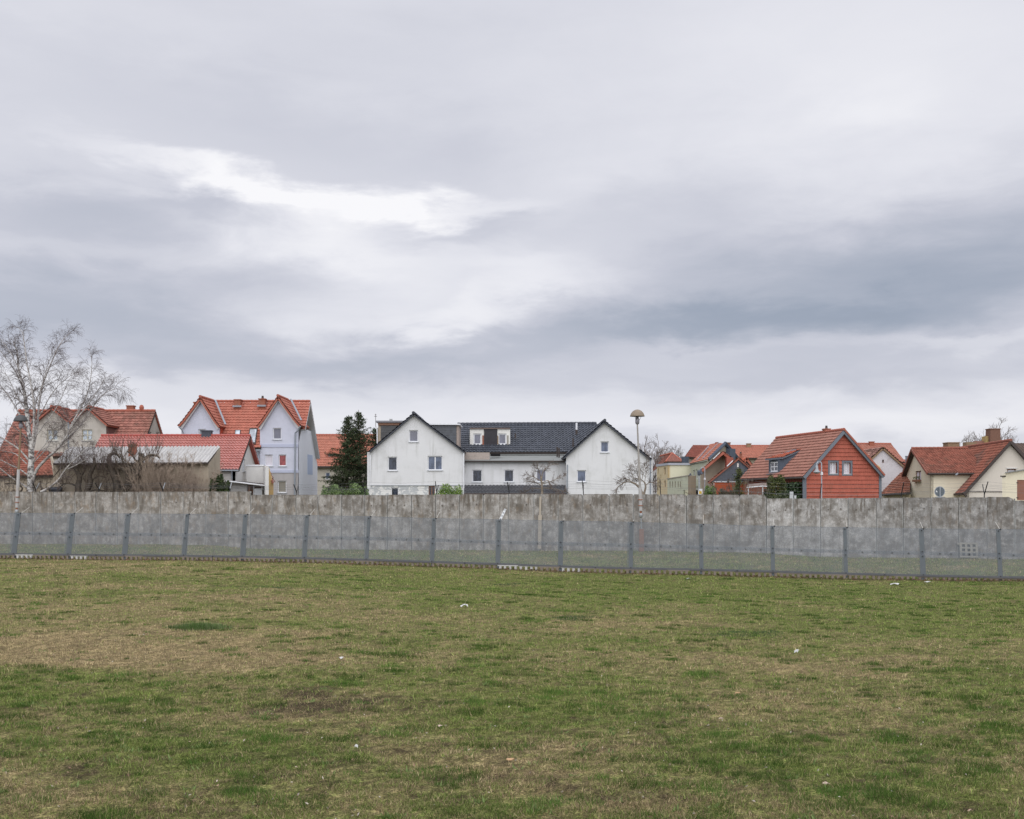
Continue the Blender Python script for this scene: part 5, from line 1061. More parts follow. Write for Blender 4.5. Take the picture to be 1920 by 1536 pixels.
I2.roof([l_+bk, l_, a_, a_+bk], (.33, .19, .16), mt_old, tw=.3, tl=.3, amp=.07, step=.10, var=1.2, deck=m_mix); I2.roof([r_, r_+bk, a_+bk, a_], (.25, .14, .12), mt_old, tw=.3, tl=.3, amp=.07, step=.1, var=1.0, deck=m_mix)
q = P(1657, 893, 112); o = MB().box(-.5, .5, 0, 1.6, -.02, 1.35).obj('bay', m_whbrick, None); bpy.data.objects.remove(o)
I2.add('bay_window', MB().lathe((q.x, 114.6, q.z-.1), [(.45, -2), (.45, .2), (.5, .3)], 10), m_white); I2.add('bay_glazing', MB().lathe((q.x, 114.6, q.z+.2), [(.42, 0), (.42, .55)], 10), g_dark); I2.add('bay_roof', MB().lathe((q.x, 114.6, q.z+.75), [(.6, 0), (.5, .25), (.28, .45), (.02, .5)], 10), M('brass_yellow', (.50, .36, .16), .6))
# J: cream dormer house on the right edge
J = House('cream_cottage', 'cream cottage with weathered red tile roof and large gabled dormer', 1811, 95, -7)
m_crm = M('cream_wall', (.77, .71, .56), .93, .06, 1.4, dirt=.15, dirtcol=(.5, .42, .3)); m_shg = M('cream_shingle', (.66, .61, .54), .93, .06, 6)
dj = Vector((.13, 1)).normalized(); ej = Vector((dj.y, -dj.x)); cj = g2(1811.5, 92)
def pj(a, s_, z): q = cj+ej*a+dj*s_; return Vector((q.x, q.y, z))
pJ = Plane(J, cj, cj+ej*9); zje = pJ.z(1811.5, 920); ajx = pJ.a(1893.4); zjr = pJ.z(1893.4, 829.5)
hj = [pJ.rect((1888.5, 1905, 879, 892))]
pJ.wall_m([(0, -.3), (2*ajx, -.3), (2*ajx, zje), (ajx, zjr), (0, zje)], m_shg, hj); pJ.win(1888.5, 1905, 879, 892, g_curt, 1, m_brownf, sill=False, fw=.09)
pJ.box(1886.5, 1907, 877, 879, -.08, .05, 'lintel', m_whbrick); pJ.box(1811.7, 1890, 921.5, 922.6, -.06, .02, 'string_course', m_fascia)
V = [pJ.p3(.05, zje+.02, -.02), pJ.p3(2*ajx-.05, zje+.02, -.02), pJ.p3(ajx, zjr-.05, -.02)]
LJ = 24
rj0, rj1, ej0, ej1, fj0, fj1 = pj(ajx, -.3, zjr+.12), pj(ajx, LJ, zjr+.12), pj(-.3, -.3, zje-.22), pj(-.3, LJ, zje-.22), pj(2*ajx+.3, -.3, zje-.22), pj(2*ajx+.3, LJ, zje-.22)
J.roof([ej1, ej0, rj0, rj1], OLD, mt_old, tw=.24, tl=.32, amp=.045, step=.05, var=.4, patch=.75, patchcol=(.14, .09, .075)); J.roof([fj0, fj1, rj1, rj0], OLD, mt_old, var=.5); J.ridge(rj0+Vector((0, 0, .05)), rj1+Vector((0, 0, .05)), m_oldcap)
J.add('verge', MB().bar(ej0+Vector((.05, -.03, -.1)), rj0+Vector((0, -.03, -.12)), .22, .07, (0, 1, 0)).bar(rj0+Vector((0, -.03, -.12)), fj0+Vector((0, -.03, -.1)), .24, .1, (0, 1, 0)), m_fascia)
J.pipe([ej1+Vector((-.08, 0, -.1)), ej0+Vector((-.08, 0, -.1))], .08, m_fascia, 'gutter'); pJs = Plane(J, cj, cj+dj*LJ); pJs.wall_m([(0, -.3), (LJ, -.3), (LJ, zje), (0, zje)], m_crm)
J.add('gutter_bracket', MB().bar(P(1805.5, 923, 91.7), P(1812, 931, 91.7), .16), m_fascia)
J.add('roof_hatch', MB().bar(P(1792, 891, 93.5), P(1796, 887.5, 93.5), .14, .1), m_zinc)
# the gabled dormer wing, its gable turned to the street on the left
sA = None
cw = g2(1745, 94.5)                 # near corner of the wing
pW = Plane(J, cw, cw+dj*8); far = pW.a(1700); wz = pW.z(1745, 880.5)
s0 = 0; apw = pW.a(1716.5); zap = pW.z(1716.5, 844)
hwn = (1716, 1727, 883, 903)
pW.wall_m([(0, -.3), (far, -.3), (far, wz-.25), (apw, zap-.18), (0, wz-.25)], m_crm, [pW.rect(hwn)]) ; pW.win(*hwn, g_curt, 2, m_brownf, fw=.08, sill=True)
def pw(s_, a, z): q = cw+dj*s_+ej*a; return Vector((q.x, q.y, z))
WL_ = 4.6
zf_w = wz-.3
J.roof([pw(-.35, -.35, zf_w), pw(-.35, WL_, zf_w), pw(apw, WL_, zap+.12), pw(apw, -.35, zap+.12)], OLD, mt_old, tw=.24, tl=.32, amp=.045, step=.05, var=.5, patch=.4, patchcol=(.16, .10, .08))
J.roof([pw(far+.35, WL_, zf_w), pw(far+.35, -.35, zf_w), pw(apw, -.35, zap+.12), pw(apw, WL_, zap+.12)], OLD, mt_old); J.ridge(pw(apw, -.35, zap+.17), pw(apw, WL_, zap+.17), m_oldcap)
pC = Plane(J, cw, cw+ej*WL_); pC.wall_m([(0, -.3), (WL_, -.3), (WL_, wz-.4), (0, wz-.4)], m_crm); J.pipe([pw(-.4, -.3, zf_w-.08), pw(-.4, WL_*.92, zf_w-.08)], .08, m_fascia, 'gutter')
J.add('verge', MB().bar(pw(-.35, -.38, zf_w-.05), pw(apw, -.38, zap+.05), .2, .07, (1, 0, 0)).bar(pw(apw, -.38, zap+.05), pw(far+.35, -.38, zf_w-.05), .2, .07, (1, 0, 0)), m_oldcap)
fb = pW.box(1716, 1727.5, 899.5, 903.5, -.28, -.05, 'flower_box', M('flower_box_brown', (.25, .13, .08), .9)); mb = MB(); rr = random.Random(2)
for i in range(60): q = pW.p3(pW.a(1716+11.5*rr.random()), pW.z(1721, 899.5)+rr.random()*.22, -.2+rr.random()*.1); mb.quad(q, q+Vector((rr.uniform(-.08, .08), 0, .09)), q+Vector((rr.uniform(-.08, .08), rr.uniform(-.08, .08), .05)))
J.put('flowers', mb.mesh('flowers', M('box_plants', (.08, .11, .03), .9), fix=False), fb)
J.chimney(1777.5, 1798.5, 831, 846, 104, m_mix, dep=1.2, capm=m_mix)
J2 = House('lower_tiled_house', 'low house end with brown-red tile roof left of the cream dormer', 1670, 104)
J2.roof([(1649, 927, 103), (1706, 923.5, 100), (1708, 884, 104), (1690, 886, 108)], (.27, .12, .085), mt_old, tw=.24, tl=.32, var=.45, patch=.5); J2.plane(1653, 103.4, 1704, 100.6).wall([(1653, None), (1704, None), (1704, 924.5), (1653, 928)], m_crm); J2.pipe([(1649, 928, 102.8), (1700, 925, 100)], .08, m_fascia, 'gutter')
K = House('ruined_chimney_house', 'roof with old brick stacks and one tall brown chimney behind the cream cottage', 1840, 125)
K.roof([(1790, 862, 122), (1900, 862, 122), (1896, 836, 127), (1800, 846, 127)], OLD, mt_old, tw=.35); K.plane(1795, 122.5, 1895, 122.5).wall([(1795, None), (1895, None), (1895, 861), (1795, 861)], m_beige)
K.chimney(1857, 1876, 805, 836, 121, M('dark_brown_brick', (.20, .11, .08), .95, .35, 6), dep=1.2, cap=True); K.chimney(1848, 1857, 818, 838, 121.5, M('yellow_brick', (.42, .31, .14), .95, .3, 6), dep=1.0, cap=False); K.chimney(1812, 1831, 829, 846, 121, m_mix, dep=1, cap=False); K.chimney(1828, 1848, 827, 842, 122, M('pinkish_brick', (.30, .16, .13), .95, .3, 5), cap=False)
K2 = House('dark_roof_house', 'dark brown roofed house at the right edge behind the cream gable', 1920, 130)
K2.roof([(1880, 870, 128), (1990, 870, 128), (1985, 830, 134), (1900, 832, 134)], (.13, .10, .085), mt_old, tw=.4); K2.plane(1885, 128.5, 1985, 128.5).wall([(1885, None), (1985, None), (1985, 868), (1885, 868)], m_beige)
S = House('cream_block_garage', 'cream painted block outbuilding with brown door at the right edge of the wall', 1886, 78, cat='garage')
ps = S.plane(1886, 78, 1960, 78); ps.wall([(1886, None), (1960, None), (1960, 876), (1886, 887.5)], M('cream_blockwork', (.75, .69, .54), .93, .05, 3, dirt=.2, dirtcol=(.5, .43, .3)), [(1907, 1935, 900, 938)])
d = ps.box(1907, 1935, 900, 938, .04, .1, 'door', M('brown_door', (.27, .125, .09), .8, .15, 4)); 
for y in (904.5, 932.5): ps.box(1905.6, 1909.5, y, y+1.6, -.02, .04, 'hinge', m_fascia, d)
ps.box(1884.5, 1962, 885.5, 888, -.1, .3, 'roof_edge', m_fascia) if False else None; S.add('roof', MB().prism([P(1884.5, 887.2, 77.8), P(1962, 875.2, 77.8), P(1962, 875.2, 83), P(1884.5, 887.2, 83)], (0, 0, .07)), m_felt); ps.box(1879.5, 1886, 892, 894.2, -.02, .35, 'lamp_arm', m_fascia)
Plane(S, g2(1886, 78), g2(1886, 78)+Vector((2.6, 5))).wall_m([(0, -.3), (5, -.3), (5, 5), (0, 5)], m_crm)
# ---------------------------------------------------------------- vegetation
def tubes(paths, sides):
    """paths: list of (pts (n,3), radii (n)) -> one vertex/quad array"""
    V, Q, n0 = [], [], 0
    ang = np.arange(sides)*2*np.pi/sides; ca, sa = np.cos(ang), np.sin(ang)
    for pts, rad in paths:
        pts = np.asarray(pts, float); rad = np.asarray(rad, float); n = len(pts)
        d = np.gradient(pts, axis=0); d /= np.linalg.norm(d, axis=1)[:, None]+1e-9
        ref = np.array([0.31, 0.95, 0.05]); x = np.cross(d, ref); x /= np.linalg.norm(x, axis=1)[:, None]+1e-9; y = np.cross(d, x)
        ring = pts[:, None]+(x[:, None]*ca[None, :, None]+y[:, None]*sa[None, :, None])*rad[:, None, None]
        V.append(ring.reshape(-1, 3)); i = (n0+np.arange(n-1)[:, None]*sides+np.arange(sides)[None]).ravel(); j = (n0+np.arange(n-1)[:, None]*sides+((np.arange(sides)+1) % sides)[None]).ravel()
        Q.append(np.stack([i, j, j+sides, i+sides], 1)); n0 += n*sides
    return np.concatenate(V), np.concatenate(Q)
def tube_mesh(name, paths, sides, mat):
    V, Q = tubes(paths, sides); return fast_mesh(name, V, Q, mat, smooth=True)
def wander(rn, p, d, L, r0, r1, n, wig, trop):
    p = np.array(p, float); d = np.array(d, float); d /= np.linalg.norm(d); pts = [p.copy()]
    for i in range(n):
        d = d+rn.normal(0, wig, 3)+np.array([0, 0, trop]); d /= np.linalg.norm(d); p = p+d*L/n; pts.append(p.copy())
    return np.array(pts), np.linspace(r0, r1, n+1)
def along(path, t):
    pts, rad = path; f = t*(len(pts)-1); i = min(int(f), len(pts)-2); w_ = f-i
    d = pts[i+1]-pts[i]; return pts[i]*(1-w_)+pts[i+1]*w_, d/(np.linalg.norm(d)+1e-9), rad[i]*(1-w_)+rad[i+1]*w_
def spawn(rn, path, n, t0, t1, ang, L, rr, rmin, seg, wig, trop, upb=0.0, taperL=True):
    out = []
    for k in range(n):
        t_ = t0+(t1-t0)*(k+rn.random())/n; p, d, r = along(path, t_)
        a = rn.normal(0, 1, 3); a -= a.dot(d)*d; a /= np.linalg.norm(a)+1e-9
        th = ang*(.7+.6*rn.random()); nd = d*math.cos(th)+a*math.sin(th)+np.array([0, 0, upb])
        l = L*(.5+.8*rn.random())*((1.2-.9*t_) if taperL else 1)
        rs = max(min(r*rr, r*.8), rmin); out.append(wander(rn, p, nd, l, rs, max(rs*.35, rmin*.7), seg, wig, trop))
    return out
def limb(pts, D, r0, r1, dD=0.0):
    """a limb given by photo points at distance D (sub-divided and softened)"""
    P3 = [np.array(P(a, b, D+dD*i/(len(pts)-1))) for i, (a, b) in enumerate(pts)]
    out = []
    for i in range(len(P3)-1):
        for k in range(3):
            out.append(P3[i]+(P3[i+1]-P3[i])*k/3)
    out.append(P3[-1]); out = np.array(out); o2 = out.copy(); o2[1:-1] = (out[:-2]+2*out[1:-1]+out[2:])/4; out = o2
    return out, np.linspace(r0, r1, len(out))
def tree(name, label, cat, trunkp, levels, mats, base, sides=(8, 5, 3, 3), group=None):
    e = empty(name, base, 0, label=label, cat=cat, group=group); off = np.array(base)
    def sub(L): return [(p-off, r) for p, r in L]
    link('trunk', tube_mesh('trunk', sub(trunkp), sides[0], mats[0]), e)
    allb = []
    for i, L in enumerate(levels):
        if L: allb.append(tubes(sub(L), sides[min(i+1, len(sides)-1)])+(mats[min(i+1, len(mats)-1)],))
    # branches of one colour together: limbs, then twigs
    ms = []
    for b_ in allb:
        if b_[2] not in ms: ms.append(b_[2])
    for nm, mm in zip(('branches', 'twigs') if len(ms) < 3 else ('limbs', 'branches', 'twigs'), ms):
        sel = [b_ for b_ in allb if b_[2] is mm]
        if not sel: continue
        n0, V, Q = 0, [], []
        for v, q, m_ in sel: V.append(v); Q.append(q+n0); n0 += len(v)
        link(nm, fast_mesh(nm, np.concatenate(V), np.concatenate(Q), sel[0][2], smooth=True), e, kind='stuff')
    return e
def leaves(name, C, size, mat, parent=None, seed=1, up=.0, asp=.6, **k):
    """one small leaf quad at every point of C"""
    g = np.random.default_rng(seed); n = len(C); nrm = g.normal(0, 1, (n, 3)); nrm[:, 2] += up; nrm /= np.linalg.norm(nrm, axis=1)[:, None]
    a = g.normal(0, 1, (n, 3)); u = np.cross(nrm, a); u /= np.linalg.norm(u, axis=1)[:, None]+1e-9; v = np.cross(nrm, u)
    s_ = size*(.55+.9*g.random((n, 1))); u = u*s_*.5; v = v*s_*.5*asp
    V = np.stack([C-u, C+v*.9-u*.1, C+u, C-v*.9-u*.1], 1).reshape(-1, 3); Q = np.arange(4*n).reshape(n, 4)
    tone = (.6+.8*g.random((n, 1)))*np.ones((1, 3)); me = fast_mesh(name, V, Q, mat, np.repeat(tone, 4, 0)); return link(name, me, parent, **k)
def leafmat(name, col, col2, rough=.6):
    t = NT(name); ca = t.n('ShaderNodeVertexColor', layer_name='col').outputs[0]; c = t.mix(t.ramp(t.noise(t.pos(), 2.2, 3), .4, .6), col, col2); c = t.mix(1.0, ca, c, 'MULTIPLY')
    return t.fin(c, rough, .3)
def barkmat(name, col, col2, sc=6):
    t = NT(name); v = t.tc(); c = t.mix(t.ramp(t.noise(t.map(v, (1, 1, 1.8)), sc, 5, .65), .42, .62), col, col2); t.bump(t.noise(v, 30, 3), .4, .01); return t.fin(c, .9, .2)
mb_white = barkmat('birch_bark', (.56, .535, .52), (.27, .24, .225), 5); mb_l1 = barkmat('birch_branch', (.25, .215, .205), (.38, .345, .33), 5); mb_btw = barkmat('birch_twig', (.095, .072, .068), (.14, .11, .105)); mb_trunk = barkmat('birch_trunk_bark', (.64, .62, .60), (.12, .105, .10), 4)
mb_dark = barkmat('dark_bark', (.055, .045, .038), (.11, .09, .07)); mb_shoot = barkmat('shoot_bark', (.13, .10, .08), (.20, .155, .125)); mb_tan = barkmat('tan_twig', (.34, .27, .215), (.46, .37, .30)); mb_fruit = barkmat('fruit_bark', (.20, .165, .12), (.30, .25, .20)); mb_grey = barkmat('grey_bark', (.20, .175, .16), (.28, .245, .225)); mb_spr = barkmat('spruce_bark', (.08, .06, .045), (.12, .09, .07))
# --- the birch
Db = 73.5
rn = np.random.default_rng(21)
trk = [limb([(55, 1034), (57, 975), (58, 925), (57, 890), (59, 855), (58, 820)], Db, .27, .17), limb([(58, 900), (59, 870), (58, 840), (52, 790), (47, 742), (41, 715), (34, 690), (33, 660), (25, 640)], Db, .19, .03, .6)]
lm = [limb([(59, 850), (63, 815), (64, 785), (63, 750), (56, 710), (50, 680), (45, 640), (42, 622), (32, 612)], Db, .14, .012, -.8), limb([(62, 840), (70, 800), (73, 755), (80, 720), (92, 690), (108, 652), (120, 635), (133, 622)], Db, .12, .012, .9),
      limb([(60, 905), (68, 880), (85, 862), (105, 845), (122, 822), (136, 792), (150, 768), (163, 742), (170, 712), (173, 680), (168, 655)], Db, .15, .012, -1.2),
      limb([(122, 822), (140, 790), (160, 765), (175, 745), (190, 722), (198, 706)], Db-.7, .08, .01, -.8), limb([(118, 830), (150, 800), (172, 765), (190, 742), (205, 732), (225, 728), (236, 742)], Db, .07, .009, .8),
      limb([(76, 923), (92, 915), (110, 900), (122, 880), (140, 862), (158, 845), (172, 828)], Db-.4, .11, .02, -.6), limb([(120, 882), (140, 874), (160, 862), (185, 850), (205, 848)], Db-.6, .05, .012, -.5),
      limb([(52, 915), (36, 905), (18, 893), (0, 878), (-25, 860)], Db, .09, .02, -.8), limb([(54, 893), (38, 880), (20, 872), (0, 862), (-30, 850)], Db, .07, .02, .6), limb([(53, 862), (36, 842), (14, 828), (-10, 812), (-40, 780)], Db, .09, .02, -.9),
      limb([(50, 800), (35, 775), (18, 745), (0, 722), (-25, 690), (-45, 665)], Db, .08, .012, .9), limb([(48, 770), (30, 740), (14, 705), (2, 690)], Db, .06, .012, -.5), limb([(44, 720), (28, 695), (8, 668), (-12, 640), (-30, 630)], Db, .06, .01, .6),
      limb([(38, 700), (24, 668), (8, 645), (-5, 628)], Db, .05, .01, -.5), limb([(62, 800), (80, 770), (92, 745), (110, 722), (130, 705), (148, 700)], Db, .06, .01, .9), limb([(58, 830), (80, 800), (100, 775), (116, 745), (125, 720), (140, 696)], Db, .06, .01, -.9),
      limb([(60, 870), (85, 845), (100, 820), (118, 800), (140, 778), (152, 760)], Db, .06, .01, .7), limb([(55, 880), (70, 850), (88, 830), (100, 800), (110, 770)], Db, .05, .01, -1), limb([(65, 760), (76, 730), (85, 700), (95, 668), (104, 655)], Db, .05, .01, -.8), limb([(50, 870), (30, 850), (5, 846), (-20, 838)], Db, .05, .012, 1)]
for q in lm: q[1][:] = q[1]*.78
l1, l2, l3 = [], [], []
for q in lm+trk[1:]:
    Lq = np.sum(np.linalg.norm(np.diff(q[0], axis=0), axis=1))
    l1 += spawn(rn, q, int(5+Lq*2.5), .22, 1, .75, 1.5, .42, .009, 6, .12, .02)
for q in l1: l2 += spawn(rn, q, 5, .2, 1, .7, .95, .55, .0065, 5, .14, -.07)
for q in l2: l3 += spawn(rn, q, 5, .15, 1, .6, .62, .6, .0045, 4, .10, -.28)
tree('birch_tree', 'tall leafless white birch with drooping twigs behind the wall beside the dark-shaded lamp', 'tree', trk, [lm, l1, l2, l3], [mb_trunk, mb_white, mb_l1, mb_btw, mb_btw], tuple(P(55, 1034, Db)))
# --- gnarled pollarded trees
def gz(px, py): return (150+px/6.4, 800+py/6.4)
def shoots(rn, L, n, h, r): 
    out = []
    for q in L:
        for k in range(n):
            p, d, rr = along(q, .25+.75*rn.random()); dd = np.array([rn.normal(0, .35), rn.normal(0, .35), 1]); out.append(wander(rn, p, dd, h*(.4+.9*rn.random()), r*1.2, r*.5, 4, .09, .05))
    return out
Dg = 73.2; rn = np.random.default_rng(5)
tk = [limb([(222, 1022), (222, 950)]+[gz(*q) for q in ((455, 770), (430, 640), (390, 560), (350, 440), (345, 350))], Dg, .21, .10), limb([(226, 1022), (229, 950)]+[gz(*q) for q in ((510, 775), (600, 680), (690, 590), (700, 520), (730, 420), (735, 320))], Dg, .2, .12)]
lb = [limb([gz(*q) for q in ((345, 350), (400, 320), (450, 335), (480, 380))], Dg, .09, .04), limb([gz(*q) for q in ((730, 400), (800, 370), (850, 340), (920, 350), (960, 380))], Dg, .10, .03), limb([gz(*q) for q in ((570, 700), (570, 620), (550, 540), (500, 500), (455, 510), (450, 550), (470, 580))], Dg, .12, .05), limb([gz(*q) for q in ((690, 590), (640, 520), (590, 480), (530, 460), (500, 380))], Dg, .08, .03), limb([gz(*q) for q in ((720, 450), (660, 400), (620, 330), (560, 300))], Dg, .06, .02), limb([gz(*q) for q in ((390, 560), (320, 520), (260, 500), (200, 520))], Dg, .06, .02), limb([gz(*q) for q in ((700, 520), (800, 480), (880, 470))], Dg, .05, .02)]
s1 = shoots(rn, lb+[tk[0], tk[1]], 15, 1.5, .017); s2 = []
for q in s1: s2 += spawn(rn, q, 4, .2, 1, .5, .5, .6, .007, 3, .1, .03)
for q in tk+lb: q[1][:] = q[1]*1.45
tree('gnarled_tree', 'dark gnarled pollarded tree with curled limbs in front of the corrugated shed roof', 'tree', tk, [lb, s1, s2], [mb_dark, mb_dark, mb_shoot, mb_shoot], tuple(P(224, 1022, Dg)))
rn = np.random.default_rng(15)
tk = [limb([(150, 1022), (148, 930), (146, 912), (150, 895), (143, 880), (132, 868)], Dg, .2, .07), limb([(154, 1022), (160, 925), (170, 908), (168, 890), (178, 872), (176, 858)], Dg, .17, .06)]
lb = [limb([(143, 880), (125, 872), (112, 880), (100, 895)], Dg, .06, .02), limb([(160, 925), (178, 918), (195, 920), (205, 925)], Dg-.3, .05, .02), limb([(150, 895), (160, 880), (158, 865), (150, 855)], Dg, .06, .03), limb([(146, 912), (128, 905), (118, 908), (108, 918)], Dg, .05, .02), limb([(170, 900), (186, 892), (200, 896)], Dg, .05, .02), limb([(30, 930), (45, 915), (25, 905), (8, 908)], Dg, .06, .02)]
s1 = shoots(rn, lb+tk, 14, 1.5, .015); s2 = []
for q in s1: s2 += spawn(rn, q, 5, .1, 1, .6, .5, .6, .007, 3, .1, .0)
for q in tk+lb: q[1][:] = q[1]*1.35
tree('gnarled_tree', 'second dark crooked tree with brownish brushwood just right of the birch trunk', 'tree', tk, [lb, s1, s2], [mb_dark, mb_dark, mb_shoot, mb_shoot], tuple(P(152, 1022, Dg)))
# --- tan brushwood shrubs
def shrub(px, D, topy, halfw, n, label, mats, seed, name='bare_shrub', group='leafless tan shrubs in front of the tan shed', r=.017, base_y=1015, sub=8):
    rn = np.random.default_rng(seed); b0 = P(px, base_y, D); H = P(px, topy, D).z-b0.z; tk, l1, l2 = [], [], []
    for k in range(n):
        a = rn.random()*6.283; sp_ = rn.random()**.6; d = np.array([math.cos(a)*sp_*halfw/H*1.3, math.sin(a)*sp_*halfw/H*.8, 1.0])
        q = wander(rn, np.array(b0)+np.array([math.cos(a)*.2, math.sin(a)*.2, 0]), d, H*(.75+.35*rn.random()), r*1.4, r*.5, 7, .07, .01); tk.append(q)
        l1 += spawn(rn, q, sub, .4, 1, .55, .95, .7, r*.6, 4, .12, .02)
    for q in l1: l2 += spawn(rn, q, 6, .2, 1, .7, .46, .7, r*.42, 3, .14, .0)
    tree(name, label, 'shrub', tk, [l1, l2], mats, tuple(b0), (4, 3, 3), group)
for i, (px, ty, hw_, n, lab) in enumerate([(285, 868, 1.5, 60, 'tan leafless shrub next to the gnarled tree'), (322, 858, 1.5, 70, 'dense tan brushwood shrub against the middle of the tan shed wall'), (362, 872, 1.3, 60, 'tan leafless shrub beside the shed corner, left of the small dark conifers')]):
    shrub(px, 73.3+.2*i, ty, hw_, n, lab, [mb_tan, mb_tan, mb_tan], 40+i)
shrub(100, 74.1, 893, 1.6, 26, 'dark leafless undergrowth behind the wall right of the birch', [mb_dark, mb_shoot, mb_shoot], 44, group='dark bare undergrowth'); shrub(195, 73.9, 885, 1.7, 26, 'dark leafless undergrowth around the foot of the gnarled tree', [mb_dark, mb_shoot, mb_shoot], 45, group='dark bare undergrowth'); shrub(10, 75.3, 893, 1.6, 30, 'dark leafless undergrowth left of the birch at the photo edge', [mb_dark, mb_shoot, mb_shoot], 46, group='dark bare undergrowth')
# --- thin fruit trees in front of the white house
rn = np.random.default_rng(8); Df_ = 69.8
tk = [limb([(1015, 1032), (1016, 960), (1016.5, 927), (1016, 912), (1015, 899), (1014, 893)], Df_, .10, .05)]
lb = [limb([(1015.5, 903), (1005, 897), (996, 892), (985, 890)], Df_, .035, .01, -.5), limb([(1016, 912), (1008, 906), (998, 902), (984, 903)], Df_, .035, .01, .5), limb([(1016, 897), (1017, 885), (1024, 877), (1040, 869)], Df_, .03, .008, .3), limb([(1014, 893), (1010, 880), (1005, 872)], Df_, .03, .008, -.4), limb([(1017, 905), (1028, 900), (1032, 908), (1034, 918)], Df_, .035, .01), limb([(1016, 908), (1034, 903), (1048, 896), (1060, 893)], Df_, .03, .008, .6), limb([(1016, 915), (1038, 916), (1052, 920), (1064, 924)], Df_, .025, .008, -.6), limb([(1016, 916), (1000, 915), (988, 920), (978, 926)], Df_, .025, .008, .6)]
s1, s2 = [], []
for q in lb: s1 += spawn(rn, q, 13, .25, 1, .8, .65, .6, .008, 4, .12, .04)
for q in s1: s2 += spawn(rn, q, 8, .2, 1, .7, .36, .7, .006, 3, .12, .02)
tree('fruit_tree', 'small spindly leafless fruit tree before the right windows of the white house middle', 'tree', tk, [lb, s1, s2], [mb_fruit, mb_fruit, mb_shoot, mb_shoot], tuple(P(1015, 1032, Df_)))
rn = np.random.default_rng(9); Df_ = 69
tk = [limb([(1205, 1034), (1205, 960), (1205, 927), (1199, 914), (1191, 907), (1183, 904)], Df_, .12, .05), limb([(1206, 1034), (1206, 960), (1207, 927), (1211, 914), (1209, 905)], Df_, .10, .05)]
lb = [limb([(1183, 904), (1174, 903), (1165, 908), (1156, 916), (1152, 922)], Df_, .045, .012, -.4), limb([(1186, 906), (1178, 898), (1168, 897), (1158, 902)], Df_, .03, .01, .5), limb([(1209, 905), (1202, 899), (1193, 897), (1180, 899)], Df_, .04, .01, .4), limb([(1211, 910), (1218, 904), (1228, 907), (1234, 913)], Df_, .035, .01), limb([(1209, 903), (1211, 888), (1209, 872)], Df_, .02, .006), limb([(1197, 900), (1195, 885), (1190, 868)], Df_, .018, .006), limb([(1204, 899), (1206, 880), (1212, 862)], Df_, .018, .006), limb([(1188, 898), (1184, 886), (1178, 876)], Df_, .018, .006)]
s1, s2 = [], []
for q in lb: s1 += spawn(rn, q, 14, .15, 1, .9, .68, .6, .008, 4, .12, .02)
for q in s1: s2 += spawn(rn, q, 8, .2, 1, .7, .38, .7, .006, 3, .12, -.08)
tree('weeping_fruit_tree', 'small bare tree with arching branches at the foot of the brown domed lamp', 'tree', tk, [lb, s1, s2], [mb_fruit, mb_fruit, mb_shoot, mb_shoot], tuple(P(1205, 1034, Df_)))
# --- far leafless trees
def fartree(px, D, topy, spread, seed, label, name='bare_tree', n1=12, group=None, lean=0.0, fork=.3):
    rn = np.random.default_rng(seed); b0 = np.array(P(px, 0, D)); b0[2] = -.1; H = P(px, topy, D).z
    q0 = wander(rn, b0, (lean, 0, 1), H*fork, H*.022, H*.016, 5, .04, .03); lim = []
    for k in range(n1):
        a = 6.283*k/n1+rn.random(); sp_ = .25+.75*rn.random(); p, d, r = along(q0, .65+.35*rn.random())
        lim.append(wander(rn, p, (math.cos(a)*sp_*spread, math.sin(a)*sp_*spread, 1), H*(1-fork)*(.8+.25*rn.random())/math.sqrt(1+(sp_*spread)**2*.5), H*.009, H*.0025, 8, .09, .035))
    l1, l2, l3 = [], [], []
    for q in lim: l1 += spawn(rn, q, 9, .25, 1, .75, H*.20, .55, H*.0022, 5, .12, .05)
    for q in l1: l2 += spawn(rn, q, 6, .2, 1, .7, H*.09, .6, H*.0014, 4, .12, .04)
    for q in l2: l3 += spawn(rn, q, 3, .2, 1, .6, H*.05, .7, H*.0010, 3, .12, .03)
    tree(name, label, 'tree', [q0], [lim, l1, l2, l3], [mb_grey, mb_grey, mb_grey, mb_grey, mb_grey], tuple(b0), (6, 4, 3, 3), group)
fg = 'far leafless trees between the white house and the hipped cottage'
fartree(1208, 175, 814, .62, 3, 'round-crowned leafless tree directly behind the right gable of the white house', group=fg, n1=15); fartree(1247, 185, 828, .62, 4, 'leafless tree rising over the small hipped cottage roof', group=fg, n1=13); fartree(1283, 200, 838, .5, 6, 'smallest leafless tree, just left of the dark red hipped roof', group=fg, n1=9)
fartree(1852, 138, 776, 1.5, 12, 'spreading leafless tree behind the tall brown chimney on the right', n1=24, fork=.40)
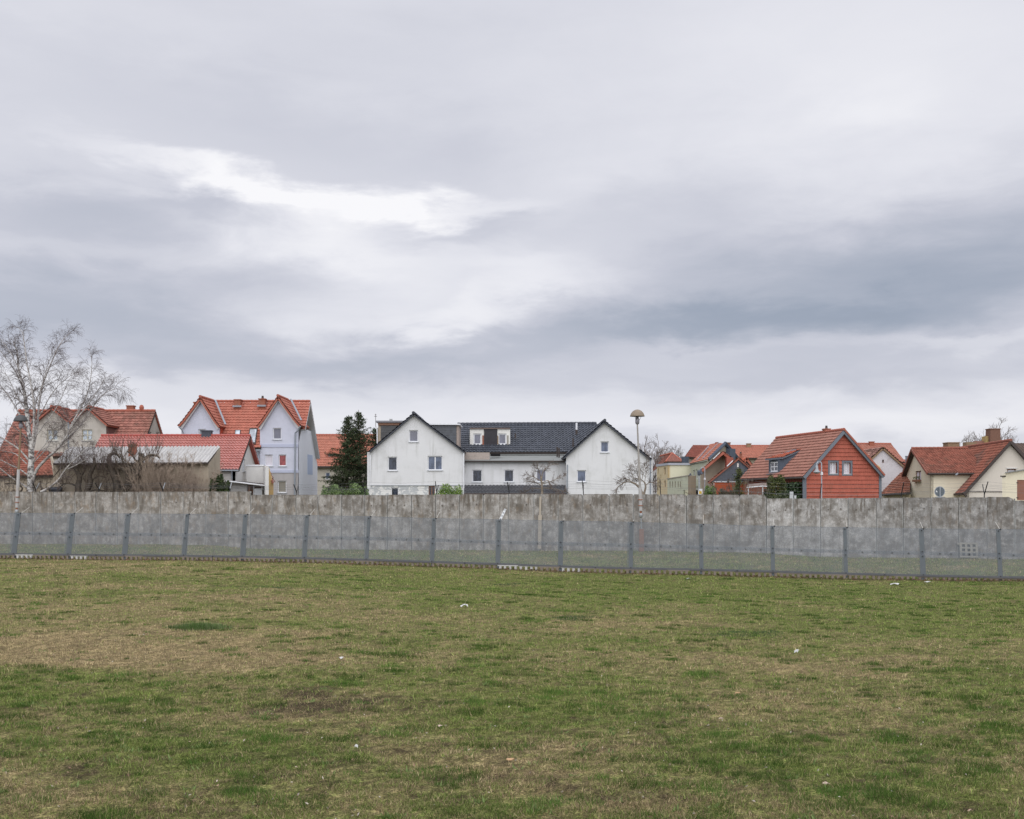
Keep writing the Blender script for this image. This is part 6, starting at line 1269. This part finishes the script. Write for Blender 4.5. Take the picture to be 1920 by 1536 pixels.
# --- spruces
m_need = leafmat('spruce_needles', (.030, .050, .022), (.055, .075, .030), .7); m_need2 = leafmat('spruce_tips', (.09, .075, .04), (.05, .07, .03), .8)
def spruce(px, D, topy, R_, seed, label, low=1.2, dens=1.0):
    rn = np.random.default_rng(seed); b0 = np.array(P(px, 0, D)); b0[2] = -.1; H = P(px, topy, D).z+.1; e = empty('spruce_tree', tuple(b0), 0, label=label, cat='tree', group='two tall dark spruces beside the white house')
    q = wander(rn, (0, 0, 0), (0, 0, 1), H, .2, .02, 12, .008, .01); br, C = [], []
    z = low
    while z < H-.25:
        t_ = (z-low)/(H-low); rr = R_*(1-t_)**.75*(.55+.75*rn.random())+.15
        for k in range(int(7*dens)+rn.integers(0, 3)):
            a = rn.random()*6.283; l = rr*(.6+.55*rn.random()); p, d, r = along(q, min(z/H, .99))
            b_ = wander(rn, p, (math.cos(a), math.sin(a), .15+.5*t_), l, .022, .006, 5, .06, -.05 if t_ < .8 else .04); br.append(b_)
            m_ = int(34*l*dens)+8; ts = rn.random(m_)**.7; idx = ts*5; i = np.minimum(idx.astype(int), 4); w_ = (idx-i)[:, None]
            pt = b_[0][i]*(1-w_)+b_[0][i+1]*w_; off = rn.normal(0, 1, (m_, 3))*np.array([.13, .13, .07])*(1.25-ts[:, None]*.7); off[:, 2] -= np.abs(rn.normal(0, .10, m_))*(1-t_*.6); C.append(pt+off)
        z += .20+.10*rn.random()
    link('trunk', tube_mesh('trunk', [q], 7, mb_spr), e); link('branches', tube_mesh('branches', br, 3, mb_spr), e)
    C = np.concatenate(C); leaves('crown', C, .16, m_need, e, seed, 0, .35)
    sel = rn.random(len(C)) < .10; leaves('cones_and_dry_tips', C[sel]+rn.normal(0, .04, (sel.sum(), 3)), .14, m_need2, e, seed+1, 0, .35)
spruce(677, 99, 768, 3.0, 31, 'taller spruce next to the left gable of the white house', dens=1.15); spruce(648, 98, 778, 2.7, 32, 'left spruce with a slightly lower pointed top', dens=1.15); spruce(702, 103, 800, 2.2, 33, 'lower spruce half hidden behind the white house corner', dens=1.2)
# --- evergreen shrubs
def bush(name, label, px0, px1, py0, D, mat, n, size, seed, depth=1.2, lump=3.0, cat='shrub', stems=True, base_z=0.0, group=None, kind=None, span=2.4):
    rn = np.random.default_rng(seed); x0, x1 = P(px0, 0, D).x, P(px1, 0, D).x; top = P(0, py0, D).z; cx_ = (x0+x1)/2; hw_ = (x1-x0)/2
    e = empty(name, (cx_, D, base_z), 0, label=label, cat=cat, group=group, kind=kind); C = rn.uniform(-1, 1, (n*3, 3)); r = np.linalg.norm(C*np.array([1, 1, 1]), axis=1)
    lum = np.array([math.sin(c[0]*lump*2.1+seed)*.10+math.sin(c[1]*lump*3+c[2]*4)*.06 for c in C]); sel = (np.abs(C[:, 0])**2.6+np.abs(C[:, 1])**2.6+np.abs(C[:, 2])**2.6)**(1/2.6) < .92+lum*1.5
    C = C[sel & ((r > .45) | (rn.random(len(C)) < .3))][:n]; lo = max(0.05, top-base_z-span); hz = (top-base_z-lo)/2; C = C*np.array([hw_, depth/2, hz])+np.array([0, 0, lo+hz]); leaves('foliage', C, size, mat, e, seed, .3)
    if stems: link('stems', tube_mesh('stems', [wander(rn, (rn.uniform(-.5, .5)*hw_, 0, 0), (rn.normal(0, .1), 0, 1), lo+hz*1.5, .03, .01, 4, .08, .03) for _ in range(max(3, int(hw_*3)))], 4, mb_dark), e)
    return e
m_laurel = leafmat('laurel_leaves', (.09, .15, .05), (.17, .24, .09), .35); m_ybush = leafmat('yellow_green_leaves', (.13, .22, .04), (.22, .32, .07), .4); m_thuja = leafmat('thuja_foliage', (.025, .045, .018), (.06, .085, .025), .7); m_ivy = leafmat('ivy_leaves', (.022, .045, .018), (.05, .085, .035), .35); m_hedge = leafmat('hedge_leaves', (.035, .05, .025), (.07, .085, .04), .6); m_round = leafmat('round_bush_leaves', (.08, .14, .025), (.13, .20, .05), .4); m_yew = leafmat('olive_foliage', (.05, .07, .02), (.10, .11, .035), .6)
bush('laurel_bush', 'pale green evergreen shrub in front of the spruces, above the wall crown', 602, 648, 908, 75, m_laurel, 5200, .11, 51); bush('laurel_bush', 'evergreen shrub touching the left corner of the white house', 640, 692, 906, 75.5, m_laurel, 5200, .11, 52)
bush('box_bush', 'bright yellow-green shrub before the wooden door of the white house', 812, 868, 907.5, 78, m_ybush, 6000, .11, 53)
def thuja(px, D, topy, w_, seed, label):
    e = bush('small_thuja', label, px-w_, px+w_, topy, D, m_thuja, 3000, .10, seed, depth=.8, stems=False, group='small dark conifers beside the tan shed corner'); return e
thuja(400, 73.4, 896, 7.5, 61, 'left small dark thuja beside the tan shed corner'); thuja(413, 73.5, 888, 8, 62, 'taller middle dark thuja beside the tan shed corner'); thuja(426, 73.6, 901, 8, 63, 'right small dark thuja near the white annex')
bush('round_bush', 'round bright green bush behind the wall left of the orange boarding', 1318, 1343, 911, 92, m_round, 4200, .14, 54, depth=1.6); bush('garden_hedge', 'dark low hedge running right from the round green bush', 1341, 1392, 916.5, 93, m_hedge, 5500, .14, 55, depth=1, cat='hedge')
# ivy and climbers on the tile-hung house, pine and garden frame before it
rn = np.random.default_rng(70); Cc = []
for k in range(9000):
    s_ = rn.random(); a = .15+7.6*s_**1.1; z = rn.random()*(ze8-.75); w_ = .10+.35*rn.random()
    if a > 4.2 and z > ze8-1.5+math.sin(a*2)*.2: continue
    Cc.append(np.array(p8(-w_, a, z)))
e = empty('ivy', tuple(p8(0, 3, 0)), 0, label='dark glossy ivy covering the side wall of the tile-hung house under its eave', cat='climber'); leaves('foliage', np.array(Cc)-np.array(e.location), .23, m_ivy, e, 71, .2)
link('stems', tube_mesh('stems', [wander(rn, np.array(p8(-.1, a, 0))-np.array(e.location), (0, 0, 1), 3.2, .03, .01, 6, .12, .05) for a in (1, 2.4, 4, 5.5)], 4, mb_dark), e)
bush('olive_shrub', 'olive green shrub before the ivy, left of the grey corner trim', 1437, 1478, 890, 80, m_yew, 5200, .12, 56, depth=1.4); bush('olive_shrub', 'lower dark shrub at the step in the wall crown', 1432, 1500, 921, 78, m_hedge, 4500, .12, 57, depth=1.2)
def pine(px, D, topy, seed, label):
    rn = np.random.default_rng(seed); b0 = np.array(P(px, 0, D)); b0[2] = 0; H = P(px, topy, D).z; e = empty('young_pine', tuple(b0), 0, label=label, cat='tree'); q = wander(rn, (0, 0, 0), (0, 0, 1), H, .08, .02, 8, .02, .02); br, C = [], []
    for k in range(34):
        a = rn.random()*6.283; p, d, r = along(q, .35+.65*k/34); l = .9*(1.15-k/34)*(.5+.6*rn.random()); b_ = wander(rn, p, (math.cos(a), math.sin(a), .4), l, .02, .008, 4, .08, .08); br.append(b_)
        C.append(b_[0][rn.integers(1, 5, 70)]+rn.normal(0, .11, (70, 3)))
    link('trunk', tube_mesh('trunk', [q], 6, mb_spr), e); link('branches', tube_mesh('branches', br, 3, mb_spr), e); leaves('crown', np.concatenate(C), .15, m_yew, e, seed, 0, .3)
pine(1387, 82, 880, 73, 'young open pine standing before the dark slate gable')
shrub(1415, 80, 893, 1.3, 16, 'pale bare shrub before the white garden frame', [mb_fruit, mb_fruit, mb_grey], 74, group=None, r=.013, base_y=1010, sub=4); shrub(1360, 84, 908, 1.6, 26, 'dark bare bush behind the wall below the slate gable', [mb_dark, mb_dark, mb_shoot], 75, group=None, base_y=1005)
gf = empty('garden_shelter', tuple(P(1428, 1000, 83)), 0, label='garden shelter with thin white frame and brownish flat roof before the ivy', cat='pergola'); o_ = gf.location
def lf_(p): return Vector(p)-o_
mb = MB()
for px in (1403, 1430, 1455): mb.bar(lf_(P(px, 1010, 83)), lf_(P(px, 912.5, 83)), .07)
mb.obj('post', m_pvc, gf) if False else None
for px in (1403, 1430, 1455): MB().bar(lf_(P(px, 1010, 83)), lf_(P(px, 912.5, 83)), .07).obj('post', m_pvc, gf)
MB().bar(lf_(P(1400, 914, 82.9)), lf_(P(1430, 911.5, 82.9)), .08).bar(lf_(P(1430, 911.5, 82.9)), lf_(P(1458, 912.5, 82.9)), .08).obj('front_beam', m_pvc, gf); MB().prism([lf_(P(1400, 913, 82.9)), lf_(P(1430, 910.5, 82.9)), lf_(P(1458, 911.5, 82.9)), lf_(P(1452, 907, 86)), lf_(P(1428, 906.5, 86)), lf_(P(1404, 909, 86))], (0, 0, .04)).obj('roof', M('brown_sheeting', (.20, .15, .13), .8), gf)
wf = empty('field_fence_posts', tuple(P(1480, 1000, 79)), 0, label='', cat='fence'); bpy.data.objects.remove(wf)
for px, py, w_, lab in ((1484, 922, .12, 'short pale post behind the stepped wall crown, left of its thinner neighbour'), (1491, 929, .07, 'thin low pale post nearest the grey corner trim')):
    q = P(px, py, 76); tag(MB().box(-w_, w_, -.05, .05, -q.z, 0).obj('garden_post', m_sill, loc=q), lab, 'post')
# ---------------------------------------------------------------- lamps
m_lampbrown = M('rusty_lamp_shade', (.27, .215, .16), .75, .25, 4, dirt=.6, dirtcol=(.14, .12, .11)); m_lampdark = M('dark_lamp_shade', (.07, .072, .075), .45, .2, 3); m_pole = M('lamp_pole_paint', (.36, .34, .32), .7, .12, 3, dirt=.5, dirtcol=(.25, .17, .11)); m_polebr = M('lamp_pole_brown', (.25, .17, .11), .8, .2, 3); m_rust = M('rust', (.33, .12, .06), .85, .3, 9); m_housing = M('lamp_housing', (.24, .23, .25), .6); m_glassl = mglass('lamp_glass', (.30, .29, .33), .15, .2); m_sleeve = M('pole_sleeve', (.46, .45, .45), .6, .1, 4, dirt=.4, dirtcol=(.3, .2, .13)); m_rustbox = M('rusty_cabinet', (.27, .15, .11), .9, .4, 5, dirt=.5, dirtcol=(.16, .08, .05))
def lamp(label, top, base, D, r, shade, pole, sleeve_y, bands, cap_y, rod_y, boxy=None):
    bz = float(ground_z(*P(base[0], base[1], D).xy)); b0 = P(base[0], base[1], D); e = empty('domed_lamp', (b0.x, b0.y, bz), 0, label=label, cat='street lamp', group='domed lamps on tall poles in front of the wall')
    T_ = P(top[0], top[1], D); s_ = r
    def at(py):     # point on the slightly leaning pole
        k = (py-top[1])/(base[1]-top[1]); return P(top[0]+(base[0]-top[0])*k, py, D)-b0+Vector((0, 0, b0.z-bz))
    c = at(top[1])
    MB().lathe(c, [(.02, .95*s_), (.3*s_, .90*s_), (.62*s_, .72*s_), (.86*s_, .42*s_), (1.0*s_, .06*s_), (1.0*s_, 0), (.94*s_, .02*s_), (.8*s_, .38*s_), (.5*s_, .66*s_), (.02, .78*s_)], 24).obj('lamp_shade', shade, e, True)
    hb = c-Vector((0, 0, .34)); MB().lathe(hb, [(.0, .40), (.08, .40), (.09, .2), (.12, .18), (.125, -.04), (.10, -.12), (.06, -.14)], 14).obj('lamp_housing', m_housing, e, True)
    MB().lathe(hb+Vector((0, 0, .02)), [(.126, 0), (.13, .07), (.126, .14)], 14).obj('lamp_glass', m_glassl, e)
    mb = MB(); 
    for a in (0, 2.1, 4.2): mb.bar(hb+Vector((math.cos(a)*.11, math.sin(a)*.11, .1)), c+Vector((math.cos(a)*.3, math.sin(a)*.3, .12)), .02)
    mb.obj('shade_stay', m_fascia, e)
    pb = at(sleeve_y); MB().tube([hb-Vector((0, 0, .1)), pb], [.045, .075], 10).obj('pole', pole, e)
    MB().tube([pb+Vector((0, 0, .02)), at(bands[-1]+10)], [.095, .105], 12).obj('sleeve', m_sleeve, e)
    for y in bands: MB().lathe(at(y), [(.10, -.02), (.15, -.02), (.15, .02), (.10, .02)], 10).obj('rusty_band', m_rust, e)
    MB().tube([at(bands[-1]+9), at(cap_y)], .05, 8).obj('neck', m_rust, e)
    MB().lathe(at(cap_y), [(.03, .10), (.10, .06), (.12, 0), (.12, -.10), (.08, -.17), (.03, -.22)], 14).obj('junction_cap', m_gal, e, True)
    MB().tube([at(cap_y+5), at(rod_y)], .04, 8).obj('rod', m_gal, e)
    if boxy: a_, b_ = at(boxy[0]), at(boxy[1]); MB().box(a_.x-.14, a_.x+.14, a_.y-.1, a_.y+.1, b_.z, a_.z).obj('cabinet', m_rustbox, e)
    else: MB().tube([at(rod_y), at(base[1])], [.06, .08], 8).obj('foot', m_gal, e)
lamp('tall lamp with brown weathered domed shade before the right gable of the white house', (1195, 781), (1204.3, 1036), 66.5, .445, m_lampbrown, m_pole, 915, (937, 948), 965, 992, (992, 1034))
lamp('tall lamp with dark grey domed shade and brown pole before the birch', (39, 790), (28.5, 1022), 71, .45, m_lampdark, m_polebr, 881, (932, 942), 958, 968, None)
def swanneck(label, px, D, topy, side, lamp_px, lamp_py, mat, head):
    b0 = P(px, 1000, D); e = empty('swan_neck_lamp', (b0.x, b0.y, 0), 0, label=label, cat='street lamp'); T_ = P(px, topy, D)-Vector((b0.x, b0.y, 0)); L_ = P(lamp_px, lamp_py, D)-Vector((b0.x, b0.y, 0)); rad = abs(L_.x)/2
    pts = [Vector((0, 0, 0)), Vector((0, 0, T_.z-rad))]+[Vector((math.copysign(rad, L_.x)*(1-math.cos(a)), 0, T_.z-rad+math.sin(a)*rad)) for a in [math.pi*k/8 for k in range(1, 9)]]+[L_+Vector((0, 0, .25))]
    MB().tube(pts, .04, 8).obj('pole', mat, e); k = P(px, topy+22, D).z; MB().lathe((0, 0, k), [(.06, -.1), (.1, -.1), (.1, .1), (.06, .1)], 8).obj('collar', m_pvc, e)
    MB().lathe(L_, [(.05, .35), (.09, .3), (.1, .12), (.14, .0), (.25, -.10), (.26, -.14), (.1, -.15)], 16).obj('lamp_head', head, e, True)
    MB().lathe(L_-Vector((0, 0, .16)), [(.2, .02), (.17, -.04), (.1, -.08), (.01, -.09)], 12).obj('lamp_glass', m_glassl, e)
m_lp = M('pale_lamp_post', (.40, .43, .48), .5, .05)
swanneck('pale swan-neck street lamp in front of the tile-hung gable', 1540.5, 76, 866, -1, 1531.5, 882, m_lp, m_gal); swanneck('swan-neck street lamp with blue-grey head before the brown gable house', 1321.5, 108, 876, -1, 1314, 886, m_lp, m_slatev)
q = P(1310.8, 892, 106); e = empty('lamp_post', (q.x, q.y, 0), 0, label='slim pale lamp post with its dark lantern before the green house', cat='street lamp'); MB().tube([(0, 0, 0), (0, 0, q.z)], .06, 8).obj('pole', m_lp, e); MB().lathe((0, 0, q.z), [(.06, 0), (.15, .1), (.17, .4), (.1, .5), (.02, .55)], 10).obj('lantern', m_slatev, e)
# traffic sign seen from behind
q = P(1762, 922, 74); e = empty('traffic_sign', (q.x, q.y, 0), 0, label='round traffic sign seen from its grey back above the wall crown before the cream cottage', cat='sign'); zc_ = q.z; rr_ = 9.9/F*74
def disc(r, y0, y1, z):
    mb = MB(); n = 32; a = [(r*math.cos(2*math.pi*k/n), y0, z+r*math.sin(2*math.pi*k/n)) for k in range(n)]; mb.prism(a, (0, y1-y0, 0)); return mb
disc(rr_, 0, .02, zc_).obj('sign_rim', m_lp, e); disc(rr_*.9, -.008, 0, zc_).obj('sign_back', M('sign_back_grey', (.12, .145, .165), .6, .1), e); MB().tube([(0, -.05, 0), (0, -.05, zc_+rr_*.98)], .035, 8).obj('pole', m_lp, e)
MB().box(-.33, .33, -.06, -.03, zc_-rr_-.06, zc_-rr_+.01).obj('bracket', m_gal, e); mb = MB(); mb.prism([(-.27, -.011, zc_-.02), (-.13, -.011, zc_-.05), (-.24, -.011, zc_+.1)], (0, .002, 0)); mb.obj('sticker', m_pvc, e)
q = P(1313, 923, 95); e = empty('sidewalk_sign', (q.x, q.y, 0), 0, label='small white and yellow sign at the foot of the green house', cat='sign'); MB().box(-.03, .03, -.03, .03, 0, q.z-.2).obj('post', m_lp, e); MB().box(-.18, .18, -.02, .02, q.z-.2, q.z+.3).obj('panel', m_pvc, e); MB().box(-.12, .12, -.03, -.02, q.z-.15, q.z+.08).obj('yellow_field', M('yellow_field', (.75, .50, .06), .6), e)
# ---------------------------------------------------------------- litter and fallen leaves on the meadow
m_paper = M('white_paper', (.60, .60, .59), .8, .05); m_leaf = M('dry_leaf', (.48, .30, .17), .8, .25, 30); m_leafp = M('pale_leaf', (.58, .45, .38), .8, .2, 30)
def scrap(px, py, w_, h_, lab, mat=m_paper, cat='litter', name='paper_scrap', seed=1, curl=.25):
    p = gp(px, py); rn = random.Random(seed); n = 10; mb = MB(); ring = []
    for k in range(n):
        a = 6.283*k/n; r = .75+.4*rn.random(); ring.append(Vector((math.cos(a)*w_/2*r, math.sin(a)*w_*.30*r, h_*rn.random())))
    c = Vector((0, 0, h_*1.1))
    for k in range(n): mb.quad(c, ring[k], ring[(k+1) % n])
    lo = [q-Vector((0, 0, .004)) for q in ring]
    for k in range(n): mb.quad(ring[k], lo[k], lo[(k+1) % n], ring[(k+1) % n])
    o = mb.obj(name, mat, loc=p+Vector((0, 0, .02)), fix=False); tag(o, lab, cat)
scrap(871, 1139.5, .20, .07, 'small white scrap of paper in the middle of the meadow', seed=1); scrap(1677, 1098, .36, .08, 'crumpled white paper lying near the fence at right', seed=2); scrap(1740, 1092.5, .32, .04, 'flat white paper strip close under the fence at right, right of the crumpled one', seed=3)
scrap(1291, 1086.5, .2, .04, 'tiny white scrap just below the fence right of the middle', seed=4); scrap(1494, 1227, .08, .06, 'white scrap alone on the right half of the meadow', seed=5); scrap(668, 1408, .03, .035, 'tiny white feather-like scrap in the lower left meadow', seed=6); scrap(1548, 1476, .07, .02, 'pale pinkish scrap near the lower right', m_leafp, seed=7); scrap(640, 1258-20, .08, .03, 'tiny white fleck at the edge of the straw-coloured band', seed=8)
scrap(956.5, 1429, .075, .012, 'tan dry leaf lying flat in the lower middle of the meadow', m_leaf, 'leaf', 'dry_leaf', 9); scrap(1383, 1303, .07, .015, 'brownish dry leaf on the grass right of the middle', m_leaf, 'leaf', 'dry_leaf', 10); scrap(825, 1366, .05, .015, 'pale dry leaf left of the lower middle', m_leafp, 'leaf', 'dry_leaf', 11); scrap(1352, 1352, .05, .015, 'pinkish pale leaf below the brown one', m_leafp, 'leaf', 'dry_leaf', 12)
# crumbs of leaf and bare twigs that nobody could count
n = 1500; D = np.exp(rng.uniform(np.log(6.6), np.log(46), n)); x = rng.uniform(-.5, .5, n)*D; C = np.stack([x, D, ground_z(x, D)+.022], 1)
t = NT('leaf_crumbs'); ca = t.n('ShaderNodeVertexColor', layer_name='col').outputs[0]; m_cr = t.fin(t.mix(1.0, ca, t.mix(t.ramp(t.noise(t.pos(), 9, 2), .45, .55), (.30, .20, .14), (.42, .37, .32)), 'MULTIPLY'), .9, .1)
leaves('leaf_litter', C, .024, m_cr, None, 5, 1.5, .5, kind='stuff', label='scattered crumbs of dry leaves in the turf')
n = 1500; px_ = rng.uniform(0, 1920, n); Dn = Dfen(px_)-.25+rng.normal(0, .22, n); x = (px_-CX)/F*Dn; C = np.stack([x, Dn, ground_z(x, Dn)+.01+rng.random(n)*.03], 1)
leaves('fence_foot_litter', C, .12, M('brown_leaf_litter', (.15, .09, .055), .95, .4, 3), None, 6, 1.0, .5, kind='stuff', label='brown dead leaves and clods gathered along the fence foot')
# straw stalks standing above the short turf
n = 2600; D = np.exp(rng.uniform(np.log(6.5), np.log(34), n)); x = rng.uniform(-.5, .5, n)*D
link('dry_stalks', blades('dry_stalks', x, D, (.04+.05*rng.random(n)), .0026*(D/7)**.8, np.tile(STRAW*1.15, (n, 1))*(.7+.5*rng.random((n, 1))), 1.35, 14, m_blade), kind='stuff', label='single straw-coloured stalks lying over the turf')
